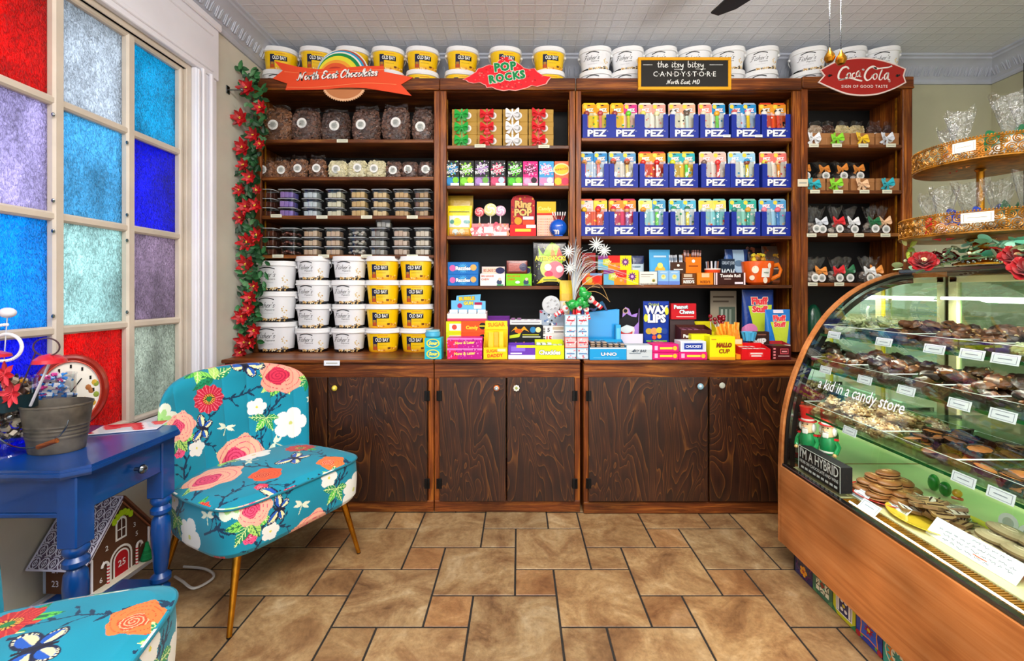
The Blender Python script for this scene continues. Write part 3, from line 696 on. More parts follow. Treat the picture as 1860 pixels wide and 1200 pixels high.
b3 = base_cabinet('dark plywood base cabinet with a wide door and pale blue knob, beside the display case', 1060, 1460, [(1069, 1286, 1271, 701, 'blue', 'l'), (1289, 1436, 1310, 699, 'grey', 'r')], yc=2.66)
b4 = base_cabinet('dark base cabinet behind the display case', 1456, 1658, [(1462, 1652, 1480, 701, 'grey', 'r')], yc=YS - .012)
def price_card(px, py, w=.05, h=.02, Y=YS - .003, label=None, group='small blank price cards on the shelf edges', col='#dcdcc6', parent=None):
 x, z = PX(px, Y), PZ(py, Y)
 mb = MB(); mb.box(x - w / 2, x + w / 2, Y - .003, Y, z - h / 2, z + h / 2, .0006, col)
 mb.box(x - w * .36, x + w * .36, Y - .0034, Y - .003, z - h * .12, z + h * .08, 0, '#a9a99c')
 o = mb.build('price_card', PAPER); tag(o, label, 'price card', group); return o
for (pts, row) in (([(622, 256)], 'under the big chocolate bags'), ([(502, 392), (585, 394), (666, 394), (749, 394)], 'under the upper row of sweet boxes'), ([(505, 465), (588, 465), (666, 465), (749, 465)], 'under the lower row of sweet boxes'),
       ([(872, 265), (988, 266)], 'under the gold boxes')):
 for i, (px, py) in enumerate(pts): price_card(px, py, .075 if row[6] != 'g' else .06, .022, label=f'white price card {row}, {nth(i, len(pts)) if len(pts) > 1 else "the only one there"}')
price_card(603, 659, .095, .03, Y=YC - .019, label='white price card on the counter edge behind the floral chair', col='#e8ecf4')
price_card(1458, 332, .07, .05, Y=YS - .004, label='cream card with small print fixed to the upright between two bookcases', col='#e0d4ba')
for row, (py, xs) in enumerate([(264, [1478, 1520, 1568, 1618]), (348, [1480, 1522, 1570, 1611]), (427, [1474, 1512, 1560, 1608]), (516, [1476, 1524])]):
 for i, px in enumerate(xs): price_card(px, py, .065, .024, label=f'cream price card, {ORD[row]} shelf of the right bookcase, {nth(i, len(xs))}')
# ================================================================ POPCORN TUBS
def tub(name, label, kind, w=.225, h=.162, d=.175, simple=False):
 """oblong tapered tub with a snap lid and swing handle"""
 root = thing(name, label, 'tub', (0, 0, 0))
 a, b = w / 2, d / 2
 bw, lidh = .86, .028
 pw = .86
 def rad(z): return (bw + (1 - bw) * z / (h - lidh)) * .965
 def front(x, z):
  k = rad(z) * a; t = min(1, abs(x) / k)
  e = 2 / pw
  return -rad(z) * b * (max(0, 1 - t ** e)) ** (1 / e) - .0006
 yel = kind == 'yellow'
 base = '#f2c40e' if yel else '#eceef2'
 nz = 10; prof = [(rad(0) * .96, 0)] + [(rad(z), z) for z in [.006 + (h - lidh - .006) * k / nz for k in range(nz + 1)]]
 cols = []
 for k in range(len(prof) - 1):
  if yel: cols.append(mixc(lin('#e8a018'), lin('#f5c80c'), min(1, k / 3)))
  else: cols.append(lin('#15161a') if k < 2 and kind == 'ringed' or (k < 1) else lin(base))
 mb = MB(); mb.lathe(prof, 40, 0, 0, 0, cols, a, b, True, pw)
 mb.build('tub_body', GLOSSY, root)
 mb = MB('#f1f2f4'); L = h - lidh
 mb.lathe([(1.0, L - .006), (1.05, L - .004), (1.05, L + .006), (1.02, L + .009), (1.03, h - .006), (1.02, h), (.96, h), (.94, h - .004), (.0, h - .004)], 40, 0, 0, 0, None, a, b, True, pw); mb.build('lid', GLOSSY, root)
 mb = MB('#eef0f2')
 side = 1
 mb.ball((a * 1.02, 0, L - .012), (.010, .012, .010), 8, 6); mb.ball((-a * 1.02, 0, L - .012), (.010, .012, .010), 8, 6)
 pts = [(a * 1.05 * math.cos(q), d * .0 + .052 * math.sin(q) * -.2 + .0, 0) for q in (0, 1)]
 hp = []
 for k in range(17):
  q = PI * k / 16; hp.append((a * 1.045 * math.cos(q), b * .98 * math.sin(q) + .002, L - .012 - .055 * math.sin(q) * .9))
 mb.tube(hp, .0035, 6)
 mb.build('handle', GLOSSY, root)
 mb = MB()
 H = L
 if yel:
  mb.col = lin('#1a1a20')
  def rect(x0, x1, z0, z1, col):
   mb.grid(lambda u, v: (x0 + (x1 - x0) * u, front(x0 + (x1 - x0) * u, z0 + (z1 - z0) * v), z0 + (z1 - z0) * v), 5, 2, None, col)
  rect(-.042 * w / .225 * 1.0 - .010, -.022, H * .12, H * .80, '#1c2146'); rect(-.050, -.024, H * .12, H * .30, '#c9551a')
  rect(-.048, -.026, H * .30, H * .42, '#b8862c')
  fn = lambda x, z: front(x, z) - .0006
  mb.grid(lambda u, v: (-.040 + .098 * u, front(-.040 + .098 * u, 0.5 * H + .03 * v) - .0004, .5 * H + .032 * v), 6, 2, None, '#131318')
  put_text(mb, 'OLD BAY', .033, .008, .5 * H + .0165, '#f6f6f2', bold=.02, fn=lambda x, z: front(x, z) - .001, maxw=.088)
  for k in range(9): rect(-.015 + k * .007, -.015 + k * .007 + .005, H * .84, H * .84 + .004, '#d8641c')
  for k in range(8): rect(-.012 + k * .007, -.012 + k * .007 + .0055, H * .36, H * .36 + .003, '#a88a10')
  rr = random.Random(4)
  for k in range(26):
   x = rr.uniform(-.02, a * .8); z = H * (.06 + .12 * rr.random() + .14 * max(0, x / a)); r_ = rr.uniform(.004, .008)
   mb.ball((x, front(x, z) + .0035, z), (r_, .004, r_), 7, 5, rr.choice(['#e8a93c', '#f2c878', '#c97a1c', '#f7dfa4']))
  rect(.045, .062, H * .16, H * .26, '#6b3c12')
 else:
  fn = lambda x, z: front(x, z) - .0006
  s_ = w / .225
  mb.grid(lambda u, v: (-.058 * s_ + .088 * s_ * u, front(-.058 * s_ + .088 * s_ * u, 0) if False else fn(-.058 * s_ + .088 * s_ * u, H * .86 + .006 * v + .010 * math.sin(PI * u)), H * .84 + .006 * v + .010 * math.sin(PI * u)), 12, 1, None, '#1b1c20')
  script(mb, "Fisher's", .015 * s_, -.020 * s_, H * .62, .0026 * s_, '#17181c', slant=.35, fn=fn)
  put_text(mb, 'Popcorn', .014 * s_, .002, H * .47, '#2b2c30', bold=.01, shear=.3, fn=fn, space=1.15)
  put_text(mb, 'Caramel Popcorn', .009 * s_, -.014, H * .34, '#b7bac0', fn=fn)
  rr = random.Random(9)
  for k in range(64):
   t = rr.random(); x = a * (-.35 + 1.12 * t); z = H * (.05 + .10 * rr.random() + (.5 * rr.random() if .52 < x / a < .82 else 0)); r_ = rr.uniform(.005, .009)
   if z > H * .75: continue
   mb.ball((x, front(x, z) + .005, z), (r_, .0055, r_), 7, 5, rr.choice(['#dcc79a', '#cfa968', '#b8863c', '#efe4c8', '#a8742c']))
  for k in range(3):
   x0 = a * .52 + k * .008; mb.grid(lambda u, v: (x0 + .006 * u, fn(x0 + .006 * u, H * .14 + .009 * v), H * .14 + .009 * v), 1, 1, None, '#3a2a1c')
 mb.build('printed_label', PRINT, root)
 return root
TY = tub('popcorn_tub', '', 'yellow'); TW = tub('popcorn_tub', '', 'ringed'); TB = tub('popcorn_tub', '', 'ringed', .272, .205, .19)
_used = {}
def place(src, x, y, z, rz, label, group=None, scale=None):
 """first use moves the source thing itself, later uses are copies"""
 if src.name not in _used:
  _used[src.name] = 1; src.location = (x, y, z); src.rotation_euler = (0, 0, rz); src['label'] = label
  if group: src['group'] = group
  if scale: src.scale = (scale,) * 3 if not isinstance(scale, tuple) else scale
  return src
 return dup(src, (x, y, z), rz, label, group, scale)
# counter columns, left bookcase
GT = 'popcorn tubs stacked on the counter'
LV = ['bottom', 'second from the bottom', 'third from the bottom', 'top']
for k in range(3):
 place(TB, PX(499, 3.03) , 3.05, ZCT + .2053 * k, R.uniform(-.04, .04), f'large white popcorn tub on the counter, {["bottom", "middle", "top"][k]} one', GT)
for c, (px, src, nm) in enumerate([(568, TW, 'white popcorn tub, stack beside the large tubs'), (633, TW, 'white popcorn tub, stack next to the yellow ones'), (695, TY, 'yellow popcorn tub, stack next to the white ones'), (756, TY, 'yellow popcorn tub, stack beside the upright')]):
 for k in range(4):
  place(src, PX(px, 3.04) + R.uniform(-.004, .004), 3.06, ZCT + .1622 * k, R.uniform(-.07, .07), f'{nm}, {LV[k]}', GT)
 if c < 4:
  pass
# on top of the bookcases
ZT = S_Z(143) - .067
yt = 3.135
GU = 'popcorn tubs in a row on top of the bookcases'
tops = [(TY, 511, 'over the left ribbon end'), (TY, 577, 'second in the yellow row'), (TY, 641, 'behind the striped lollipop'), (TY, 706, 'over the right ribbon end'), (TY, 768, 'fifth in the yellow row'),
  (TY, 840, 'left of the crystal sign'), (TY, 918, 'behind the crystal sign'), (TY, 997, 'last in the yellow row'),
  (TW, 1081, 'first in the white row'), (TW, 1139, 'second in the white row'), (TW, 1199, 'above the left end of the chalkboard'), (TW, 1260, 'above the middle of the chalkboard'), (TW, 1321, 'above the right end of the chalkboard'), (TW, 1381, 'last before the gap in the white row')]
for i, (src, px, nm) in enumerate(tops):
 kind = 'yellow' if src is TY else 'white'
 Yt = 3.15; x = PX(px, Yt) ; zt_ = ZT + .001
 low = TW if (i == 0) else src
 rz = (R.uniform(-.04, .04) + (.24 - i * .02 if kind == 'yellow' else -.22 - (i - 8) * .02))
 place(low, x + R.uniform(-.012, .004), Yt, zt_, rz + R.uniform(-.03, .03), f'{"white" if low is TW else "yellow"} popcorn tub atop the bookcases, lower one {nm}', GU)
 place(src, x, Yt, zt_ + .1622, rz, f'{kind} popcorn tub atop the bookcases, upper one {nm}', GU)
ZT4 = S_Z(140) - .067
for i, (px, nm) in enumerate([(1467, 'left of the red oval sign'), (1538, 'behind the red oval sign'), (1598, 'right of the pull chains')]):
 rz = -.36; x = PX(px, 3.15)
 place(TW, x, 3.15, ZT4 + .001, rz, f'white popcorn tub on the right bookcase, lower one {nm}', GU, (1, 1, .92))
 place(TW, x, 3.15, ZT4 + .001 + .150, rz, f'white popcorn tub on the right bookcase, upper one {nm}', GU)
# ================================================================ PRODUCTS ON THE SHELVES
def dots(mb, x0, x1, z0, z1, n, r, cols, y, seed=0):
 rr = random.Random(seed)
 for _ in range(n):
  x, z, q = rr.uniform(x0, x1), rr.uniform(z0, z1), r * rr.uniform(.5, 1.2); k = 7
  mb.add([(x + q * math.cos(2 * PI * i / k), y - rr.random() * .0002, z + q * math.sin(2 * PI * i / k)) for i in range(k)], [tuple(range(k))], rr.choice(cols))
def art(mb, w, h, ops, y=-.0006, x0=None):
 """flat print on a w x h face centred on x, bottom at z=0"""
 ox = -w / 2 if x0 is None else x0
 for i, o in enumerate(ops):
  yy = y - .00015 * i
  if o[0] == 'r':
   _, a, b, c, d, col = o; mb.add([(ox + a * w, yy, c * h), (ox + b * w, yy, c * h), (ox + b * w, yy, d * h), (ox + a * w, yy, d * h)], [(0, 1, 2, 3)], col)
  elif o[0] == 'c':
   _, u, v, r, col = o[:5]; el = o[5] if len(o) > 5 else 1.0; n = 18
   mb.add([(ox + u * w + r * h * el * math.cos(2 * PI * k / n), yy, v * h + r * h * math.sin(2 * PI * k / n)) for k in range(n)], [tuple(range(n))], col)
  elif o[0] == 's':
   _, u, v, r, n, col = o; P = [(ox + u * w, yy, v * h)]
   for k in range(2 * n): q = r * h * (1 if k % 2 else .55); P.append((ox + u * w + q * math.cos(PI * k / n), yy, v * h + q * math.sin(PI * k / n)))
   mb.add(P, [(0, 1 + k, 1 + (k + 1) % (2 * n)) for k in range(2 * n)], col)
  elif o[0] == 'p':
   mb.add([(ox + a * w, yy, b * h) for a, b in o[1]], [tuple(range(len(o[1])))], o[2])
  elif o[0] == 't':
   _, s_, u, v, sz, col = o[:6]; kw = o[6] if len(o) > 6 else {}
   kw = dict(kw); oc = kw.pop('out', None); mw = kw.pop('mw', .92)
   if oc: put_text(mb, s_, sz * h, ox + u * w, v * h, oc, y=yy, maxw=mw * w, **dict(kw, bold=kw.get('bold', .02) + .05)); yy -= .0002
   put_text(mb, s_, sz * h, ox + u * w, v * h, col, y=yy, maxw=mw * w, **kw)
  elif o[0] == 'd': dots(mb, ox + o[1] * w, ox + o[2] * w, o[3] * h, o[4] * h, o[5], o[6] * h, o[7], yy, o[8] if len(o) > 8 else 1)
  elif o[0] == 'l':   # unreadable small print drawn as rules
   _, a, b, v, t, col = o; mb.add([(ox + a * w, yy, v * h), (ox + b * w, yy, v * h), (ox + b * w, yy, (v + t) * h), (ox + a * w, yy, (v + t) * h)], [(0, 1, 2, 3)], col)
def front(px0, px1, Y): a, b = PX(px0, Y), PX(px1, Y); return (a + b) / 2, b - a
def pbox(name, cat, label, px0, px1, h, Y, dep, base, ops, z, rz=0, group=None, bev=.0015, flip=None, mat=None):
 """closed printed carton; h metres or a pixel row of its top edge"""
 xc, w = front(px0, px1, Y)
 if h > 5: h = PZ(h, Y) - z
 w -= .002
 o = thing(name, label, cat, (xc, Y, z), rz, group)
 mb = MB(base); mb.box(-w / 2, w / 2, 0, dep, 0, h, bev); mb.build('carton', mat or PRINT, o)
 if ops: mb = MB(); art(mb, w, h, ops); mb.build('front_print', mat or PRINT, o)
 return o, w, h
def tray(name, cat, label, px0, px1, hf, Y, dep, base, ops, z, hb=None, group=None, items=None, inner='#5a3020', header=None, rz=0):
 """open counter display: low front, sloping sides, higher back, optional header card"""
 xc, w = front(px0, px1, Y); w -= .002
 if hf > 5: hf = PZ(hf, Y) - z
 hb = hb or hf * 1.15
 o = thing(name, label, cat, (xc, Y, z), rz, group); t = .002
 mb = MB(base); mb.box(-w / 2, w / 2, 0, t, 0, hf); mb.box(-w / 2 + t, w / 2 - t, t, dep - t, 0, t)
 for sx in (-w / 2, w / 2 - t): mb.prism([(0 + t, 0), (dep, 0), (dep, hb), (t, hf)], sx, sx + t, 'yz')
 mb.box(-w / 2 + t, w / 2 - t, dep - t, dep, 0, hb)
 mb.build('tray', PRINT, o)
 if ops: mb = MB(); art(mb, w, hf, ops); mb.build('front_print', PRINT, o)
 if header:
  hh, hcol, hops = header[:3]; ww = w * (header[3] if len(header) > 3 else .96)
  mb = MB(hcol)
  if len(header) > 4: mb.prism([(a * ww, b * hh) for a, b in header[4]], 0, .002, 'xz')
  else: mb.box(-ww / 2, ww / 2, 0, .002, 0, hh, .0005)
  if hops: art(mb, ww, hh, hops)
  mb.build('header_card', PRINT, o, (0, dep - .0045, hb * .9))
 return o, w, hf
_bar = {}
def bars(n, o, w, dep, z, h, col, col2, label, group, along='y', name='candy_bar', seed=0):
 """wrapped bars lying in a display tray, each its own thing"""
 rr = random.Random(seed); ox, oy, oz = o.location; per = max(2, int(w / .034)); k = 0
 key = (col, col2, round(dep, 2))
 if key not in _bar:
  mb = MB(col); L = dep * .86
  mb.box(-.013, .013, 0, L, 0, .011, .004, col); mb.box(-.0125, .0125, L * .3, L * .7, .0108, .0114, 0, col2)
  for yy in (0, L): mb.box(-.014, .014, yy - .005, yy + .005, .004, .006, 0, col2)
  b = mb.build(name, FOIL); tag(b, label, 'candy bar', group); _bar[key] = b; first = True
 else: first = False
 b = _bar[key]
 for k in range(n):
  x = -w / 2 + .02 + (k % per) * (w - .04) / max(1, per - 1); zz = z + (k // per) * .0118
  loc = (ox + x, oy + .008, oz + zz); rz = rr.uniform(-.06, .06)
  if k == 0 and first: b.location = loc; b.rotation_euler[2] = rz
  else:
   c = b.copy(); C.objects.link(c); c.location = loc; c.rotation_euler = (0, 0, rz); c['label'] = label; c['group'] = group
# ---- clear bags of chocolate
def choc_bag(w, h, d, col1, col2, seed, sticker=.035, flap=.03, dark=False):
 rr = random.Random(seed)
 o = thing('candy_bag', '', 'bag')
 def body(s):
  def fn(u, v):
   a = 2 * PI * u; z = h * v
   k = (math.sin(PI * min(1, max(0, v * .96 + .02))) ** .16)
   wx = w / 2 * (k * .96 + .04) * (1 - .06 * v); dy = d / 2 * k * (1 - .30 * v)
   ca, sa = math.cos(a), math.sin(a)
   n = noise.noise(Vector((ca * 2 + seed, sa * 2, v * 4))) * .006
   return (math.copysign(abs(ca) ** .38, ca) * (wx + n + s), math.copysign(abs(sa) ** .8, sa) * (dy + n + s) + d / 2, z * .995 + .001)
  return fn
 mb = MB()
 rows = 17; per = 34
 mb.grid(body(-.004), 28, 12, lambda u, v: mixc(lin(col1), lin(col2), rr.random() * .5), wrapu=True)
 f = body(.0005)
 for i in range(int(w * h * 8200)):          # wafers and chips pressed against the film
  u, v = rr.uniform(.5, 1.0), rr.uniform(.03, .93); p = f(u, v); q = rr.uniform(.007, .0115)
  ax = rr.uniform(-.6, .6); az = rr.uniform(-.9, .9); m = Matrix.Translation(p) @ Matrix.Rotation(ax, 4, 'Z') @ Matrix.Rotation(PI / 2 + az, 4, 'X')
  c = mixc(lin(col1), lin(col2), rr.random()); n = 8
  vs = [m @ Vector((q * math.cos(2 * PI * k / n), q * math.sin(2 * PI * k / n), zz)) for zz in (-.002, .002) for k in range(n)]
  mb.add(vs, [tuple(range(n - 1, -1, -1)), tuple(range(n, 2 * n))] + [(k, (k + 1) % n, n + (k + 1) % n, n + k) for k in range(n)], c)
 c_ = mb.build('chocolate_pieces', CHOC, o)
 mb = MB(); mb.grid(body(.006), 28, 12, None, (1, 1, 1), wrapu=True)
 tops = [body(.003)(i / 12, 1.0) for i in range(12)]
 mb.grid(lambda u, v: ((u - .5) * w * (.9 - .06 * v) , d / 2 + .006 * math.sin(u * 9 + seed) * (1 - v) - .012 * v, h * .97 + flap * v + .006 * math.sin(u * 7 + seed) * v), 12, 3, None, (1, 1, 1))
 mb.build('cellophane', FILM, o)
 mb = MB(); sx, sz = rr.uniform(-.12, .12) * w, h * rr.uniform(.42, .58); yy = body(.004)(.75, sz / h)[1] - .003
 def disc(r, col, y): n = 20; mb.add([(sx + r * math.cos(2 * PI * k / n), y, sz + r * math.sin(2 * PI * k / n)) for k in range(n)], [tuple(range(n))], col)
 disc(sticker, '#efefec', yy); disc(sticker * .62, '#b9bdb8', yy - .0006)
 for k in range(4): mb.box(sx - sticker * .42, sx + sticker * (.2 + .05 * k), yy - .0011, yy - .0009, sz - sticker * .32 + k * sticker * .2, sz - sticker * .26 + k * sticker * .2, 0, '#4a4d4a')
 mb.build('round_sticker', PAPER, o)
 return o
def setbag(o, px, Y, z, label, group, rz=0, w=None):
 o.location = (PX(px, Y + .04), Y, z); o.rotation_euler = (0, 0, rz); o['label'] = label; o['group'] = group
DK, MK, WH = ('#2e1c16', '#8a6250'), ('#4e2d1c', '#b07a54'), ('#e6dcae', '#f6f0cc')
YP = YS + .03
for i, (a, b, t) in enumerate([(478, 529, 187), (529, 583, 192), (584, 635, 195), (639, 690, 189), (693, 744, 186), (748, 787, 190)]):
 z = SH1[0] + .001; w = PX(b, YP) - PX(a, YP); h = PZ(t, YP) - z - .012
 o = choc_bag(w - .004, h, .13, *(MK if i == 0 else DK if i != 2 else ('#2c1a15', '#6a4735')), 10 + i)
 setbag(o, (a + b) / 2, YP + .01, z, f'big clear bag of chocolate wafers on the top left shelf, {nth(i, 6)}', 'big bags of chocolate wafers', R.uniform(-.06, .06))
for i, px in enumerate([486, 515, 545, 579, 616, 651, 685, 717, 746, 775]):
 z = SH1[1] + .001; kind = MK if i < 4 else WH if i < 7 else DK; w = .112 if i < 4 else (.122 if i < 7 else .098)
 h = .125 + (.012 if i in (2, 3) else 0) - (.008 if i > 6 else 0)
 o = choc_bag(w, h, .08, *kind, 30 + i, .029, .03 if i < 4 else .012)
 nm = ['milk chocolate buttons', 'white chocolate chips', 'dark chocolate chips'][0 if i < 4 else 1 if i < 7 else 2]
 idx, n = (i, 4) if i < 4 else ((i - 4, 3) if i < 7 else (i - 7, 3))
 setbag(o, px, YP + .01, z, f'clear bag of {nm}, second left shelf, {nth(idx, n)} of them', 'small bags of ' + nm)
# ---- clear boxes of sweets, three high
def clam(col1, col2, seed, w=.118, h=.062, d=.10, roundish=False):
 rr = random.Random(seed); o = thing('clear_box', '', 'sweet box')
 mb = MB(col1)
 if roundish:
  for k in range(16):
   x, y = rr.uniform(-.4, .4) * w, rr.uniform(.12, .8) * d; mb.ball((x, y, rr.uniform(.014, .032)), (.013, .013, .010), 8, 5, mixc(lin(col1), lin(col2), rr.random()))
 else:
  for k in range(3):
   for j in range(2):
    x0 = -w * .38 + k * w * .255; y0 = .012 + j * d * .42; mb.box(x0, x0 + w * .24, y0, y0 + d * .38, .004, h * rr.uniform(.58, .72), .003, mixc(lin(col1), lin(col2), rr.random()))
 mb.build('sweets', CHOC, o)
 mb = MB()
 def tub_(u, v):
  a = 2 * PI * u; ca, sa = math.cos(a), math.sin(a); k = .84 + .16 * v
  return (math.copysign(abs(ca) ** .35, ca) * w / 2 * k, math.copysign(abs(sa) ** .35, sa) * d / 2 * k + d / 2, v * (h - .006))
 mb.grid(tub_, 28, 1, None, (1, 1, 1), wrapu=True)
 mb.add([tub_(i / 28, 0) for i in range(28)], [tuple(reversed(range(28)))], (1, 1, 1))
 mb.build('clear_tub', CLEARP, o)
 mb = MB('#dfe6ea'); ring = [tub_(i / 28, 1) for i in range(28)]
 mb.tube([(x * 1.03, (y - d / 2) * 1.03 + d / 2, z + .002) for x, y, z in ring], .0022, 5, None, True)
 mb.build('rim', GLOSSY, o)
 mb = MB(); mb.lathe([(.98, h - .006), (.90, h - .001), (.0, h - .0005)], 28, 0, d / 2, 0, None, w / 2, d / 2, False, .35); mb.build('lid', CLEARP, o)
 return o
_cl = {}
def clam_at(key, px, lev, shelf, label, group, rz=0):
 z = SH1[shelf] + .001 + lev * .0635
 if key not in _cl:
  _cl[key] = clam(*key[:3], roundish=(len(key) > 3)); o = _cl[key]; o.location = (PX(px, YP + .06), YP + .012, z); o['label'] = label; o['group'] = group; o.rotation_euler[2] = rz
  return o
 return dup(_cl[key], (PX(px, YP + .06), YP + .012, z), rz, label, group)
rowA = [(486, ('#5a2a1c', '#7a4028', 1), 'brown fudge'), (525, ('#6a6fd0', '#b08ad0', 2), 'blue and purple sweets'), (568, ('#dfe6ea', '#c6d6de', 3), 'white sweets'), (611, ('#ece6cc', '#d9d0a6', 4), 'cream sweets'), (654, ('#e6c68a', '#d8b070', 5), 'caramel fudge'), (693, ('#ecd2a0', '#e0bc84', 6), 'golden fudge'), (732, ('#d8b078', '#c09058', 7), 'layered fudge'), (768, ('#d9b27c', '#6a3a24', 8), 'mixed fudge')]
rowB = [(490, ('#4a2418', '#683826', 11), 'dark brown fudge'), (529, ('#4a2a24', '#7a4638', 12, 'r'), 'chocolate clusters'), (568, ('#e0c4a6', '#c8a282', 13), 'tan fudge'), (609, ('#e2c8ae', '#caa88a', 14), 'beige fudge'), (651, ('#d4d0c4', '#8a847c', 15, 'r'), 'white clusters'), (689, ('#dcd8d0', '#54504c', 16), 'cookie fudge'), (730, ('#e6d2c0', '#c8a894', 17), 'pink-beige fudge'), (769, ('#eadfce', '#d8c4ae', 18), 'pale fudge')]
for shelf, row, rn in ((2, rowA, 'upper'), (3, rowB, 'lower')):
 for ci, (px, key, nm) in enumerate(row):
  for lev in range(3):
   clam_at(key, px, lev, shelf, f'clear box of {nm}, {rn} sweet box row, {["bottom", "middle", "top"][lev]} of its stack', 'clear boxes of sweets', R.uniform(-.05, .05))
clam_at(rowB[5][1], 700, 3, 3, 'clear box of cookie fudge lying on top of its stack of three', 'clear boxes of sweets', .1)
# ---- gold gift boxes with bows
def bow(col, s=.05, seed=0, mat=None, tails=True):
 """two loops, a knot and two tails, facing -Y around the origin"""
 mb = MB(col); rr = random.Random(seed); c0 = lin(col)
 for sg in (-1, 1):
  tilt = rr.uniform(-.3, .5)
  def loop(u, v):
   t = u * PI; r = s * math.sin(t) ; a = (u - .5) * 1.1 + tilt * sg
   x = sg * (s * 1.05 * math.sin(t) ** .8 * math.cos(a * .6)); z = s * .55 * math.sin(2 * t) * .6 + x * sg * math.tan(tilt * .6); wv = (v - .5) * s * .75 * (.35 + math.sin(t))
   return (x, -.012 - .5 * s * math.sin(t) * .5 + wv * .35, z + wv)
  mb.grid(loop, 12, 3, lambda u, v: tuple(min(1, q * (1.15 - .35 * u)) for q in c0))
  if tails:
   an = rr.uniform(-.3, .3)
   def tail(u, v):
    l = s * 1.25 * u; wv = (v - .5) * s * .55 * (.5 + .7 * u)
    return (sg * (l * math.sin(.5 + an)) + wv * .8, -.008 - .006 * math.sin(u * 6), -l * math.cos(.5 + an) * .95 + wv * .3 * sg)
   mb.grid(tail, 6, 2, None, col)
 mb.ball((0, -.012, 0), (s * .2, s * .16, s * .2), 10, 6)
 return mb
BOWC = {'green': '#18a83c', 'red': '#d41420', 'white': '#eef0f4', 'lime': '#8ada28', 'yellow': '#f2c81c', 'teal': '#18a8b8', 'peach': '#f0c49a', 'orange': '#e8923a', 'silver': '#d8dde6', 'dkgreen': '#0e6a3c', 'blue': '#1c3fae'}
def giftbox(w, h, d, col, bcol, seed, bx=-.04, sticker=.024, face='#b48c3a', bs=.045):
 o = thing('gift_box', '', 'gift box')
 mb = MB(face); mb.box(-w / 2, w / 2, 0, d, 0, h, .0015); mb.box(-w / 2 - .0008, w / 2 + .0008, -.0008, d, h * .66, h + .0006, .001, face); mb.build('carton', PRINT, o)
 mb = MB(); n = 20; sx = bx + .042
 mb.add([(sx + sticker * math.cos(2 * PI * k / n), -.0018, h * .5 + sticker * math.sin(2 * PI * k / n)) for k in range(n)], [tuple(range(n))], '#f0f0ee')
 mb.add([(sx + sticker * .6 * math.cos(2 * PI * k / n), -.0022, h * .5 + sticker * .6 * math.sin(2 * PI * k / n)) for k in range(n)], [tuple(range(n))], '#c4c8c4')
 for k in range(3): mb.box(sx - sticker * .4, sx + sticker * .3, -.0027, -.0025, h * .5 - sticker * .3 + k * sticker * .25, h * .5 - sticker * .22 + k * sticker * .25, 0, '#5a5d5a')
 mb.build('round_sticker', PAPER, o)
 mb = bow(BOWC[bcol], bs, seed); mb.box(-.006, .006, .0085, .0095, -h / 2, h / 2 , 0, BOWC[bcol]); mb.build('ribbon_bow', SATIN, o, (bx, -.011, h * .55))
 return o
gh = (S_Z(193) - S_Z(263.5)) / 3
for c, (px, bc) in enumerate([(843, 'green'), (889, 'red'), (936, 'white'), (983, 'red')]):
 src = None
 for lev in range(3):
  lab = f'gold gift box with a {bc} bow, {["left", "second", "third", "last"][c]} stack, {["bottom", "middle", "top"][lev]} one'
  if src is None: src = giftbox(.170, gh - .002, .13, 0, bc, 3 + c, bx=-.018 if c != 2 else -.02); o = src
  else: o = dup(src, (0, 0, 0), None, lab)
  o.location = (PX(px, YP), YP + .02, SH2[0] + .001 + lev * gh); o['label'] = lab; o['group'] = 'gold gift boxes with bows'; o.rotation_euler[2] = R.uniform(-.02, .02)
# ---- popping candy cartons
pr = [('#131a1c', '#2f8fd0', '#7ad030', 'blue burst'), ('#141c10', '#86d83a', '#c8dc28', 'light green burst'), ('#1a1a20', '#b48ad0', '#6fae4a', 'lilac burst'), ('#17181c', '#e8507a', '#b8d0e4', 'pink burst'), ('#141c10', '#58cc30', '#8ad848', 'bright green burst'), ('#d8187c', '#f2a8d0', '#241018', 'magenta front'), ('#3a9cd4', '#f08ab8', '#e2f0f8', 'sky blue front'), ('#ee6a44', '#f4c430', '#d83a5a', 'coral orange front')]
for i, ((a, b), (base, c1, c2, nm)) in enumerate(zip([(810, 834), (835, 861), (862, 889), (891, 918), (922, 949), (950, 977), (979, 1006), (1007, 1033)], pr)):
 ops = [('r', 0, 1, 0, 1, base), ('d', .02, .98, .1, .98, 22, .03, [c1, c2, '#f4f4f0'], i), ('s', .48, .68, .27, 9, c1), ('t', 'POP', .45, .76, .19, '#f8f8f4' if i != 5 else '#18101a', {'bold': .03, 'rot': .25, 'out': base}),
     ('t', 'ROCKS', .48, .58, .17, '#f8f8f4' if i != 5 else '#18101a', {'bold': .03, 'rot': .25, 'out': base}), ('r', 0, 1, 0, .36, mixc(lin(base), lin(c1), .5)), ('c', .28, .2, .13, c1), ('c', .74, .24, .12, c2), ('r', .35, 1, .02, .13, '#f2f2ee')]
 if i == 7: ops = ops[:1] + [('c', .5, .68, .25, '#f8d8a0', 1.35), ('c', .5, .68, .2, c1, 1.4), ('t', 'POP ROCKS', .5, .68, .11, '#d8401c', {'bold': .03, 'rot': .15}), ('c', .25, .2, .15, c1), ('c', .75, .2, .15, c2)]
 pbox('candy_carton', 'candy box', f'small upright carton with {nm}, {nth(i, 8)} on the popping candy shelf', a, b, PZ(292 if 5 > i else 293, YP) - SH2[1] if i < 4 else 293, YP, .08, base, ops, SH2[1] + .001, group='cartons of popping candy')
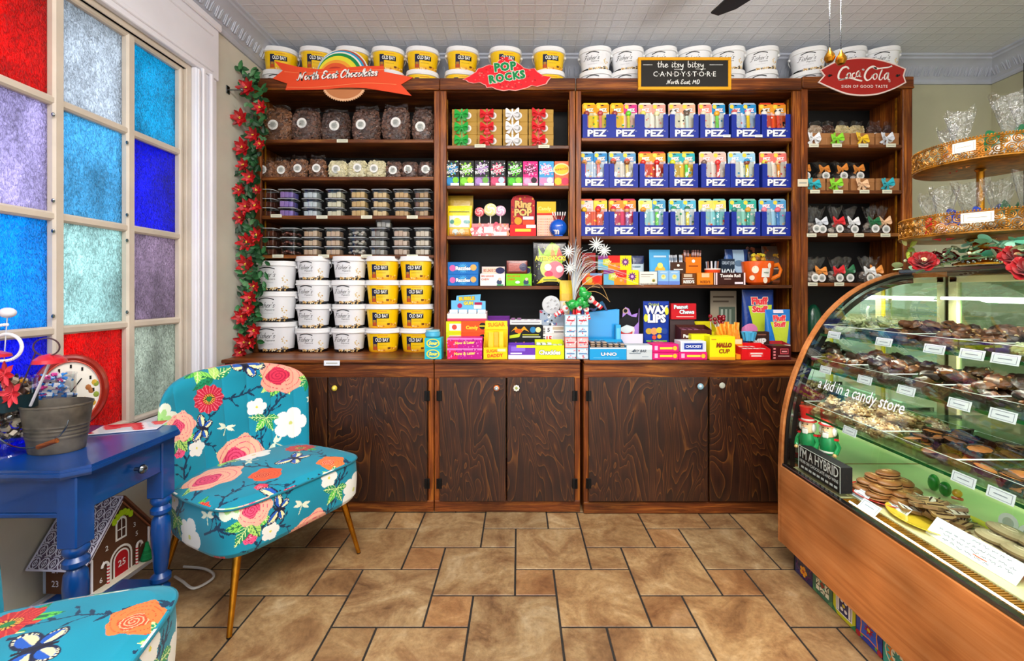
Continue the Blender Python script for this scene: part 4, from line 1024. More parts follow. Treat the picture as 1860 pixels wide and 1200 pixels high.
# ---- third shelf, narrow bookcase
z3 = SH2[2] + .001
def pouch(name, cat, label, px0, px1, pytop, Y, z, col, ops, d=.05, mat=None, rz=0, colb=None, group=None, seam='#ffffff'):
 xc, w = front(px0, px1, Y); h = PZ(pytop, Y) - z
 o = thing(name, label, cat, (xc, Y, z), rz, group)
 def fn(u, v):
  a = 2 * PI * u; ca, sa = math.cos(a), math.sin(a); k = (1 - v ** 3) * .92 + .04
  return (math.copysign(abs(ca) ** .45, ca) * w / 2 * (.97 + .03 * v) , -math.copysign(abs(sa) ** .9, -sa) * d / 2 * k * (min(1, v * 8 + .35)) + d / 2, h * v)
 mb = MB(col); mb.grid(fn, 32, 14, (lambda u, v: mixc(lin(col), lin(colb or col), v)), wrapu=True); mb.build('pouch', mat or FOIL, o)
 def yf(x, zz):
  v = min(1, max(0, zz / h)); k = (1 - v ** 3) * .92 + .04; t = min(1, abs(x) / (w / 2)); sa = (max(0, 1 - t ** 4.4)) ** .45
  return d / 2 - d / 2 * k * min(1, v * 8 + .35) * sa - .003
 mb = MB(); t_ = MB(); art(t_, w, h, ops); 
 # subdivide large patches so that they follow the belly
 bm = bmesh.new(); lay = bm.loops.layers.float_color.new('Col'); vv = [bm.verts.new(p) for p in t_.v]
 for f, c in zip(t_.f, t_.c):
  try: q = bm.faces.new([vv[i] for i in f])
  except ValueError: continue
  for lp in q.loops: lp[lay] = (*(c if not isinstance(c, str) else lin(c)), 1)
 bmesh.ops.triangulate(bm, faces=[f for f in bm.faces if len(f.verts) > 4])
 for _ in range(3):
  es = [e for e in bm.edges if e.calc_length() > .02]
  if es: bmesh.ops.subdivide_edges(bm, edges=es, cuts=1, use_grid_fill=True)
 for v_ in bm.verts: v_.co.y = yf(v_.co.x, v_.co.z) + v_.co.y * 1.0
 me = bpy.data.meshes.new('front_print'); bm.to_mesh(me); bm.free(); me.materials.append(mat or FOIL); po = bpy.data.objects.new('front_print', me); C.objects.link(po); po.parent = o
 return o
pouch('candy_bag', 'candy bag', 'yellow candy bag with a face of sweets, on the lollipop shelf', 811, 857, 372, YP, z3, '#f4d80e', [('r', .0, 1, .28, .66, '#d8dcd8'), ('c', .42, .46, .13, '#f4e21c'), ('c', .22, .46, .07, '#3a8a7a'), ('c', .8, .46, .06, '#5a9a98', 1.8), ('l', .1, .9, .78, .03, '#6a7a18'), ('r', 0, 1, 0, .24, '#e8a850'), ('c', .35, .13, .1, '#c8d8d8'), ('c', .6, .13, .1, '#e8d0a8')], .06)
pouch('candy_bag', 'candy bag', 'gold topped candy bag standing behind the yellow one', 812, 859, 354, YP + .09, z3, '#9a7a18', [('r', 0, 1, .7, .95, '#b8962a')], .05)
o, w, h = tray('lollipop_display', 'display box', 'pink patterned cardboard box holding three big lollipops', 857, 924, 406, YP, .09, '#d8707a', [('r', 0, 1, 0, 1, '#e08a8e'), ('d', 0, 1, 0, 1, 70, .14, ['#f2b0b4', '#f8e8e0', '#d45a70', '#e89a70'], 4), ('p', [(.1, .2), (.2, .7), (.32, .2)], '#f4f2ea'), ('r', .33, .58, .25, .75, '#f2efe8'), ('r', .6, .95, .05, .35, '#f8f4f4')], z3, hb=.07)
def lolly(px, py, r, c1, c2, label, Y=YP + .045, stick='#f2f0ea', zb=None, flat=.4):
 x, z = PX(px, Y), PZ(py, Y); o = thing('lollipop', label, 'lollipop', (x, Y, zb or z3 + .004), 0, 'lollipops in the pink box'); hz = z - (zb or z3 + .004)
 mb = MB(c1); c1_, c2_ = lin(c1), lin(c2)
 def sp(u, v):
  a = 2 * PI * u; b = PI * v; return (r * math.sin(b) * math.cos(a), -r * flat * math.cos(b), hz + r * math.sin(b) * math.sin(a))
 mb.grid(sp, 32, 16, lambda u, v: c1_ if ((u * 3 + v * 4.2) % 1) < .6 else c2_, wrapu=True); mb.build('candy_head', GLOSSY, o)
 mb = MB(stick); mb.tube([(0, 0, 0), (0, 0, hz - r * .9)], .0042, 8); mb.build('stick', PAPER, o)
 return o
lolly(871, 385, .034, '#e0505c', '#f2b8b8', 'red and white swirl lollipop, left of the three in the pink box')
lolly(891, 381, .046, '#ecea9a', '#f6f4d8', 'pale yellow lollipop, middle and largest in the pink box')
lolly(909, 383, .038, '#e8a8cc', '#f4e8f2', 'pink and white swirl lollipop, right of the three in the pink box')
tray('candy_display', 'display box', 'red display box with a tall printed header card reading Ring Pop', 926, 974, 408, YP, .08, '#d8141c', [('l', .2, .8, .4, .25, '#f4d040'), ('r', .62, .98, .72, 1.0, '#f6f2f0')], z3, hb=.085,
  header=(.22, '#b01420', [('d', .05, .95, .02, .98, 30, .04, ['#7a0c3a', '#d84a1c', '#e8a030'], 3), ('t', 'Ring', .5, .70, .30, '#f2b86a', {'bold': .05, 'out': '#2a0c10'}), ('t', 'POP', .5, .44, .30, '#f2c070', {'bold': .05, 'out': '#2a0c10'}), ('c', .3, .18, .12, '#e8a020'), ('r', .5, .95, .22, .32, '#dfe8f4'), ('r', .5, .98, .05, .2, '#e84a20')], .94, [(-.5, 0), (.5, 0), (.5, .82), (.4, .95), (.2, 1), (-.2, 1), (-.4, .95), (-.5, .82)]))
pbox('candy_button_pack', 'candy pack', 'hanging pack of candy dots with a yellow header, second from the shelf end', 975, 1010, 366, YP + .06, .03, '#f0c8b0', [('r', 0, 1, .66, 1, '#e8b81c'), ('r', 0, 1, .62, .68, '#d8301c'), ('t', 'Candy', .4, .8, .14, '#f8e87a', {'bold': .03})] + [('c', .1 + .11 * i, .06 + .075 * j, .014, ['#e88a9a', '#d87a50', '#e8b060'][i % 3]) for i in range(8) for j in range(7)], z3)
o = thing('candy_dispenser', 'round blue candy dispenser with a white letter m', 'dispenser', (PX(1014, YP + .05), YP + .05, z3))
mb = MB('#0e58c8'); mb.ball((0, 0, .062), (.062, .048, .062), 28, 16); mb.box(-.03, .03, -.03, .03, 0, .01, .003); mb.build('round_body', GLOSSY, o)
mb = MB('#f4f4f4'); put_text(mb, 'm', .055, -.018, .034, '#f6f6f6', fn=lambda x, z: -.0495 * math.sqrt(max(0, 1 - (x / .062) ** 2 - ((z - .062) / .062) ** 2)) - .001, bold=.05); mb.build('letter', PRINT, o)
mb = MB('#a81820')
for k in range(6): mb.tube([(-.02 + .01 * k, 0, .115), (-.035 + .016 * k, .004, .15)], .004, 6, '#a81820'); mb.tube([(-.035 + .016 * k, .004, .15), (-.04 + .018 * k, .004, .175)], .005, 6, '#e8e4e4')
mb.build('candy_sticks', GLOSSY, o)
# ---- fourth shelf, narrow bookcase
z4 = SH2[3] + .001
for lev in (0, 1):
 pbox('gum_carton', 'candy box', f'blue burst carton of gum on the fourth shelf, {["bottom", "top"][lev]} of two', 813, 869, (.078, .084)[lev], YP + .01 * lev, .12, '#1a70c0', [('s', .5, .5, .49, 16, '#4aa8e0'), ('c', .16, .5, .26, '#d86ab0'), ('c', .84, .55, .26, '#e8b060'), ('t', 'Razzles', .5, .48, .42, '#f4f8ff', {'bold': .05, 'out': '#16306a'})], z4 + lev * .079, group='blue gum cartons')
def chew(a, b, base, ink, label, top=None, seed=0):
 o, w, h = tray('gum_display', 'display box', label, a, b, 497, YP, .10, base, [('t', 'BIG LEAGUE', .30, .80, .20, ink, {'bold': .03, 'mw': .5}), ('t', 'CHEW', .2, .52, .22, ink, {'bold': .03, 'mw': .4}), ('c', .78, .3, .22, '#3a4a6a'), ('c', .80, .55, .13, '#e8c8b0'), ('r', .68, .95, .0, .12, '#4a9a6a'), ('c', .45, .3, .12, '#f2f2f2', 1.6)], z4, hb=.09,
      header=(.055, mixc(lin(base), lin(ink), .25), [('r', .04, .96, .04, .9, mixc(lin(base), lin('#f0d8b0'), .6)), ('t', 'BIG LEAGUE CHEW', .42, .5, .5, ink, {'bold': .03, 'mw': .7}), ('c', .8, .5, .42, '#2a2a5a', 1.4)]))
 return o, w, h
chew(872, 917, '#f2eeee', '#c8501c', 'white and orange bubble gum display box between the blue and green ones')
o, w, h = chew(919, 966, '#7ad01c', '#d86a10', 'green and orange bubble gum display box with pouches on top')
pouch('gum_pouch', 'candy bag', 'brown gum pouch poking out above the green gum display', 920, 958, 473, YP + .05, z4 + .085, '#7a2a1c', [('r', .1, .9, .2, .8, '#a84a38'), ('c', .8, .5, .3, '#2a1a4a')], .02)
rr_ = [('r', .02, .98, .02, .98, '#17151a'), ('d', 0, 1, 0, 1, 40, .012, ['#b8d048', '#e8e8e0'], 5), ('p', [(.2, .55), (.16, .88), (.34, .66), (.42, .9), (.5, .7), (.56, 1.0), (.66, .7), (.78, .9), (.82, .62), (.94, .7), (.85, .5)], '#9ad028'), ('p', [(.5, .6), (.57, .98), (.68, .62)], '#e88a2c'), ('p', [(.66, .6), (.76, .9), (.9, .62)], '#e0503c'),
   ('c', .52, .40, .24, '#c8d870', 1.0), ('c', .66, .36, .2, '#e87a8a', 1.0), ('c', .44, .42, .08, '#d8ecf4'), ('c', .78, .38, .08, '#e8ecf0'), ('c', .46, .27, .07, '#e0305a', 1.4), ('t', 'AFTERSHOCKS', .52, .62, .14, '#f2e21c', {'bold': .05, 'out': '#2a3a10'}), ('p', [(.1, .04), (.3, .2), (.6, .22), (.92, .08), (.6, .1), (.4, .1)], '#e8d820'), ('l', .3, .7, .12, .03, '#5a7a18')]
pouch('candy_bag', 'candy bag', 'black candy bag with a green and red flame crown, beside the silver twigs', 968, 1030, 439, YP + .005, z4, '#16141a', rr_, .05)
# ---- dispenser displays, three rows of seven
def pez_box():
 o = thing('dispenser_display', '', 'display box'); w, d, t = .196, .13, .0025; B = '#1c2f94'
 mb = MB(B)
 hf, hs = .074, .168
 mb.prism([(-w / 2, 0), (w / 2, 0), (w / 2, hs), (w / 2 - .030, hs), (w / 2 - .034, hs - .006), (w / 2 - .034, hf + .01), (w / 2 - .042, hf), (-w / 2 + .042, hf), (-w / 2 + .034, hf + .01), (-w / 2 + .034, hs - .006), (-w / 2 + .030, hs), (-w / 2, hs)], 0, t, 'xz', B)
 for sx in (-w / 2, w / 2 - t): mb.box(sx, sx + t, t, d, 0, hs)
 mb.box(-w / 2 + t, w / 2 - t, d - t, d, 0, hs); mb.box(-w / 2 + t, w / 2 - t, t, d - t, 0, t)
 mb.build('tray', PRINT, o)
 mb = MB(); put_text(mb, 'PEZ', .062, 0.0, .034, '#0e1850', y=-.0006, bold=.05, sx=1.25); put_text(mb, 'PEZ', .062, -.002, .036, '#f4f6fa', y=-.0012, bold=.035, sx=1.25)
 # brick joints across the letters
 for k in (1, 2): mb.box(-.062, .058, -.0017, -.0016, .014 + .0145 * k, .015 + .0145 * k, 0, '#a8b0d4')
 put_text(mb, 'TM', .008, .072, .052, '#f4f6fa', y=-.0006)
 mb.build('lettering', PRINT, o)
 return o
def pez_card(head, stick, top, body, knob_, seed, hs=0):
 """blister card: printed backing, clear blister, dispenser with a head"""
 rr = random.Random(seed); o = thing('blister_pack', '', 'blister pack'); w, h = .094, .262
 mb = MB(body)
 mb.prism([(-w / 2, 0), (w / 2, 0), (w / 2, h - .012), (w / 2 - .012, h), (-w / 2 + .012, h), (-w / 2, h - .012)], 0, .0012, 'xz', body)
 art(mb, w, h, [('r', .0, 1, .72, .955, top), ('c', .22, .9, .055, '#f2d84a'), ('r', .0, 1, .66, .78, mixc(lin(body), lin('#ffffff'), .5)), ('p', [(.0, .70), (1, .74), (1, .82), (0, .78)], top),
       ('t', 'PEZ', .54, .80, .115, '#f8f8f8', {'bold': .05, 'out': knob_, 'rot': .06, 'mw': .8}), ('p', [(.36, .925), (.5, .945), (.64, .925), (.58, .92), (.42, .92)], '#15161c'),
       ('d', .05, .95, .05, .6, 16, .03, [body, top, knob_, '#f4f0e8'], seed), ('c', .78, .24, .05, knob_), ('c', .76, .33, .035, '#f0d0a8'), ('r', .55, .95, .04, .12, mixc(lin(knob_), lin('#ffffff'), .3))])
 mb.build('backing_card', PRINT, o)
 x = -.018
 mb = MB(stick); mb.box(x - .0105, x + .0105, -.022, -.006, .030, .166, .004, stick); mb.box(x - .013, x + .013, -.024, -.004, .026, .034, .002, stick); mb.build('stick', GLOSSY, o)
 mb = MB(head); hz = .182
 mb.ball((x, -.014, hz), (.020, .015, .019), 14, 9, head)
 if hs == 1: mb.ball((x - .014, -.014, hz + .016), (.009, .006, .009), 8, 6, knob_); mb.ball((x + .014, -.014, hz + .016), (.009, .006, .009), 8, 6, knob_)
 if hs == 2: mb.lathe([(.021, 0), (.019, .012), (.010, .022), (.0, .025)], 14, x, -.014, hz + .004, knob_)
 if hs == 3: mb.ball((x, -.028, hz - .004), (.009, .008, .006), 8, 6, knob_)
 mb.build('dispenser_head', GLOSSY, o)
 mb = MB(); mb.grid(lambda u, v: (-.037 + .074 * u, -.001 - .027 * (math.sin(PI * min(1, max(0, u))) ** .3) * (math.sin(PI * v) ** .25), .014 + .180 * v), 8, 10, None, (1, 1, 1)); mb.build('blister', CLEARP, o)
 return o
box0 = pez_box()
CB = {  # left card, right card: head, stick, header, body, accent, head style
 0: [(('#a0403c', '#e8948a', '#f0a020', '#f4d420', '#2c9a50', 0), ('#c04848', '#e87a78', '#f0a020', '#f2d83a', '#2c9a50', 0)), (('#a0403c', '#f0a890', '#f0a020', '#f4c820', '#2c9a50', 0), ('#6ad030', '#d8d828', '#d83a8a', '#f4c8b8', '#2c9a80', 0)),
  (('#e8dc6a', '#f2f4ea', '#f0b0a0', '#eceade', '#e86a5a', 0), ('#e8e4b0', '#f6f4e0', '#e8a090', '#eee6d8', '#e86a5a', 0)), (('#f0f0ea', '#f4f2ea', '#f0b090', '#eee6cc', '#30302c', 1), ('#6a5a50', '#d8ece4', '#f0b090', '#ece6d4', '#30302c', 1)),
  (('#ecd8b8', '#e8b878', '#f08a7a', '#e8e0cc', '#e86a5a', 0), ('#f0a828', '#7ad84a', '#2f8fc8', '#dce8ec', '#e8503a', 0)), (('#f4f0f0', '#a8a0cc', '#2a8fd0', '#c8d8ec', '#e06a6a', 2), ('#f4e8e0', '#f4d010', '#2a8fd0', '#a8c0e0', '#e87aa0', 1)), (('#f4f0e8', '#e88060', '#f0a030', '#d8442a', '#1c1a1c', 1), ('#f4f0e8', '#e8401c', '#f0a030', '#e05a28', '#1c1a1c', 1))],
 1: [(('#d89a70', '#e05a68', '#2a86c8', '#c0d4e8', '#e0a030', 3), ('#e8a078', '#e45a60', '#2a86c8', '#b8d0e8', '#e0a030', 3)), (('#8a4a1c', '#e8c060', '#5a9ac8', '#d8d4cc', '#e87060', 2), ('#8a4a1c', '#ecc058', '#5a9ac8', '#d0ccc4', '#e87060', 2)), (('#d8301c', '#e8c0e0', '#f0a030', '#d8442a', '#f4c040', 0), ('#d8201c', '#ec201c', '#f0a030', '#b83a24', '#f4c040', 0)),
  (('#d8dc20', '#60d0d8', '#2aa8b0', '#d8b040', '#f0901c', 0), ('#e8c888', '#58d83a', '#2aa8b0', '#e0b83a', '#f0901c', 0)), (('#7a6058', '#8a7a78', '#f0c0b0', '#e4dcd4', '#c83a3a', 0), ('#e03a3a', '#ec3c34', '#f0c0b0', '#d8ccc4', '#c83a3a', 0)), (('#e8d8d4', '#6ac0d8', '#9cd0ec', '#e4e8e4', '#3aa0d8', 0), ('#8a4a38', '#f0d81c', '#9cd0ec', '#e0e8e0', '#3aa0d8', 2)), (('#e8e04a', '#b8d4e8', '#f07a70', '#e8e4d8', '#e04048', 3), ('#ecc898', '#f0941c', '#f07a70', '#e8dccc', '#e04048', 3))],
 2: [(('#e8b01c', '#f0b01c', '#d8d4cc', '#e05a40', '#d83048', 0), ('#e8481c', '#f0501c', '#f4d040', '#e86a50', '#d83048', 2)), (('#d89a60', '#8a5a9a', '#f0902c', '#c83a60', '#d83048', 2), ('#e0a868', '#9a6aa8', '#f0902c', '#c83a60', '#d83048', 2)), (('#f09a28', '#4ab0b8', '#e8dc8a', '#a0d4d8', '#e8a070', 3), ('#d0e4e8', '#6ad838', '#4a98c8', '#a0c8dc', '#3a9a70', 2)), (('#d8ece8', '#dce0c0', '#4aa8c8', '#d4dccc', '#3a9a70', 2), ('#d0e4ec', '#f2dc18', '#5ab8d8', '#c8d4dc', '#3a7a60', 2)),
  (('#dce4dc', '#50b8cc', '#e8dc6a', '#9ad4dc', '#e06a4a', 0), ('#dce4dc', '#40b0b8', '#e8dc6a', '#80ccd0', '#d85038', 0)), (('#3a8a80', '#38a898', '#3ab0a0', '#8ad0c0', '#e88030', 0), ('#e8a840', '#1ca88a', '#3ab0a0', '#90d0c0', '#e88030', 0)), (('#f08aa0', '#f0c8a0', '#5aa8dc', '#a8d4ec', '#f07aa8', 0), ('#f0708a', '#2a7cc8', '#5aa8dc', '#98cce8', '#f07aa8', 0))]}
first_box = True
for row, (sh, xs, ytop) in enumerate([(SH3[0], [1083, 1136, 1188, 1243, 1298, 1355, 1410], 176), (SH3[1], [1079, 1133, 1188, 1242, 1300, 1353, 1411], 264), (SH3[2], [1079, 1133, 1188, 1244, 1299, 1355, 1410], 352)]):
 rn = ['top', 'middle', 'bottom'][row]
 for i, px in enumerate(xs):
  x = PX(px, YP) + (.004 if i == 0 else 0); lab = f'blue dispenser display box in the {rn} row, {nth(i, 7)}'; grp = 'blue dispenser display boxes'
  if first_box: box0.location = (x, YP, sh + .001); box0['label'] = lab; box0['group'] = grp; first_box = False
  else: dup(box0, (x, YP, sh + .001), 0, lab, grp)
  for s_ in (0, 1):
   hd, st, tp, bd, ac, hs = CB[row][i][s_]
   o = pez_card(hd, st, tp, bd, ac, row * 20 + i * 2 + s_, hs)
   o.location = (x + (-.0475, .0475)[s_] + R.uniform(-.001, .001), YP + .034 + .004 * R.random(), sh + .0045); o.rotation_euler = (math.radians(-3), 0, R.uniform(-.015, .015))
   o['label'] = f'dispenser blister pack in the {rn} row, {["left", "right"][s_]} one of the {nth(i, 7)} box'; o['group'] = 'dispenser blister packs'
for px, rw, idx in ((1316, 0, 'fifth'), (1374, 0, 'sixth')): price_card(px + 4, 247, .05, .018, Y=YP - .004, label=f'white price card in front of the {idx} blue display box, top row', col='#f2f4f8')
# ---- fourth shelf of the wide bookcase
z5 = SH3[3] + .001; Q = YP
jelly = [('r', 0, .3, .0, .75, '#6ab8dc'), ('r', .0, .35, .72, 1, '#8a3a8a'), ('r', .3, .66, 0, .5, '#f0901c'), ('r', .3, .66, .5, 1, '#d8241c'), ('p', [(.15, .75), (.34, .8), (.3, .25), (.14, .35)], '#c8d048'), ('r', .66, 1, 0, 1, '#f4e010'), ('s', .82, .55, .34, 10, '#6a2a7a'), ('c', .82, .55, .1, '#d8a8d8'), ('t', 'Jelly', .3, .58, .26, '#f8f4a0', {'bold': .04, 'shear': .2, 'mw': .3}), ('c', .5, .3, .09, '#e8b07a'), ('c', .62, .22, .09, '#d86a5a')]
pbox('candy_carton', 'candy box', 'colourful jelly sweet carton with a yellow end, lower of two', 1096, 1160, 490, Q, .12, '#e8a020', jelly, z5)
pbox('candy_carton', 'candy box', 'colourful jelly sweet carton with a yellow end, set back on a stack', 1086, 1147, 464, Q + .09, .1, '#e8a020', jelly, z5 + .105)
pbox('candy_carton', 'candy box', 'plain brown carton under the set-back jelly sweet carton', 1086, 1147, .10, Q + .122, .08, '#7a4a30', [], z5)
pbox('candy_carton', 'candy box', 'orange and red sweet carton behind the silver twigs', 1057, 1094, 496, Q, .1, '#e84a1c', [('r', 0, 1, .8, 1, '#8ab0e0'), ('r', 0, .4, .8, 1, '#f08a3a'), ('c', .35, .4, .3, '#e8c84a'), ('c', .75, .5, .3, '#f02a1c'), ('r', 0, .6, 0, .18, '#f0901c')], z5)
pbox('candy_carton', 'candy box', 'tall dark red sweet carton at the left end of the shelf', 1057, 1082, 459, Q + .1, .08, '#5a1414', [('r', 0, 1, .55, 1, '#a01c1c'), ('c', .5, .7, .15, '#8a4a2a'), ('c', .5, .3, .12, '#6a3a2a')], z5)
pbox('candy_carton', 'candy box', 'white carton with small print and striped foot on the gift shelf', 1161, 1194, 493, Q, .08, '#eeeade', [('l', .1, .8, .75, .05, '#8a8a84'), ('l', .1, .6, .6, .04, '#a8a8a0'), ('c', .8, .32, .13, '#c8a860'), ('c', .8, .3, .07, '#5a7a3a')] + [('r', .03 + .07 * k, .06 + .07 * k, .0, .12, '#5a5a58') for k in range(14)], z5)
pouch('candy_bag', 'candy bag', 'pale blue pouch with a navy top behind the white carton', 1147, 1171, 464, Q + .09, z5, '#b8ccd8', [('r', 0, 1, .72, 1, '#1a2a5a'), ('l', .1, .7, .6, .05, '#5a7a8a'), ('c', .6, .25, .14, '#8a3a1c')], .05)
for i, a in enumerate((1195, 1215)):
 pbox('candy_carton', 'candy box', f'small light blue carton with a yellow figure, {["left", "right"][i]} of the pair', a, a + 20, 491, Q, .08, '#8abce8', [('r', 0, 1, 0, .25, '#6a8ad8'), ('c', .5, .55, .17, '#d8e0a0'), ('c', .5, .6, .09, '#e8c858'), ('l', .2, .8, .85, .04, '#e8f0f8')], z5, group='light blue cartons')
o = pouch('candy_display', 'display box', 'rounded light blue header board with an orange flower, above the light blue cartons', 1180, 1218, 453, Q + .095, z5, '#4aa8e0', [('l', .2, .8, .78, .05, '#c8e4f4'), ('c', .5, .4, .15, '#f0b83a'), ('c', .3, .3, .08, '#e8a040'), ('c', .72, .3, .09, '#e89a48'), ('c', .5, .55, .08, '#f8e070'), ('p', [(.35, .02), (.62, .02), (.5, .2)], '#8a5ac8')], .03, PRINT)
def upright(label, a, b, top, Y, z, col, ops, sticks=None, name='candy_display', d=.07, hs=.05, group=None):
 o, w, h = tray(name, 'display box', label, a, b, top, Y, d, col, ops, z, group=group)
 if sticks:
  n, c1, c2, nm, gl = sticks; rr = random.Random(a); src = None
  for k in range(n):
   x = -w / 2 + .012 + (w - .024) * (k % max(2, n // 2)) / (max(2, n // 2) - 1); yy = .015 + (.03 if k >= n // 2 else 0)
   if src is None:
    mb = MB(c1); mb.box(-.006, .006, -.003, .003, 0, h + hs, .002, c1); mb.box(-.0062, .0062, -.0033, .0033, h + hs * .2, h + hs * .65, .001, c2); s = mb.build(nm, FOIL); tag(s, gl, 'candy stick', gl + ' group'); src = s
   else: s = src.copy(); C.objects.link(s)
   s.location = (o.location[0] + x, Y + yy, z + .003); s.rotation_euler = (rr.uniform(-.04, .06), rr.uniform(-.1, .1), 0); s['label'] = gl; s['group'] = gl[:40]
 return o
reed = lambda bc, fc: [('c', .5, .86, .06, '#f4f0e8'), ('l', .2, .8, .66, .04, fc), ('t', "REED'S", .5, .28, .26, fc, {'bold': .04})]
upright('brown display box lettered REED\'S with silver sticks standing in it', 1218, 1246, 476, Q + .09, z5, '#4a2c1c', reed('#4a2c1c', '#f4f0e8'), (10, '#d8dce4', '#8a9ab0', 'candy_stick', 'silver wrapped candy sticks in the brown display box'))
upright('orange display box lettered REED\'S with brown sticks, behind the small orange carton', 1245, 1274, 467, Q + .09, z5, '#ee7c14', reed('', '#8a3a0c') + [('r', 0, 1, .28, .33, '#f8d0a0')][:0], (8, '#7a4a44', '#c8a8a8', 'candy_stick', 'brown wrapped candy sticks in the tall orange display box'))
pbox('candy_carton', 'candy box', 'small brown carton lettered REED\'S on the gift shelf front', 1238, 1264, 496, Q, .07, '#6a3c1c', [('r', .15, .75, .66, .92, '#c8b49a'), ('l', .1, .85, .5, .05, '#f4f0e8'), ('t', "REED'S", .5, .24, .32, '#f6f4ee', {'bold': .05, 'out': '#2a140c'})], z5)
pbox('candy_carton', 'candy box', 'small orange carton lettered REED\'S beside the brown one', 1266, 1296, 495, Q, .07, '#f0861c', [('r', .28, .75, .62, .95, '#f0c49a'), ('t', "REED'S", .5, .22, .28, '#7a3a0c', {'bold': .03})], z5)
o = thing('candy_cup', 'orange and red cup lettered COW TALES filled with wrapped sticks', 'candy cup', (PX(1294, Q + .10), Q + .10, z5))
mb = MB(); rb, rt, hh = .044, .054, .115; mb.lathe([(rb, 0), (rt * .98, hh * .92), (rt, hh * .92), (rt, hh), (rt - .003, hh)], 28, 0, 0, 0, ['#e84a18', '#e84a18', '#e8e4dc', '#e8e4dc']); fn_ = lambda x, z: -math.sqrt(max(0, (rb + (rt - rb) * z / hh) ** 2 - x * x)) - .001
put_text(mb, 'COW', .036, 0, .062, '#f8f6f0', fn=fn_, bold=.05); put_text(mb, 'TALES', .033, 0, .030, '#f8f6f0', fn=fn_, bold=.05, maxw=.07); mb.build('paper_cup', PRINT, o)
mb = MB('#e8e8ec')
for k in range(9): q = k * 2 * PI / 9; mb.tube([(.025 * math.cos(q), .025 * math.sin(q), .01), (.04 * math.cos(q), .035 * math.sin(q), .165)], .006, 6, ['#e8e8f0', '#b8c0d0', '#8a5a48'][k % 3])
mb.build('wrapped_sticks', FOIL, o)
pbox('gift_tin', 'gift box', 'dark blue gift box with pale capitals reading GREAT JOB MOM', 1310, 1335, 470, Q + .08, .05, '#1c2a3c', [('t', 'GREAT JOB', .5, .84, .16, '#b8c8d8', {'bold': .02}), ('t', 'MOM', .5, .40, .55, '#e8f0f4', {'bold': .01, 'mw': .94})], z5)
mb = None
o, w, h = pbox('candy_carton', 'candy box', 'dark brown carton lettered Tootsie Roll with pink striped ends', 1297, 1354, 495, Q - .005, .07, '#3a1a14', [('r', 0, .03, 0, 1, '#f4dcdc'), ('r', .05, .10, 0, 1, '#f0d0d4'), ('r', .95, 1, 0, 1, '#f4dcdc'), ('t', 'Tootsie Roll', .52, .74, .34, '#f6f0ec', {'bold': .04, 'mw': .8}), ('l', .32, .54, .44, .06, '#d8c0b8'), ('r', .66, .93, .05, .22, '#f2e4f0')], z5)
o = thing('mug', 'big orange mug with white dots and a label, holding sweets', 'mug', (PX(1376, Q + .10), Q + .10, z5)); o.scale = (1.32, 1.0, 1.75)
mb = MB('#f0601a'); mb.lathe([(.045, 0), (.062, .01), (.078, .05), (.084, .092), (.080, .094), (.074, .05), (.05, .012)], 32, cap=True); mb.build('mug_body', GLOSSY, o)
mb = MB('#f07a1c'); mb.tube([(.078, 0, .075), (.11, 0, .082), (.125, 0, .06), (.115, 0, .038), (.07, 0, .022)], .009, 8); mb.build('handle', GLOSSY, o)
mb = MB(); fm = lambda x, z: -math.sqrt(max(0, (.062 + .022 * min(1, z / .09)) ** 2 - x * x)) - .006
for (x, z, r) in ((-.04, .06, .015), (-.05, .028, .010), (.012, .018, .012), (.03, .075, .011)): mb.add([(x + r * math.cos(k * PI / 8), fm(x + r * math.cos(k * PI / 8), z), z + r * math.sin(k * PI / 8)) for k in range(16)], [tuple(range(16))], '#f8e8d0')
mb.grid(lambda u, v: (-.01 + .045 * u, fm(-.01 + .045 * u, .03 + .035 * v) - .0005, .03 + .035 * v), 4, 1, None, '#f2f4ec'); mb.box(0, .026, fm(0, .05) - .003, fm(0, .05) - .002, .047, .050, 0, '#7a8a7a'); mb.build('dots_and_label', PRINT, o)
mb = MB('#e8c81c'); rr = random.Random(2)
for k in range(9): mb.ball((rr.uniform(-.04, .04), rr.uniform(-.04, .04), .095 + rr.uniform(0, .02)), (.016, .014, .012), 8, 5, rr.choice(['#e8c81c', '#c88a1c', '#8a5a2c']))
for k in range(5): mb.tube([(0, 0, .105), (.02 * math.cos(k * 1.3), .01, .125), (.035 * math.cos(k * 1.3), -.01 + .02 * math.sin(k), .118)], .005, 6, '#ecd83a')
mb.build('sweets', FOIL, o)
pouch('candy_bag', 'candy bag', 'dark blue pouch with a pale tongue shaped panel, behind the orange mug', 1319, 1361, 452, Q + .12, z5, '#1a3a78', [('p', [(.32, .98), (.80, .98), (.80, .45), (.56, .25), (.32, .45)], '#a8c8e4'), ('c', .56, .6, .09, '#5a7a9a', 1.4), ('c', .12, .75, .1, '#2a5aa0')], .05)
pouch('candy_bag', 'candy bag', 'big brown caramel bag with orange popcorn edges, right end of the gift shelf', 1388, 1440, 446, Q + .19, z5, '#6a5648', [('d', .82, 1, .0, 1, 60, .025, ['#d8681c', '#8a3a10', '#e8903a'], 2), ('d', 0, .3, .55, 1, 22, .025, ['#c85a1c', '#7a3a18'], 5), ('t', 'gds', .52, .76, .2, '#f0b83a', {'bold': .04}), ('c', .72, .86, .045, '#f4f4f0'), ('l', .3, .7, .4, .025, '#e8dcd0'), ('l', .4, .7, .25, .02, '#c8b8a8'), ('r', .3, .75, .02, .12, '#c8744a')], .08)
pouch('candy_bag', 'candy bag', 'dark bag with brown clusters wedged beside the big caramel bag', 1360, 1392, 450, Q + .21, z5, '#2c1a1a', [('d', 0, 1, .1, 1, 50, .04, ['#7a3a28', '#4a2420', '#a0583a'], 6)], .05)
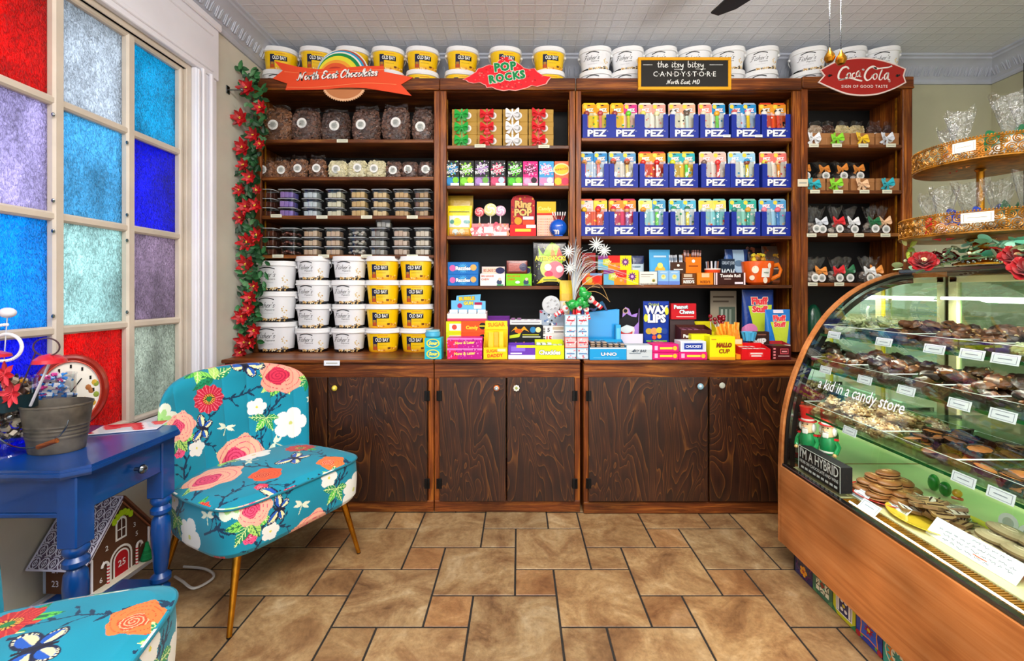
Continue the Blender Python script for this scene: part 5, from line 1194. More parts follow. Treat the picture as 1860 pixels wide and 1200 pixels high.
# ---- sweets on the counter, narrow bookcase (front edge of the worktop at Y = 2.66)
zc = ZCT + .001; F = 2.685; Mi = 2.80; Bk = 2.98
def sour(i):
 return [('r', 0, 1, 0, 1, '#28b4c4'), ('c', .5, .5, .42, '#e8dc30', 1.5), ('c', .5, .5, .34, '#1f8fb4', 1.5), ('t', 'Sour', .5, .5, .42, '#f2ec4a', {'bold': .05, 'shear': .2, 'mw': .8})]
for lev in (0, 1): pbox('gum_pack', 'candy box', f'small turquoise carton in front of the yellow tubs, {["bottom", "top"][lev]} of two', 771, 802, .064, F, .08, '#28b0c0', sour(lev), zc + lev * .065)
o = thing('candy_jar', 'small blue jar on top of the turquoise cartons', 'jar', (PX(786, F + .04), F + .04, zc + .131)); mb = MB(); mb.lathe([(.04, 0), (.046, .008), (.046, .03), (.04, .034), (.042, .035), (.042, .045), (.0, .046)], 24, 0, 0, 0, ['#4ab4dc', '#4ab4dc', '#3aa4cc', '#a8dcec', '#8accdc', '#8accdc']); mb.build('jar_body', GLOSSY, o)
for lev in range(2): pbox('candy_carton', 'candy box', f'magenta carton at the left of the counter front, {["bottom", "top"][lev]} of two', 812, 876, (.066, .062)[lev], F, .10, '#c8148c', [('r', 0, 1, 0, 1, '#b8148a'), ('r', 0, .3, 0, 1, '#e0205a'), ('r', 0, 1, .82, 1, '#e878c8'), ('d', 0, 1, .1, .9, 40, .07, ['#d838a8', '#8a0c78', '#f080c8'], lev), ('t', 'Now & Later', .5, .52, .36, '#f8d46a', {'bold': .04, 'rot': .05})], zc + lev * .067)
for lev in range(3):
 ops = [('r', 0, .36, 0, 1, '#d4e018'), ('r', .08, .36, .2, .8, '#f2ece0'), ('c', .2, .5, .22, '#d84a3a'), ('r', .36, 1, 0, 1, '#ec5420'), ('t', 'Candy', .62, .46, .4, '#f6d030', {'bold': .05, 'mw': .34}), ('c', .88, .6, .3, '#1c1a14'), ('r', .80, .96, .55, .65, '#e8d820')]
 pbox('candy_carton', 'candy box', f'yellow-green and orange carton behind the magenta ones, {["bottom", "middle", "top"][lev]} of three', 810, 886, .073, Mi, .11, '#e8c020', ops, zc + lev * .074, group='yellow-green and orange cartons')
o, w, h = tray('gum_display', 'display box', 'light blue bubble gum display with a cartoon style header on the orange cartons', 812, 884, .045, Mi + .01, .09, '#e8c8c8', [('r', 0, 1, 0, .35, '#c83a5a'), ('r', 0, 1, .35, 1, '#f0e4e0')], zc + .223, hb=.06,
  header=(.10, '#6ab8e0', [('t', 'BUBBLE', .45, .86, .30, '#f0c830', {'bold': .06, 'out': '#4a1c4a', 'rot': .06, 'mw': .6}), ('t', 'GUM', .5, .55, .28, '#f0d84a', {'bold': .06, 'out': '#4a1c4a'}), ('c', .25, .4, .16, '#a81c5a'), ('r', .66, .88, .2, .45, '#f2ead8'), ('r', .68, .9, .45, .62, '#a01c50')], .9, [(-.5, 0), (.5, 0), (.5, .7), (.34, .72), (.36, 1.15), (-.34, 1.05), (-.36, .75), (-.5, .75)]))
src = None
for k in range(8):
 lab = f'small white gum box in the bubble gum display, {["front", "back"][k // 4]} row, {nth(k % 4, 4)}'
 x = o.location[0] + (-.090 + .06 * (k % 4)); loc = (x, Mi + .016 + .035 * (k // 4), zc + .226 + .022 * (k // 4))
 if src is None: mb = MB('#e8eef2'); mb.box(-.026, .026, 0, .028, 0, .045, .002); mb.box(-.018, .018, -.0006, 0, .012, .026, 0, '#a8c0d0'); src = mb.build('gum_box', PRINT); s = src
 else: s = src.copy(); C.objects.link(s)
 s.location = loc; tag(s, lab, 'gum box', 'small white gum boxes')
tray('candy_display', 'display box', 'purple open candy tray behind the yellow Sugar Daddy box', 884, 926, .13, Mi + .10, .1, '#6a2a8a', [('l', .1, .9, .5, .1, '#e878c0')], zc + .1, inner='', hb=.145)
pbox('candy_carton', 'candy box', 'purple carton under the purple open tray', 884, 926, .098, Mi + .10, .1, '#5a2478', [], zc)
sd = [('t', 'SUGAR', .38, .70, .34, '#e8601c', {'bold': .04, 'rot': .05, 'mw': .6}), ('t', 'DADDY', .48, .30, .38, '#e03c1c', {'bold': .04, 'rot': .06, 'mw': .7}), ('r', .58, .92, .66, .9, '#f6f0a8')]
tray('candy_display', 'display box', 'tall yellow display lettered SUGAR DADDY on the counter front', 878, 922, 631, F, .10, '#f6d014', sd, zc, hb=.19, header=(.055, '#f4d828', [('t', 'SUGAR', .5, .55, .6, '#e8861c', {'bold': .04, 'rot': .04})]))
for k, (dx, tilt) in enumerate([(-.03, -.05), (.0, .0), (.03, .04)]):
 o = thing('caramel_pop', f'yellow wrapped caramel pop in the tall yellow display, {["left", "middle", "right"][k]}', 'candy', (PX(900, F) + dx, F + .035 + .012 * k, zc + .004), tilt, 'yellow caramel pops')
 mb = MB('#f0c814'); mb.box(-.019, .019, -.005, .005, .03, .16, .005, ['#f0c814', '#e0b010', '#f4d41c'][k]); mb.build('wrapper', FOIL, o); mb = MB('#f4efe0'); mb.tube([(0, 0, 0), (0, 0, .035)], .003, 6); mb.build('stick', PAPER, o)
tw = [('r', 0, 1, 0, 1, '#15181a'), ('p', [(.05, .55), (.2, .9), (.3, .6), (.45, .92), (.6, .55), (.45, .7), (.3, .35), (.15, .7)], '#f0a01c'), ('c', .28, .6, .14, '#e8641c', 1.8), ('c', .72, .68, .2, '#2a7ab0'), ('c', .88, .68, .18, '#e8dc9a'), ('p', [(.0, .3), (.35, .45), (.3, .2), (0, .1)], '#c8d82a'), ('l', .4, .95, .18, .06, '#e8e8d0'), ('l', .4, .9, .32, .06, '#c8c820')]
for lev in (0, 1): pbox('candy_carton', 'candy box', f'black carton with yellow and orange twists, {["lower", "upper"][lev]} of two', 925, 985, (.100, .096)[lev], Mi + .02, .10, '#15181a', tw, zc + lev * .101)
o, w, h = tray('candy_display', 'display box', 'flat white tray of purple candy on the black cartons', 926, 984, .028, Mi + .022, .09, '#dfe4e4', [('l', .05, .95, .4, .2, '#8a8a90')], zc + .199, hb=.03)
bars(7, o, w, .09, .016, .01, '#7a3a7a', '#e8c8e8', 'purple wrapped candy in the flat white tray', 'purple wrapped candy pieces')
tray('candy_display', 'display box', 'low purple and white candy tray beside the yellow-green box', 923, 973, .085, F + .004, .09, '#6a3ab4', [('r', 0, 1, 0, .3, '#ece4f4'), ('r', .1, .62, .55, .9, '#8a68d8'), ('l', .08, .5, .36, .10, '#f4f0fc'), ('r', .3, 1, .8, 1, '#d8d828')], zc, hb=.09)
o, w, h = tray('candy_display', 'display box', 'yellow-green display box lettered Chuckles on the counter front', 972, 1025, 627, F - .002, .10, '#d4e01c', [('t', 'Chuckles', .5, .48, .42, '#f8f8f0', {'bold': .05, 'out': '#1c2a10'})], zc, hb=.11)
bars(8, o, w, .10, .072, .01, '#e8ecec', '#d0d8d8', 'white wrapped candy in the yellow-green display box', 'white wrapped candy bars')
for lev, (hh, c) in enumerate([(.075, '#e8e6e2'), (.062, '#eeeae6'), (.05, '#f0ece8')]):
 pbox('candy_carton', 'candy box', f'white and dark banded carton left of the red nutcracker holder, {["bottom", "middle", "top"][lev]} of three', 986, 1026, hh, Mi + .03, .09, c, [('r', .12, .4, .1, .9, '#f4f4f4'), ('t', ['b', '15', '5'][lev], .26, .5, .7, ['#4a9ac0', '#d83a30', '#5a5a60'][lev], {'bold': .05, 'mw': .25}), ('r', .45, .98, .55, .9, ['#6a3a2c', '#dcdad8', '#c8b49a'][lev]), ('l', .5, .95, .2, .12, '#4a4448')] + [('r', 0, .1, .08 + .2 * k, .18 + .2 * k, '#2c2a30') for k in range(4)], zc + [0, .076, .139][lev])
pbox('candy_display', 'display box', 'grey cat patterned display board with a round silver top, by the silver twigs', 980, 1024, .10, Mi + .06, .012, '#9aa8b8', [('d', 0, 1, 0, 1, 26, .09, ['#e8ecf0', '#b83a4a', '#5a78a8', '#2c3038'], 8)], zc + .19)
pbox('candy_carton', 'candy box', 'tall plain carton holding up the grey display board', 982, 1022, .188, Mi + .13, .05, '#3a3034', [], zc)
mb = MB('#c4c8cc'); mb.lathe([(.056, 0), (.058, .003), (.0, .006)], 28, sx=1, sy=1); mb.v = [(x, -z, y) for x, y, z in mb.v]
for k in range(7): mb.tube([(.03 * math.cos(k * .9), -.006, .03 * math.sin(k * .9)), (.03 * math.cos(k * .9) + .012, -.02, .03 * math.sin(k * .9) + .01)], .004, 5, '#eceef0')
o = mb.build('silver_disc', GLOSSY); tag(o, 'round silver disc with white wrapped sweets above the grey display board', 'disc'); o.location = (PX(1001, Mi + .06), Mi + .062, zc + .325)
src = None
for lev in range(4):
 for k in range(2):
  if lev == 3 and k == 2: continue
  base = '#a8cce0' if lev % 2 == 0 or lev == 3 else '#e07a78'
  pbox('candy_carton', 'candy box', f'small pastel carton by the cabinet gap, level {["one", "two", "three", "four"][lev]} from the counter, {["left", "right"][k]}', 1026 + 22 * k, 1047 + 22 * k, .066, F + (.0 if lev < 3 else 0), .08, base, [('r', .05, .95, .1, .9, mixc(lin(base), lin('#f4f0f0'), .45)), ('d', .05, .95, .1, .9, 16, .08, ['#e89aa8', '#88b8d8', '#f0f4f4', '#c85a68'], lev * 2 + k), ('l', .15, .85, .45, .12, ['#5a8ab8', '#c83a48'][lev % 2])], zc + lev * .067, group='small pastel cartons')
# ================================================================ COUNTER OF THE WIDE BOOKCASE
F3 = 2.662
o, w, h = tray('candy_display', 'display box', 'blue display box lettered U-NO with opened candy bars piled on top', 1071, 1138, 631, F3, .12, '#1c9ad8', [('r', 0, 1, .9, 1, '#e8f0f4'), ('t', 'U·NO', .52, .45, .36, '#f4f8fc', {'bold': .04, 'sx': 1.4, 'out': '#1c4a8a'}), ('l', .1, .8, .14, .04, '#6ac0e8')], zc, hb=.11)
bars(15, o, w, .14, .072, .01, '#b8a088', '#3a2a20', 'silver-brown wrapped bar piled on the blue display box', 'wrapped bars on the blue display box', seed=3)
pbox('candy_carton', 'candy box', 'silver-grey carton lettered Sky Bar beside the blue one', 1138, 1185, 627, F3, .11, '#c4ced4', [('r', 0, 1, .7, 1, '#e2e8ea'), ('t', 'SKY BAR', .5, .60, .24, '#2c3844', {'bold': .03, 'shear': .3}), ('p', [(.18, .55), (.34, .78), (.30, .55)], '#3a4a5a'), ('l', .1, .55, .42, .05, '#5a6a78'), ('l', .6, .85, .2, .04, '#8a9aa8')], zc)
for i, (a, b, n) in enumerate([(1185, 1233, 2), (1233, 1285, 1)]):
 for lev in range(n):
  pbox('candy_carton', 'candy box', f'flat pink carton with yellow lettering, {["left stack bottom", "left stack top", "under the dark blue and white one"][i * 2 + lev]}', a, b, .046, F3 - .004 * lev, .11, '#e01a74', [('r', .08, .2, .25, .8, '#f4b8d8'), ('l', .28, .76, .36, .28, '#f8e040'), ('c', .86, .5, .28, '#f0c030')], zc + lev * .047)
pbox('candy_carton', 'candy box', 'white and dark blue carton lettered CHUCKEY on the pink one', 1236, 1283, .064, F3 + .002, .11, '#e4e8f0', [('r', .06, .94, .16, .9, '#c8d4ec'), ('r', .14, .86, .24, .82, '#1c3a9a'), ('t', 'CHUCKEY', .5, .5, .34, '#f4f6fa', {'bold': .03, 'mw': .62})], zc + .047)
pbox('candy_carton', 'candy box', 'bright yellow carton lettered MALLO CUP at the counter front', 1289, 1336, 611, F3, .10, '#e8e414', [('t', 'MALLO', .55, .62, .24, '#9a3c14', {'bold': .05, 'shear': .15, 'out': '#7a3010', 'mw': .62}), ('t', 'CUP', .55, .36, .24, '#9a3c14', {'bold': .05, 'shear': .15, 'mw': .45}), ('l', .06, .25, .86, .03, '#c85a2c'), ('r', 0, 1, 0, .12, '#f0a01c')], zc)
pbox('candy_carton', 'candy box', 'bright yellow carton set back beside the MALLO CUP one, lettered MALLO', 1256, 1290, 607, F3 + .085, .09, '#e8e414', [('t', 'MALLO', .55, .6, .2, '#9a3c14', {'bold': .04, 'shear': .15}), ('r', .8, .98, .35, .7, '#a8d4e0')], zc)
pbox('candy_carton', 'candy box', 'flat orange carton under the edge of the yellow one', 1337, 1346, .03, F3 + .01, .10, '#f0901c', [], zc)
o, w, h = tray('candy_display', 'display box', 'bright red open carton with white script right of the yellow one', 1347, 1400, .064, F3, .11, '#d8181e', [('r', .25, .75, .3, .7, '#e83a3a'), ('l', .3, .72, .52, .14, '#f4e0dc'), ('l', .33, .68, .3, .12, '#f4e8e4')], zc, hb=.09)
bars(8, o, w, .11, .05, .01, '#c82028', '#f0e4e0', 'red wrapped bar in the bright red carton', 'red wrapped bars')
pbox('candy_carton', 'candy box', 'dark maroon carton with a pink badge next to the display case', 1403, 1437, .082, F3, .11, '#4a1418', [('r', .42, .86, .42, .82, '#e8606a'), ('r', .45, .83, .47, .77, '#5a1c20'), ('l', .5, .78, .56, .10, '#f0a0a4'), ('l', .3, .9, .25, .05, '#d8b8b4')] + [('r', .04, .16, .08 + .22 * k, .2 + .22 * k, '#e88a90') for k in range(4)], zc)
tray('candy_display', 'display box', 'open pale topped red carton behind the maroon one', 1372, 1436, .075, F3 + .13, .09, '#b83038', [('r', 0, 1, .7, 1, '#e8d4cc')], zc, hb=.09)
# middle and back of that counter
o = thing('gift_bag', 'light blue gift bag with tissue at the left of the wide counter', 'gift bag', (PX(1087, 2.86), 2.86, zc))
mb = MB('#2a9ce0'); mb.prism([(-.11, 0), (.13, 0), (.135, .295), (-.09, .27)], 0, .002, 'xz'); mb.prism([(-.11, 0), (.13, 0), (.135, .295), (-.09, .27)], .068, .07, 'xz'); mb.box(-.11, .13, .002, .068, 0, .002)
for s_ in (0, 1): mb.add([((-.11, .13)[s_], 0, 0), ((-.11, .13)[s_], .07, 0), ((-.09, .135)[s_], .07, (.27, .295)[s_]), ((-.09, .135)[s_], 0, (.27, .295)[s_])], [(0, 1, 2, 3)])
mb.build('bag_body', GLOSSY, o)
mb = MB('#8ad0f0'); mb.grid(lambda u, v: (-.08 + .19 * u, .02 + .03 * v, .25 + .08 * math.sin(PI * u) * (1 - v * .3) + .02 * math.sin(u * 14)), 14, 4, lambda u, v: mixc(lin('#5ab8ec'), lin('#d0b8e8'), .5 + .5 * math.sin(u * 9)))
mb.build('tissue', FOIL, o)
pbox('candy_carton', 'candy box', 'narrow light blue carton standing beside the gift bag', 1118, 1128, 590, 2.80, .05, '#3aa8e0', [('r', .2, .8, .1, .9, '#6ac4ec')], zc)
o, w, h = tray('candy_display', 'display box', 'purple display with a black moustache shaped header card', 1120, 1168, 606, 2.90, .09, '#a81cc0', [('r', 0, 1, .5, 1, '#e8e0f0'), ('l', .1, .9, .2, .1, '#d87ae8')], zc, hb=.07,
  header=(.235, '#b088dc', [('c', .5, .36, .22, '#f0e8e0', 1.05), ('c', .5, .30, .14, '#d83a34', 1.2), ('c', .5, .40, .12, '#e8f4f4', 1.5), ('p', [(-.02, .75), (.1, .62), (.3, .72), (.5, .84), (.7, .76), (.9, .74), (1.0, .98), (.98, .6), (.8, .46), (.5, .52), (.2, .42), (.02, .55)], '#151318'), ('c', .45, .92, .08, '#c8a890'), ('c', .45, .92, .055, '#151318'), ('p', [(.1, .2), (.9, .22), (.75, .0), (.3, .0)], '#9ac83a'), ('l', .28, .72, .09, .04, '#1c2a10')], .96, [(-.42, 0), (.42, 0), (.5, .3), (.52, 1.0), (.46, .86), (.2, .8), (.1, .98), (-.05, 1.03), (-.15, .9), (-.18, .7), (-.45, .62), (-.52, .82), (-.5, .45)]))
pouch('candy_bag', 'candy bag', 'rounded dark blue pack lettered WAX LIPS', 1169, 1216, 547, 2.93, zc + .055, '#16389a', [('t', 'WAX', .5, .80, .24, '#f4f8fc', {'bold': .06, 'out': '#0c1c5a'}), ('t', 'LIPS', .5, .60, .24, '#f4f8fc', {'bold': .06, 'out': '#0c1c5a'}), ('c', .9, .78, .09, '#d8d83a', .5), ('c', .09, .62, .09, '#d8d83a', .5), ('t', 'Original', .4, .93, .09, '#c8d83a', {'mw': .4}), ('c', .2, .32, .07, '#c8a83a'), ('c', .4, .32, .08, '#e8a060'), ('c', .6, .34, .07, '#d8c83a'), ('c', .8, .32, .07, '#2a4a9a'), ('l', .1, .9, .08, .03, '#7ac03a'), ('c', .4, .18, .05, '#d8503a'), ('c', .6, .2, .05, '#e8b83a')], .02, PRINT)
o, w, h = tray('candy_display', 'display box', 'low blue display tray with yellow print in front of the WAX LIPS pack', 1190, 1240, .075, 2.84, .14, '#1c5ab8', [('p', [(.2, .1), (.3, .8), (.9, .9), (.95, .2)], '#e8ecf0'), ('c', .45, .6, .25, '#a8d02a', 1.5), ('c', .84, .5, .25, '#f0dc2a', .6), ('c', .84, .5, .13, '#2a3a5a', .6)], zc, hb=.10)
bars(7, o, w, .14, .06, .01, '#b02028', '#e8b0c0', 'red wax candy in the low blue tray', 'red wax candies')
mb = MB('#f0eeea'); mb.grid(lambda u, v: (-.10 + .20 * u, .10 * v, .012 + .05 * v * (1 - .3 * u) + .008 * math.sin(u * 8)), 8, 4); mb.box(-.10, .10, .0, .10, 0, .012, .002, '#ece8e4')
o = mb.build('paper_sack', PAPER); tag(o, 'crumpled white paper packet between the purple and blue displays', 'packet'); o.location = (PX(1172, 2.80), 2.80, zc)
mb = MB('#e8dcc0'); rr = random.Random(6)
for k in range(3): mb.at((-.03 + .03 * k, .0, .0), rr.uniform(-.2, .2), rr.uniform(-.3, 0)); mb.box(-.02, .02, -.002, .002, 0, .045, .001, ['#ecdcb8', '#dcc8a0', '#e8e0cc'][k])
o = mb.build('paper_tags', PAPER); tag(o, 'small cream paper tags standing behind the pink cartons', 'paper tag'); o.location = (PX(1202, 2.79), 2.79, zc + .094 * 0)
pc_ = [('r', 0, 1, .0, .45, '#c81c24'), ('t', 'Peanut', .38, .78, .32, '#e8f4f8', {'bold': .05, 'out': '#16384a', 'rot': .03, 'mw': .6}), ('t', 'Chews', .62, .46, .34, '#e8f4f8', {'bold': .05, 'out': '#16384a', 'mw': .6}), ('l', .2, .9, .14, .05, '#f0b8b4')]
pbox('candy_carton', 'candy box', 'red carton lettered Peanut Chews, the one leaning at the back', 1219, 1265, .105, 2.94, .04, '#c41a26', pc_, zc + .225)
pbox('candy_carton', 'candy box', 'plain grey carton under the leaning red one', 1217, 1262, .223, 2.95, .05, '#4a3c3c', [], zc)
o, w, h = tray('candy_display', 'display box', 'brown and red carton lettered Peanut Chews in front of the red one', 1237, 1293, .096, 2.80, .11, '#4a1f18', [('r', 0, 1, 0, .32, '#e03424'), ('t', 'Peanut Chews', .5, .58, .3, '#f4f0ea', {'bold': .05, 'out': '#1c0c0a'}), ('l', .35, .7, .16, .05, '#f4c8b8')], zc + .072, hb=.12)
bars(8, o, w, .11, .08, .01, '#5a2a3a', '#a86a8a', 'brown wrapped bar in the brown and red carton', 'brown wrapped bars')
pbox('candy_carton', 'candy box', 'flat orange-red carton under the brown and red one', 1237, 1293, .070, 2.80, .11, '#e8541c', [('r', 0, .4, 0, 1, '#f08a1c')], zc)
o, w, h = tray('candy_display', 'display box', 'tall yellow sided display holding red gumball sticks', 1272, 1306, .145, 2.93, .12, '#e8dc1c', [('r', .75, 1, 0, 1, '#c89a1c')], zc, hb=.205)
rr = random.Random(5); src = None
for k in range(9):
 lab = 'dark red gumball stick in the tall yellow display'
 if src is None: mb = MB('#8a1420'); mb.tube([(0, 0, 0), (0, 0, .2)], .003, 6, '#e8e0d8'); mb.ball((0, 0, .205), .014, 10, 7, '#8a1622'); mb.ball((0, 0, .18), .010, 10, 7, '#a01c2a'); src = mb.build('gumball_stick', GLOSSY); s = src
 else: s = src.copy(); C.objects.link(s)
 s.location = (o.location[0] + rr.uniform(.02, .075), 2.96 + rr.uniform(0, .04), zc + .004 + rr.uniform(0, .04)); s.rotation_euler = (rr.uniform(-.1, .1), rr.uniform(-.1, .25), 0); tag(s, lab, 'candy stick', 'dark red gumball sticks')
o, w, h = tray('candy_display', 'display box', 'orange display box of Chick-O-Stick packs', 1313, 1349, .115, 2.76, .08, '#f08c14', [('t', 'Chick·O·Stick', .5, .25, .15, '#f4ead8', {'bold': .04}), ('r', .62, .96, .72, .98, '#f8dcae'), ('l', .1, .22, .8, .06, '#a84a0c')], zc, hb=.12)
src = None
for k in range(8):
 if src is None: mb = MB('#f09a1c'); mb.grid(lambda u, v: (-.018 + .036 * u, .004 * math.sin(u * PI * 3 + v * 4), .19 * v), 6, 8, lambda u, v: mixc(lin('#e87c10'), lin('#f8b83a'), .5 + .5 * math.sin(u * 9 + v * 7))); src = mb.build('snack_pack', FOIL); s = src
 else: s = src.copy(); C.objects.link(s)
 s.location = (o.location[0] - .045 + .03 * (k % 4), 2.775 + .03 * (k // 4), zc + .004 + .012 * (k % 3)); s.rotation_euler = (-.02, rr.uniform(-.22, .25), rr.uniform(-.2, .2)); tag(s, 'crinkled orange snack pack in the orange display box', 'snack pack', 'crinkled orange snack packs')
pbox('framed_notice', 'notice', 'cream notice card with a small photo, leaning at the back of the wide bookcase', 1290, 1338, 528, 3.20, .006, '#a89c86', [('l', .1, .9, .88, .03, '#5a4c3c'), ('l', .1, .7, .80, .03, '#6a5c4c'), ('r', .32, .95, .15, .72, '#5a6a5c'), ('r', .40, .48, .2, .68, '#b8c4b4'), ('r', .56, .64, .2, .68, '#a8b4a4'), ('r', .72, .80, .3, .68, '#98a494')], zc + .001)
ff = lambda: [('t', 'Fluff', .5, .80, .16, '#f03a4a', {'bold': .06, 'out': '#f4ecd0'}), ('t', 'Stuff', .5, .66, .14, '#f03a4a', {'bold': .06, 'out': '#f4ecd0'}), ('p', [(.15, .72), (.9, .74), (.7, .05), (.4, .05)], '#c8dc3a')][::-1]
pouch('candy_bag', 'candy bag', 'blue cotton candy bag lettered Fluff Stuff, the higher one at the back', 1352, 1410, 526, 3.06, zc + .02, '#123a8c', ff() + [('c', .2, .3, .12, '#e888c0'), ('c', .75, .15, .14, '#a8dcf0', 1.4)], .07)
pouch('candy_bag', 'candy bag', 'bright blue cotton candy bag lettered Fluff Stuff, the lower one in front', 1394, 1440, 562, 2.90, zc + .0, '#1c7ad0', ff() + [('c', .4, .1, .13, '#a8dcf0', 1.5), ('r', .3, .7, .92, .99, '#e8e0f0')], .06)
o, w, h = pbox('candy_carton', 'candy box', 'dark brown carton lettered MIP with white letters', 1366, 1398, .150, 2.86, .04, '#3a2420', [('t', 'MIP', .42, .55, .36, '#f4f2f0', {'bold': .06, 'out': '#16100e', 'rot': .08}), ('l', .3, .8, .85, .06, '#8a5a4a'), ('r', .2, .7, .0, .08, '#e8e4e0')], zc)
o = thing('candy_jar', 'clear tube of pink and blue candy with a blue crimped top', 'candy tube', (PX(1360, 2.80), 2.80, zc))
mb = MB('#e8a0c8'); mb.lathe([(.026, 0), (.028, .01), (.026, .08)], 18, 0, 0, 0, ['#f07ab8', '#e890c8']); mb.build('candy', GLOSSY, o); mb = MB(); mb.lathe([(.030, 0), (.030, .13)], 20, cap=False); mb.build('clear_tube', CLEARP, o)
mb = MB('#4ab8e8'); mb.grid(lambda u, v: ((.030 + .014 * v + .003 * math.cos(u * 2 * PI * 10)) * math.cos(2 * PI * u), (.030 + .014 * v + .003 * math.cos(u * 2 * PI * 10)) * math.sin(2 * PI * u), .10 + .055 * v), 60, 2, wrapu=True); mb.build('crimped_top', FOIL, o)
# silver holder with nutcracker heads, twigs and ribbon in front of the upright
o = thing('candy_holder', 'red holder with green-hatted candy toppers between the two bookcases', 'candy holder', (PX(1048, 2.80), 2.80, zc))
mb = MB('#d8141c'); mb.box(-.035, .05, -.0, .05, .0, .27, .004, '#c81820')
for k in range(6): mb.tube([(-.04 + .018 * k, -.01, .19), (-.042 + .019 * k, -.012, .30)], .007, 8, ['#2a3a9a', '#d8141c', '#e82030', '#d8141c', '#1c2a7a', '#f4f0ec'][k])
for k in range(4): mb.ball((-.02 + .02 * k, -.016, .225 + .01 * (k % 2)), (.009, .006, .012), 8, 6, '#f08a1c')
mb.build('red_pack', GLOSSY, o)
for i, (x, z, a, s_) in enumerate([(-.055, .315, 1.0, 1.0), (.015, .325, .1, .8), (.065, .375, -.9, 1.05), (.05, .315, -.3, .8)]):
 t = MB('#1ca83a'); m0 = Matrix.Translation((x, -.02, z)) @ Matrix.Rotation(a, 4, 'Y') @ Matrix.Scale(s_ * 1.4, 4); t.setm(m0)
 t.ball((0, 0, .018), (.022, .02, .026), 12, 8, '#1a9a3a'); t.ball((.010, -.004, .035), (.014, .014, .018), 10, 6, '#28b848'); t.lathe([(.024, -.006), (.027, 0), (.024, .006)], 14, 0, 0, .002, '#148030')
 t.ball((0, 0, -.016), (.017, .016, .018), 12, 8, '#f2ece4'); t.ball((.0, -.016, -.012), (.006, .005, .006), 8, 5, '#d83a3a'); t.tube([(0, 0, -.03), (0, 0, -.075)], .009, 8, '#e8303a'); t.tube([(0, -.001, -.045), (0, -.001, -.052)], .0095, 8, '#f8f4f0'); t.tube([(0, -.001, -.06), (0, -.001, -.067)], .0095, 8, '#f8f4f0')
 t.build('topper', GLOSSY, o)
o = thing('twig_spray', 'spray of silver glitter twigs with star flowers between the bookcases', 'decoration', (PX(1040, 2.83), 2.83, zc + .27))
mb = MB('#c8ccd0'); rr = random.Random(12)
mb.tube([(.0, .02, -.26), (.0, .01, .0), (.005, 0, .02)], .012, 8, '#b8bcc0')
for k in range(34):
 sx = rr.gauss(.10, .11); ht = rr.uniform(.42, .50) - abs(sx) * .5; pts = []
 for j in range(8):
  t = j / 7; pts.append((.005 + sx * t ** 2.4 * 1.3, -.02 * t + rr.uniform(-.002, .002), ht * (1 - (1 - t) ** 1.6) - .11 * max(0, t - .7) * abs(sx) * 12))
 mb.tube(pts, [.0030 * (1 - .75 * j / 7) for j in range(8)], 5, rr.choice(['#c8ccd0', '#e0dccc', '#a8b4c0']))
mb.build('twigs', SATIN, o)
def starf(x, z, r, par, y=-.03, col='#dfe4e4', n=12):
 mb = MB(col)
 for k in range(n):
  a = 2 * PI * k / n; mb.tube([(x, y, z), (x + r * .6 * math.cos(a), y - .008, z + r * .6 * math.sin(a)), (x + r * math.cos(a), y - .002, z + r * math.sin(a))], [.0035, .0042, .0008], 5)
 mb.ball((x, y - .004, z), .008, 8, 5, '#f4f2e0'); f = mb.build('star_flower', SATIN, par); return f
zt0 = zc + .27
for px, py, r in ((1032, 457, .045), (1035, 487, .045), (1083, 444, .05), (1097, 455, .045)): starf(PX(px, 2.80) - o.location[0], PZ(py, 2.80) - zt0, r, o)
mb = MB('#c8a060')
for (x0, z0, x1, z1, q) in ((1062, 531, 1108, 548, .03), (1050, 545, 1090, 523, .04), (1075, 520, 1105, 545, .05)):
 P = [(PX(x0 + (x1 - x0) * t, 2.78) - o.location[0], -.05 - .02 * math.sin(PI * t), PZ(z0 + (z1 - z0) * t, 2.78) - zt0 + q * math.sin(PI * t)) for t in [i / 12 for i in range(13)]]; mb.tube(P, .0016, 5)
mb.build('curled_wire', SATIN, o)
pouch('candy_pack', 'candy pack', 'slim yellow and white pack standing up behind the silver twigs', 1017, 1041, 509, 2.90, zc + .002, '#ece8e0', [('r', 0, 1, .8, 1, '#f0cc1c'), ('r', 0, 1, .72, .82, '#e8b82a'), ('d', .1, .9, .45, .7, 14, .03, ['#e8a0a0', '#f0d890'], 3)], .03)
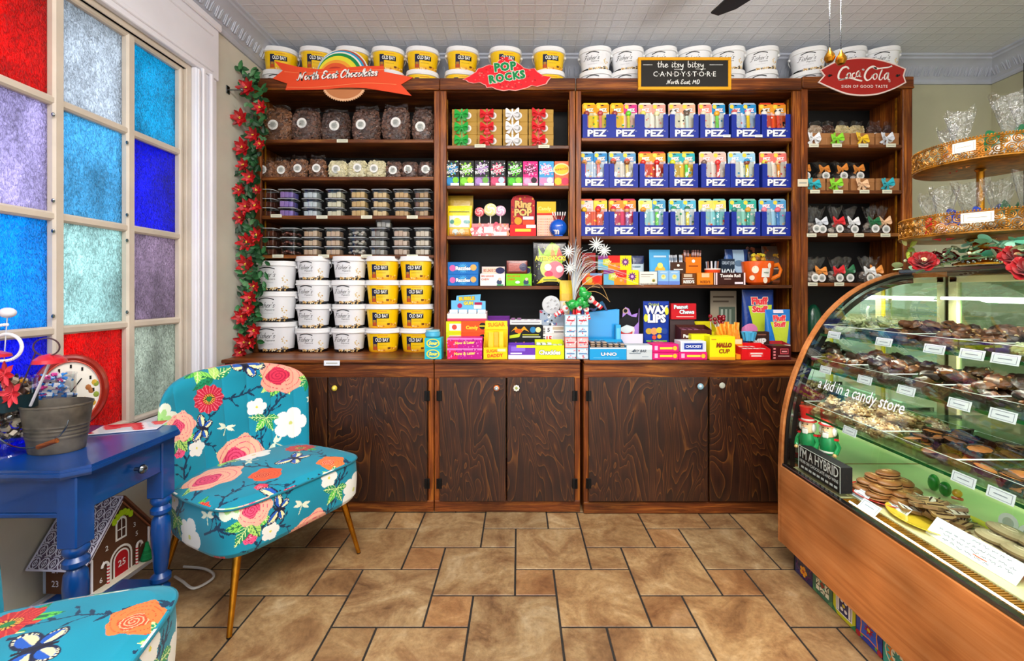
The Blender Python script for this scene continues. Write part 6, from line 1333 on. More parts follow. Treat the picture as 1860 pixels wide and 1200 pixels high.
# ================================================================ NARROW RIGHT BOOKCASE
def cello_bag(w, h, fill, fill2, bowc, seed, sth=.40, bs=.04, neck=True, sticker=True, lumps=14, top=.09):
 """gathered cellophane bag: sweets below, ribbon at the neck, flared film above"""
 rr = random.Random(seed); o = thing('gift_bag', '', 'gift bag'); d = w * .62
 mb = MB(fill)
 for k in range(lumps):
  q = rr.uniform(.13, .2) * w; z = rr.uniform(q * .8, h * .8); lim = 1 - .4 * z / h
  mb.ball((rr.uniform(-.36, .36) * w * lim, rr.uniform(-.3, .3) * d * lim, z), (q, q * .9, q * .8), 8, 6, mixc(lin(fill), lin(fill2), rr.random()))
 mb.build('sweets', CHOC, o)
 def f(u, v):
  a = 2 * PI * u
  if v < .6: k = 1 - .08 * (v / .6); zz = v / .6 * h * .8; k *= min(1, .75 + v * 2.5)
  elif v < .75: t = (v - .6) / .15; k = .92 - .68 * t * t * (3 - 2 * t); zz = h * (.8 + .2 * t)
  else: t = (v - .75) / .25; k = .24 + .62 * t; zz = h + top * t
  wr_ = 1 + (.10 * math.cos(a * 7 + seed) if v > .62 else .02 * math.cos(a * 5))
  return (w / 2 * k * wr_ * math.copysign(abs(math.cos(a)) ** .7, math.cos(a)), d / 2 * k * wr_ * math.copysign(abs(math.sin(a)) ** .7, math.sin(a)), zz + (.012 * math.sin(a * 3 + seed) if v > .97 else 0))
 mb = MB(); mb.grid(f, 36, 24, None, (1, 1, 1), wrapu=True); mb.build('cellophane', FILM, o)
 if bowc: bow(BOWC[bowc], bs, seed).build('ribbon_bow', SATIN, o, (0, -d * .34, h))
 if sticker:
  mb = MB(); sx, sz = w * .12, h * sth; yy = -d / 2 * 1.0 - .004; r = .028
  mb.add([(sx + r * math.cos(2 * PI * k / 20), yy, sz + r * math.sin(2 * PI * k / 20)) for k in range(20)], [tuple(range(20))], '#f0f0ee')
  mb.add([(sx + r * .6 * math.cos(2 * PI * k / 20), yy - .0006, sz + r * .6 * math.sin(2 * PI * k / 20)) for k in range(20)], [tuple(range(20))], '#b4b9b4')
  mb.box(sx - .010, sx + .007, yy - .001, yy - .0008, sz, sz + .003, 0, '#4c504c'); mb.box(sx - .012, sx + .010, yy - .001, yy - .0008, sz - .007, sz - .004, 0, '#4c504c')
  mb.build('round_sticker', PAPER, o)
 return o
X4 = lambda px, Y=YP: PX(px, Y)
# boxes on the top two shelves, brown kraft with bows
for row, (sh, items) in enumerate([(SH4[0], [(1474, 'white'), (1519, 'lime'), (1564, 'yellow'), (1609, 'silver')]), (SH4[1], [(1474, 'teal'), (1517, 'lime'), (1564, 'peach'), (1610, 'teal')])]):
 for i, (px, bc) in enumerate(items):
  bh = (S_Z(239) - S_Z(262)) if row == 0 else (S_Z(322) - S_Z(345))
  o = giftbox(.158, bh, .11, 0, bc, 20 + row * 4 + i, bx=-.025, sticker=.022, face='#a87448', bs=.04)
  o.location = (X4(px + 4) + (.012 if i == 0 else 0), YP + .004, sh + .001); o['group'] = 'kraft gift boxes with bows'; o['label'] = f'kraft gift box with a {"pale silver" if bc == "silver" else bc} bow, {["top", "second"][row]} right shelf, {nth(i, 4)}'
for i, (px, f1, f2) in enumerate([(1472, '#c8a888', '#e8d8c0'), (1498, '#4a2c20', '#6a4030'), (1525, '#e8d090', '#f4e8b8'), (1551, '#ecdcae', '#d8bc80'), (1582, '#4a2a20', '#5a382c'), (1611, '#3a201a', '#5a3428')]):
 o = choc_bag(.095, .19, .04, f1, f2, 60 + i, .026, .03)
 setbag(o, px + (4 if i == 0 else 0), YP + .120, SH4[0] + .001, f'flat clear bag behind the kraft boxes, top right shelf, {nth(i, 6)}', 'flat clear bags on the top right shelf')
for i, px in enumerate([1478, 1518, 1552, 1583]):
 o = cello_bag(.115, .19, '#3a201a', ['#8a5a40', '#e8c8a0', '#5a3428', '#e8e0d8'][i], 'orange', 70 + i, sth=.72, lumps=26, top=.05, bs=.036)
 o.location = (X4(px + 2) + (.012 if i == 0 else 0), YP + .165, SH4[1] + .001); o['group'] = 'cellophane bags on the second right shelf'; o['label'] = f'cellophane gift bag with an orange bow on the second right shelf, {nth(i, 4)}'
for row, (sh, items) in enumerate([(SH4[2], [(1476, None), (1497, 'silver'), (1522, 'red'), (1556, 'white'), (1588, 'dkgreen'), (1614, 'peach')]), (SH4[3], [(1474, None), (1495, 'orange'), (1522, 'red'), (1548, 'dkgreen'), (1578, 'white'), (1600, 'orange')])]):
 for i, (px, bc) in enumerate(items):
  o = cello_bag(.105, .088, '#2e1a16', '#6a4232' if i % 2 else '#d8c8b8', bc, 90 + row * 8 + i, top=.10 if row == 0 else .085, bs=.04)
  o.location = (X4(px + 2) + (.016 if i == 0 else 0), YP + .05 + .03 * (i % 2), sh + .001); o.rotation_euler = (0, R.uniform(-.05, .05), R.uniform(-.1, .1)); o['group'] = f'cellophane bags on the {["third", "fourth"][row]} right shelf'
  o['label'] = f'cellophane bag of chocolates with {"no bow" if not bc else "a " + {"dkgreen": "dark green"}.get(bc, bc) + " bow"}, {["third", "fourth"][row]} right shelf, {nth(i, 6)}'
o = thing('gift_bag', 'dark green gift bag with a white label behind the display case', 'gift bag', (PX(1486, 3.1), 3.1, zc)); mb = MB('#0c4a34'); mb.ball((0, .05, .16), (.06, .05, .16), 16, 10); mb.build('bag_body', FOIL, o); mb = MB('#f0f0ee'); mb.box(.0, .045, -.012, -.01, .10, .2, .001); mb.box(.008, .03, -.013, -.012, .15, .18, 0, '#2a2a2a'); mb.build('label_card', PAPER, o)
# ================================================================ SIGNS
YSG = YS - .022
def sgn(px, py): return (PX(px, YSG), PZ(py, YSG))
# ribbon sign with lollipop
o = thing('shop_sign', 'orange-red ribbon sign reading North East Chocolates with a striped lollipop', 'sign', (PX(624, YSG), YSG, PZ(145, YSG))); lx, lz = PX(624, YSG), PZ(145, YSG)
L = lambda pts: [(PX(a, YSG) - lx, PZ(b, YSG) - lz) for a, b in pts]
zx = lambda x, y: (490 + x / 6, 80 + y / 6)
cz_ = L([zx(790, 330)])[0]; mb = MB()
rad_ = 300 / 6 * YSG / FPX * .96
for i, (rr_, c, dx, dz) in enumerate([(1.0, '#e8e4d8', 0, 0), (.96, '#b04a3a', .0, 0), (.93, '#2a9cc8', -.01, .0), (.88, '#f0ece0', -.016, 0), (.85, '#1c8a4a', -.02, -.004), (.79, '#e8dc3a', -.03, -.012), (.68, '#f0a03a', -.04, -.02), (.6, '#e05a30', -.045, -.026), (.5, '#b83a28', -.05, -.034), (.4, '#f0e4e0', -.052, -.042), (.33, '#8aa8d0', -.05, -.05)]):
 q = rad_ * rr_; P = [(cz_[0] + dx + q * math.cos(PI * k / 40), .012 - i * .0008, cz_[1] + dz + q * math.sin(PI * k / 40)) for k in range(41)]; mb.add(P, [tuple(range(41))], c)
P = [(cz_[0] + rad_ * math.cos(PI * k / 40), cz_[1] + rad_ * math.sin(PI * k / 40)) for k in range(41)]; mb.prism(P, .013, .017, 'xz', '#e8e4d8'); mb.build('lollipop_board', PRINT, o)
mb = MB(); cc = L([zx(805, 440)])[0]; q = 230 / 6 * YSG / FPX; nn = 56
P = [(cc[0] + q * (1.07 if k % 2 else 1.0) * math.cos(PI + PI * k / nn), cc[1] + q * .74 * (1.07 if k % 2 else 1.0) * math.sin(PI + PI * k / nn)) for k in range(nn + 1)]; mb.prism(P, .006, .011, 'xz', '#e8b48a')
P = [(cc[0] + q * .92 * math.cos(PI + PI * k / 30), cc[1] + q * .66 * math.sin(PI + PI * k / 30)) for k in range(31)]; mb.prism(P, .0050, .0058, 'xz', '#c07a4c'); mb.build('candy_cup_board', PRINT, o)
mb = MB(); out = L([zx(*p) for p in [(50, 185), (300, 245), (520, 275), (800, 260), (1000, 240), (1240, 238), (1245, 300), (1400, 330), (1560, 362), (1430, 440), (1545, 562), (1300, 520), (1050, 480), (850, 470), (550, 495), (170, 500), (190, 430), (30, 375), (140, 290)]])
mb.prism(out, 0, .006, 'xz', '#ea4f2c'); 
for ps in ([zx(160, 300), zx(400, 318), zx(700, 300), zx(1000, 285), zx(1240, 280)], [zx(190, 470), zx(500, 470), zx(800, 445), zx(1050, 425), zx(1380, 440)]): ribbon(mb, crom(L(ps), 6), .0022, None, '#f4a06a', yoff=-.0008)
mb.build('ribbon_board', PRINT, o)
mb = MB()
ce = L([zx(745, 350)])[0]; script(mb, 'North East Chocolates', .0245, ce[0], ce[1] + .002, .0125, '#8a1c10', slant=.28, rot=.058, pen=.45, y=-.0012, sx=1.02)
script(mb, 'North East Chocolates', .0245, ce[0] - .0025, ce[1] + .0045, .0102, '#fbf6f0', slant=.28, rot=.058, pen=.45, y=-.0024, sx=1.02); mb.build('lettering', PRINT, o)
# red crystal sign
o = thing('shop_sign', 'red jagged crystal shaped sign reading Pop Rocks', 'sign', (PX(920, YSG), YSG, PZ(140, YSG))); lx, lz = PX(920, YSG), PZ(140, YSG); zy = lambda x, y: (790 + x / 4.443, 80 + y / 4.443)
base = [(225, 285), (320, 235), (350, 200), (400, 175), (470, 165), (520, 130), (610, 125), (690, 160), (720, 185), (800, 200), (870, 255), (940, 270), (900, 315), (820, 335), (740, 345), (690, 372), (600, 378), (500, 360), (420, 348), (380, 330), (350, 300), (270, 315)]
rr = random.Random(3); P = []
for i in range(len(base)):
 a, b = base[i], base[(i + 1) % len(base)]
 for t in (0, .5): P.append((a[0] + (b[0] - a[0]) * t + rr.uniform(-8, 8), a[1] + (b[1] - a[1]) * t + rr.uniform(-9, 9)))
L = lambda pts: [(PX(a, YSG) - lx, PZ(b, YSG) - lz) for a, b in pts]
mb = MB(); mb.prism(L([zy(*p) for p in P]), .001, .006, 'xz', '#f2a8a0'); mb.prism(L([zy(585 + (x - 585) * .975, 255 + (y - 255) * .95) for x, y in P]), .0, .001, 'xz', '#e8202c')
import itertools
for k in range(260):
 x, y = rr.uniform(260, 910), rr.uniform(150, 360)
 if abs(x - 585) / 340 + abs(y - 258) / 125 > .93 and not (abs(x - 585) / 330 < .9 and abs(y - 275) / 60 < .8 * (1.15 - abs(x - 585) / 330)): continue
 p = L([zy(x, y)])[0]; s_ = rr.uniform(.004, .009); a = rr.uniform(0, PI)
 mb.add([(p[0] + s_ * math.cos(a + q * PI / 2), -.0012 - (.002 if q == 0 else 0), p[1] + s_ * math.sin(a + q * PI / 2) * .8) for q in range(4)], [(0, 1, 2, 3)], rr.choice(['#d0121e', '#f23a3c', '#b80e1a', '#f8605a']))
mb.build('board', PRINT, o)
mb = MB()
for txt, cx, cy, sz, rot in (('POP', 565, 188, .074, .10), ('ROCKS', 580, 270, .070, .16)):
 p = L([zy(cx, cy)])[0]
 put_text(mb, txt, sz, p[0], p[1], '#f4e8e0', y=-.004, bold=.11, rot=rot, sx=.98, space=1.16); put_text(mb, txt, sz, p[0], p[1], '#12884a', y=-.0055, bold=.06, rot=rot, sx=.98, space=1.16)
p = L([zy(560, 122)])[0]; put_text(mb, 'THE', .03, p[0], p[1], '#e8202c', y=-.003, bold=.08); mb.build('lettering', PRINT, o)
# chalkboard
o = thing('chalkboard_sign', 'yellow framed chalkboard reading the itsy bitsy candy store', 'sign', (PX(1243, YSG), YSG, PZ(133, YSG))); lx, lz = PX(1243, YSG), PZ(133, YSG); (x0, z0), (x1, z1) = L([(1159, 163)])[0], L([(1328, 104)])[0]
L = lambda pts: [(PX(a, YSG) - lx, PZ(b, YSG) - lz) for a, b in pts]; (x0, z0), (x1, z1) = L([(1159, 163)])[0], L([(1328, 104)])[0]; f_ = .020
mb = MB('#2c2a28'); mb.box(x0 + f_ * .8, x1 - f_ * .8, .002, .012, z0 + f_ * .8, z1 - f_ * .8); mb.build('slate', PAPER, o)
mb = MB('#e0a020'); mb.box(x0, x1, -.004, .015, z1 - f_, z1, .002); mb.box(x0, x1, -.004, .015, z0, z0 + f_, .002); mb.box(x0, x0 + f_, -.004, .015, z0 + f_, z1 - f_, .002); mb.box(x1 - f_, x1, -.004, .015, z0 + f_, z1 - f_, .002); mb.build('frame', PRINT, o)
W_ = '#f0f0ec'; mb = MB(); zq = lambda x, y: (1040 + x / 4.138, 60 + y / 4.138)
p = L([zq(815, 240)])[0]; script(mb, 'the itsy bitsy', .021, p[0], p[1] - .002, .0052, W_, slant=.0, pen=.2, y=.0005, sx=1.15, gap=.16)
for a, b in ((530, 600), (1030, 1130)): P = L([zq(a, 238), zq(b, 238)]); ribbon(mb, P, .003, None, W_, yoff=.0005)
for a, b, y in ((765, 830, 272), (925, 1000, 270)): P = L([zq(a, y), zq(b, y)]); ribbon(mb, P, .003, None, W_, yoff=.0005)
p = L([zq(842, 308)])[0]; put_text(mb, 'C·A·N·D·Y·S·T·O·R·E', .048, p[0], p[1] - .001, W_, y=.0005, bold=.0, maxw=.445)
p = L([zq(832, 372)])[0]; script(mb, 'North East, MD', .0145, p[0], p[1], .0044, W_, slant=.15, pen=.2, y=.0005, sx=1.0)
mb.build('chalk_lettering', PAPER, o)
# red oval sign
o = thing('shop_sign', 'red lens shaped sign reading Coca-Cola sign of good taste', 'sign', (PX(1567, YSG), YSG, PZ(138, YSG))); lx, lz = PX(1567, YSG), PZ(138, YSG); zz4 = lambda x, y: (1420 + x / 4.138, 60 + y / 4.138)
L = lambda pts: [(PX(a, YSG) - lx, PZ(b, YSG) - lz) for a, b in pts]
half = [(285, 275), (400, 215), (500, 192), (610, 183), (720, 195), (830, 225), (935, 268)]; lo = [(920, 320), (937, 372), (850, 418), (730, 460), (610, 472), (490, 460), (370, 415), (272, 370), (318, 318)]
out = crom(half, 5) + lo[:1] + crom(lo[1:-1], 5) + lo[-1:]
mb = MB(); P = L([zz4(*p) for p in out]); mb.prism(P, .0, .006, 'xz', '#f0d8d0'); cx, cz = L([zz4(607, 325)])[0]; mb.prism([(cx + (a - cx) * .962, cz + (b - cz) * .93) for a, b in P], -.0012, .0, 'xz', '#a81c16')
mb.build('board', GLOSSY, o)
mb = MB()
def cc_stroke(pts, w): ribbon(mb, crom(L([zz4(*p) for p in pts]), 6), w * 1.45, None, '#f6eee6', pen=.45, yoff=-.0022)
cc_stroke([(500, 268), (485, 255), (455, 265), (430, 300), (424, 335), (440, 352), (470, 345), (490, 325)], .0085)     # C
cc_stroke([(430, 352), (470, 345), (520, 340), (560, 352), (598, 360)], .0075)
cc_stroke([(500, 300), (488, 320), (495, 340), (512, 330), (515, 305), (500, 300)], .0058)                     # o
cc_stroke([(545, 300), (530, 310), (528, 332), (545, 338), (560, 322)], .0058)                                  # c
cc_stroke([(578, 285), (562, 300), (560, 325), (575, 325), (584, 295), (582, 325), (592, 328)], .0058)        # a
cc_stroke([(607, 275), (613, 277)], .008)
cc_stroke([(708, 270), (690, 252), (655, 265), (628, 300), (622, 335), (640, 356), (665, 345), (680, 322)], .0085)    # C
cc_stroke([(690, 262), (720, 268), (770, 262), (800, 258), (822, 250)], .009)
cc_stroke([(698, 305), (684, 325), (692, 348), (710, 340), (714, 312), (698, 305)], .0058)
cc_stroke([(752, 278), (738, 310), (730, 345), (745, 352), (758, 335)], .0062)                                 # l
cc_stroke([(790, 300), (772, 318), (770, 345), (785, 342), (800, 300), (796, 345), (808, 350)], .006)
p = L([zz4(620, 403)])[0]; put_text(mb, 'SIGN OF GOOD TASTE', .028, p[0], p[1], '#f0e4dc', y=-.0022, space=1.2, maxw=.31, bold=.01)
p = L([zz4(808, 364)])[0]; put_text(mb, '®', .02, p[0], p[1], '#f0e4dc', y=-.0022)
mb.build('lettering', PRINT, o)
mb = MB('#4a1410')
for x in (355, 865):
 p = L([zz4(x, 322)])[0]; mb.ball((p[0], -.004, p[1]), (.010, .004, .009), 8, 5); mb.ball((p[0] + .014, -.003, p[1] + .004), (.006, .003, .005), 6, 4)
mb.build('fastener', BLACKM, o)
# ================================================================ POINSETTIA GARLAND
g = thing('poinsettia_garland', 'red poinsettia garland hanging down the left side of the bookcase', 'garland', (PX(456, 2.88), 2.88, S_Z(150)))
gx, gz = g.location.x, g.location.z; rr = random.Random(21); leaves = MB(); wire = MB('#c8b050')
path = [(PX(453 + 9 * math.sin(t * 11), 2.88) - gx, .0 + .02 * math.sin(t * 7), PZ(133 + t * 500, 2.88) - gz) for t in [i / 60 for i in range(61)]]
def leaf(mb, p, a, L_, W, col, droop=.3, m0=None):
 """pointed folded leaf from p at screen angle a"""
 dx, dz = math.cos(a), math.sin(a); yo = rr.uniform(-.6, .1)
 n = 4; vs = []; 
 for i in range(n + 1):
  t = i / n; wv = W * math.sin(PI * (t * .92 + .05)) ** .8 ; c = (p[0] + dx * L_ * t, p[1] + yo * L_ * t * .6 - L_ * droop * t * t * .3, p[2] + dz * L_ * t)
  vs += [(c[0] - dz * wv, c[1], c[2] + dx * wv), (c[0], c[1] + W * .35, c[2]), (c[0] + dz * wv, c[1], c[2] - dx * wv)]
 fs = []
 for i in range(n): b = i * 3; fs += [(b, b + 1, b + 4, b + 3), (b + 1, b + 2, b + 5, b + 4)]
 mb.add(vs, fs, col)
for i in range(520):
 t = rr.random(); p = path[int(t * 60)]; q = (max(-1.80 - gx, p[0] + rr.uniform(-.055, .055)), p[1] + rr.uniform(-.04, .05), p[2] + rr.uniform(-.02, .02))
 leaf(leaves, q, rr.uniform(0, 2 * PI), rr.uniform(.035, .06), rr.uniform(.012, .018), rr.choice(['#1c4a28', '#2a6a38', '#163a20', '#3a7a44', '#24582e', '#5a8a5c']))
leaves.build('leaves', LEAFM, g, kind='stuff')
wire.tube(path, .004, 6, '#2a4a2a'); wire.build('wire', LEAFM, g)
fl = [(449, 160, 1.1), (474, 196, .9), (437, 215, 1.1), (461, 246, .9), (441, 268, 1.1), (473, 262, .7), (443, 300, .8), (455, 322, .9), (436, 345, .8), (468, 345, .6), (447, 375, 1.0), (465, 373, .9), (437, 395, .9), (449, 440, 1.1), (467, 427, .9), (448, 480, 1.15), (463, 520, .7), (455, 540, .9), (453, 560, .9), (440, 575, 1.0), (463, 600, .9), (445, 620, 1.1), (438, 640, .9), (455, 622, .8)]
for px, py, s_ in fl:
 mb = MB(); cx, cz = max(PX(px, 2.83), -1.795) - gx, PZ(py, 2.83) - gz
 for ring, (n, L_) in enumerate(((7, .048), (5, .032))):
  a0 = rr.uniform(0, 1)
  for k in range(n): leaf(mb, (cx, -.05 - ring * .006, cz), a0 + 2 * PI * k / n, L_ * s_ * 1.15, .0145 * s_, rr.choice(['#a80a14', '#c4121c', '#b80e18', '#8c0810']), .9)
 for k in range(5): mb.ball((cx + rr.uniform(-.006, .006), -.064, cz + rr.uniform(-.006, .006)), .0035, 6, 4, '#e8c83a')
 mb.build('poinsettia', LEAFM, g)
# ================================================================ CURVED GLASS DISPLAY CASE
CY1, CY0 = 2.16, 0.42         # far and near end
prof = [(1.272, .48), (1.276, .60), (1.285, .717), (1.302, .81), (1.328, .905), (1.354, .975), (1.393, 1.066), (1.436, 1.142), (1.486, 1.214), (1.545, 1.277), (1.615, 1.334), (1.69, 1.378), (1.763, 1.407), (1.83, 1.428), (1.90, 1.437)]
XB = 2.10; ZTOP = 1.44; ZD = .50
def arch(off=0.0, k=2):
 P = crom(prof, k); out = []
 for i, p in enumerate(P):
  a, b = P[max(i - 1, 0)], P[min(i + 1, len(P) - 1)]; tx, tz = b[0] - a[0], b[1] - a[1]; L_ = math.hypot(tx, tz); out.append((p[0] + tz / L_ * off, p[1] - tx / L_ * off))
 return out
def gx(z):
 for a, b in zip(prof, prof[1:]):
  if a[1] <= z <= b[1]: return a[0] + (b[0] - a[0]) * (z - a[1]) / (b[1] - a[1])
 return prof[0][0]
case = thing('display_case', 'curved glass display case with cherry wood front, full of chocolates', 'display case', (1.7, 1.3, 0)); cx_, cy_ = 1.7, 1.3
def CP(mb, nm, mat, par=None, **k): return mb.build(nm, mat, par or case, None if par else (-cx_, -cy_, 0), **k)
mb = MB(); mb.box(1.272, 1.292, CY0, CY1, .117, ZD - .008, .004); CP(mb, 'front_panel', CASEW)
# end panel: arch shaped board
A0 = arch(0.0)
def endpoly(off, z0=.117): A = arch(off); return [(A[0][0], z0)] + A + [(XB, ZTOP - off * .9), (XB, z0)]
mb = MB(); mb.prism([(a, b) for a, b in endpoly(0)], CY1 - .006, CY1 + .018, 'xz'); CP(mb, 'end_panel', CASEW)
def band(o0, o1, y0, y1, col, nm, mat, z0=ZD):
 A, B = arch(o0), arch(o1); mb = MB(col); n = len(A); vs = []
 for y in (y0, y1): vs += [(p[0], y, p[1]) for p in A] + [(p[0], y, p[1]) for p in B]
 fs = []
 for i in range(n - 1): fs += [(i, i + 1, n + i + 1, n + i), (2 * n + i, 3 * n + i, 3 * n + i + 1, 2 * n + i + 1), (i, 2 * n + i, 2 * n + i + 1, i + 1), (n + i, n + i + 1, 3 * n + i + 1, 3 * n + i)]
 mb.add(vs, fs); return CP(mb, nm, mat)
band(.022, .034, CY1 - .022, CY1 - .008, '#b8bcba', 'chrome_strip', STEEL)
band(.012, .022, CY1 - .015, CY1 - .007, '#141414', 'gasket', BLACKM)
band(.036, .060, CY1 - .018, CY1 - .008, '#20201e', 'frame_arch', BLACKM)
MIR, mnt, mbs = newmat('mirror'); mbs.inputs['Metallic'].default_value = 1; mbs.inputs['Roughness'].default_value = .02; mbs.inputs['Base Color'].default_value = (.86, .93, .88, 1)
mb = MB(); mb.prism(endpoly(.034, ZD + .002), CY1 - .0078, CY1 - .0062, 'xz'); CP(mb, 'mirror_end', MIR)
# glass
A = arch(.004); mb = MB(); n = len(A)
mb.add([(p[0], y, p[1]) for y in (CY0, CY1 - .024) for p in A], [(i, i + 1, n + i + 1, n + i) for i in range(n - 1)]); CP(mb, 'curved_glass', CASEGL)
mb = MB(); mb.box(1.86, XB, CY0, CY1 - .01, ZTOP - .006, ZTOP); CP(mb, 'top_glass', CASEGL)
mb = MB('#7a6a2c'); mb.box(1.84, 1.862, CY0, CY1 - .01, ZTOP - .016, ZTOP + .001, .002); mb.box(XB - .02, XB + .01, CY0, CY1, ZTOP - .03, ZTOP + .002, .002); CP(mb, 'top_rail', STEEL)
mb = MB(); mb.tube([(1.862, CY0, ZTOP + .0), (1.862, CY1 - .02, ZTOP)], .004, 6); CP(mb, 'glass_edge', GLEDGE)
# deck, sill, vent
CREAMP = plain('cream_enamel', '#f0edd2', .35, var=.03); YELP = plain('yellow_enamel', '#e8e04a', .35, var=.05)
mb = MB(); mb.box(1.292, XB, CY0, CY1 - .008, ZD - .03, ZD - .012, .002); mb.box(1.372, XB, CY0, CY1 - .01, ZD - .012, ZD, .002); CP(mb, 'deck', CREAMP)
mb = MB(); mb.box(1.274, 1.300, CY0, CY1 - .01, ZD - .008, ZD + .006, .003); CP(mb, 'sill_strip', STEEL)
mb = MB('#d8d0a0'); mb.box(1.300, 1.306, CY0, CY1 - .02, ZD - .010, ZD - .002); CP(mb, 'inner_sill', CREAMP)
mb = MB()
y = CY0 + .02
while y < 1.80: mb.box(1.310, 1.368, y, y + .005, ZD - .010, ZD - .004); y += .0105
CP(mb, 'vent_grille', OLDGOLD)
mb = MB(); mb.box(1.306, 1.372, CY0, 1.82, ZD - .0119, ZD - .0112); CP(mb, 'vent_well', BLACKM)
# plinth with painted tiles
mb = MB('#4a4038'); mb.box(1.320, XB, CY0 + .01, CY1 - .03, .001, .117); CP(mb, 'plinth', WDARK)
tiles = MB(); TS = .128
def tile(y, k):
 """patterned square facing -X, y = far edge; drawn in local u (towards the camera) and v (up)"""
 X = 1.3195
 def q(pts, col, d=0): tiles.add([(X - .0002 - d * .0003, y - TS * (a * .5 + .5), .001 + .116 * (b * .5 + .5)) for a, b in pts], [tuple(range(len(pts)))], col)
 def star(n, r0, r1, col, d, rot=0): q([((r0 if i % 2 else r1) * math.cos(rot + PI * i / n), (r0 if i % 2 else r1) * math.sin(rot + PI * i / n)) for i in range(2 * n)], col, d)
 def disc(cx, cy, r, col, d): q([(cx + r * math.cos(2 * PI * i / 14), cy + r * math.sin(2 * PI * i / 14)) for i in range(14)], col, d)
 S_ = [(-.97, -.97), (.97, -.97), (.97, .97), (-.97, .97)]; k %= 6
 if k == 0:
  q(S_, '#141a5c', 0); star(8, .95, .72, '#5a1c4a', 1); star(8, .84, .62, '#10144a', 2)
  for i in range(5): disc(.26 * math.cos(i * 1.257), -.35 + .26 * math.sin(i * 1.257), .16, '#f0a01c', 3)
  disc(0, -.35, .12, '#c8501c', 4)
  for s in (-1, 1): disc(s * .7, .6, .15, '#d8402c', 3)
 elif k == 1:
  q(S_, '#2a6a50', 0); star(4, .9, .62, '#e8e6c8', 1); star(8, .72, .45, '#1c4a3a', 2); star(8, .58, .36, '#e8e6c8', 3); star(4, .42, .22, '#3a8a6a', 4); star(4, .3, .16, '#8a3a2c', 5, PI / 4)
  for a in (-1, 1):
   for b in (-1, 1): q([(a * .95, b * .95), (a * .5, b * .95), (a * .95, b * .5)], '#4a8a5a', 2)
 elif k == 2:
  q(S_, '#c8c81c', 0); star(4, .98, .72, '#f0eee6', 1); star(4, .86, .62, '#1c2a5a', 2, 0); star(4, .8, .58, '#f0eee6', 3); q([(-.4, -.62), (.4, -.62), (.4, .62), (-.4, .62)], '#16245c', 4)
  for a in (-1, 1):
   for b in (-1, 1): disc(a * .17, b * .3, .13, '#f0eee6', 5); q([(a * .97, b * .97), (a * .55, b * .97), (a * .97, b * .55)], '#2c7a4a', 3)
  disc(0, 0, .12, '#d8c83a', 6)
 elif k == 3:
  q(S_, '#1c3aa0', 0); star(4, .97, .60, '#f08a1c', 1); star(4, .86, .52, '#2a5ac8', 2); star(8, .42, .2, '#a01c3a', 3); disc(0, 0, .12, '#f0c81c', 4)
  for a in (-1, 1):
   for b in (-1, 1): disc(a * .8, b * .8, .2, '#a81c2c', 3); disc(a * .55, b * .75, .1, '#4a9a3a', 3)
 elif k == 4:
  q(S_, '#2a9a8a', 0); disc(0, 0, .86, '#e8d8b0', 1); disc(0, 0, .78, '#3ab0a0', 2); star(12, .74, .5, '#c8782c', 3); disc(0, 0, .44, '#e8e0c0', 4); star(8, .4, .2, '#2a8a7a', 5)
 else:
  q(S_, '#e8d8a0', 0); star(8, .9, .5, '#b83a1c', 1); star(8, .6, .3, '#1c4a8a', 2); disc(0, 0, .18, '#e8c81c', 3)
kk = 0; y = CY1 - .04
while y - TS > CY0: tile(y, kk); y -= TS; kk += 1
CP(tiles, 'patterned_tiles', GLOSSY, smooth=False)
# sliding doors at the back
mb = MB()
for y in (CY0, .9, 1.30, 1.72, 2.10): mb.box(XB - .025, XB, y, y + .045, ZD, ZTOP - .03, .003)
mb.box(XB - .025, XB, CY0, CY1 - .02, ZD, ZD + .04, .003); mb.box(XB - .025, XB, CY0, CY1 - .02, ZTOP - .06, ZTOP - .03, .003); CP(mb, 'door_frame', CREAMP)
mb = MB()
for y in (.96, 1.355, 1.775): mb.box(XB - .034, XB - .026, y, y + .022, ZD + .05, ZTOP - .07, .002)
CP(mb, 'door_edge', YELP)
mb = MB(); mb.box(XB - .012, XB - .008, CY0, CY1 - .02, ZD + .04, ZTOP - .06); CP(mb, 'sliding_glass', SHELFGL)
mb = MB('#e4f0ea'); 
for y in (1.335, 1.70): mb.tube([(XB - .045, y, 1.17), (XB - .055, y, 1.19), (XB - .055, y, 1.23), (XB - .045, y, 1.25)], .006, 6)
CP(mb, 'door_handle', GLOSSY)
LAMP, lnt, lb = newmat('lit_tube'); lb.inputs['Emission Color'].default_value = (.95, 1, .86, 1); lb.inputs['Emission Strength'].default_value = 5
mb = MB(); mb.tube([(2.03, CY0 + .05, 1.305), (2.03, CY1 - .03, 1.305)], .007, 8); CP(mb, 'light_tube', LAMP)
mb = MB(); mb.tube([(1.312, CY0 + .05, ZD + .004), (1.312, CY1 - .40, ZD + .004)], .003, 6); CP(mb, 'front_light_tube', LAMP)
area('case_light', (2.03, 1.25, 1.29), (0, math.radians(-16), 0), .03, 1.6, 17, (.97, 1, .84)); area('case_light', (1.40, 1.25, .752), (0, math.radians(8), 0), .02, 1.6, 2.4, (1, 1, .92))
area('case_light', (1.42, 1.25, .969), (0, math.radians(10), 0), .02, 1.6, 2.6, (.95, 1, .86)); area('case_light', (1.49, 1.25, 1.122), (0, math.radians(10), 0), .02, 1.6, 2.6, (.95, 1, .86))  # unseen strips added under the upper shelves to light the case interior
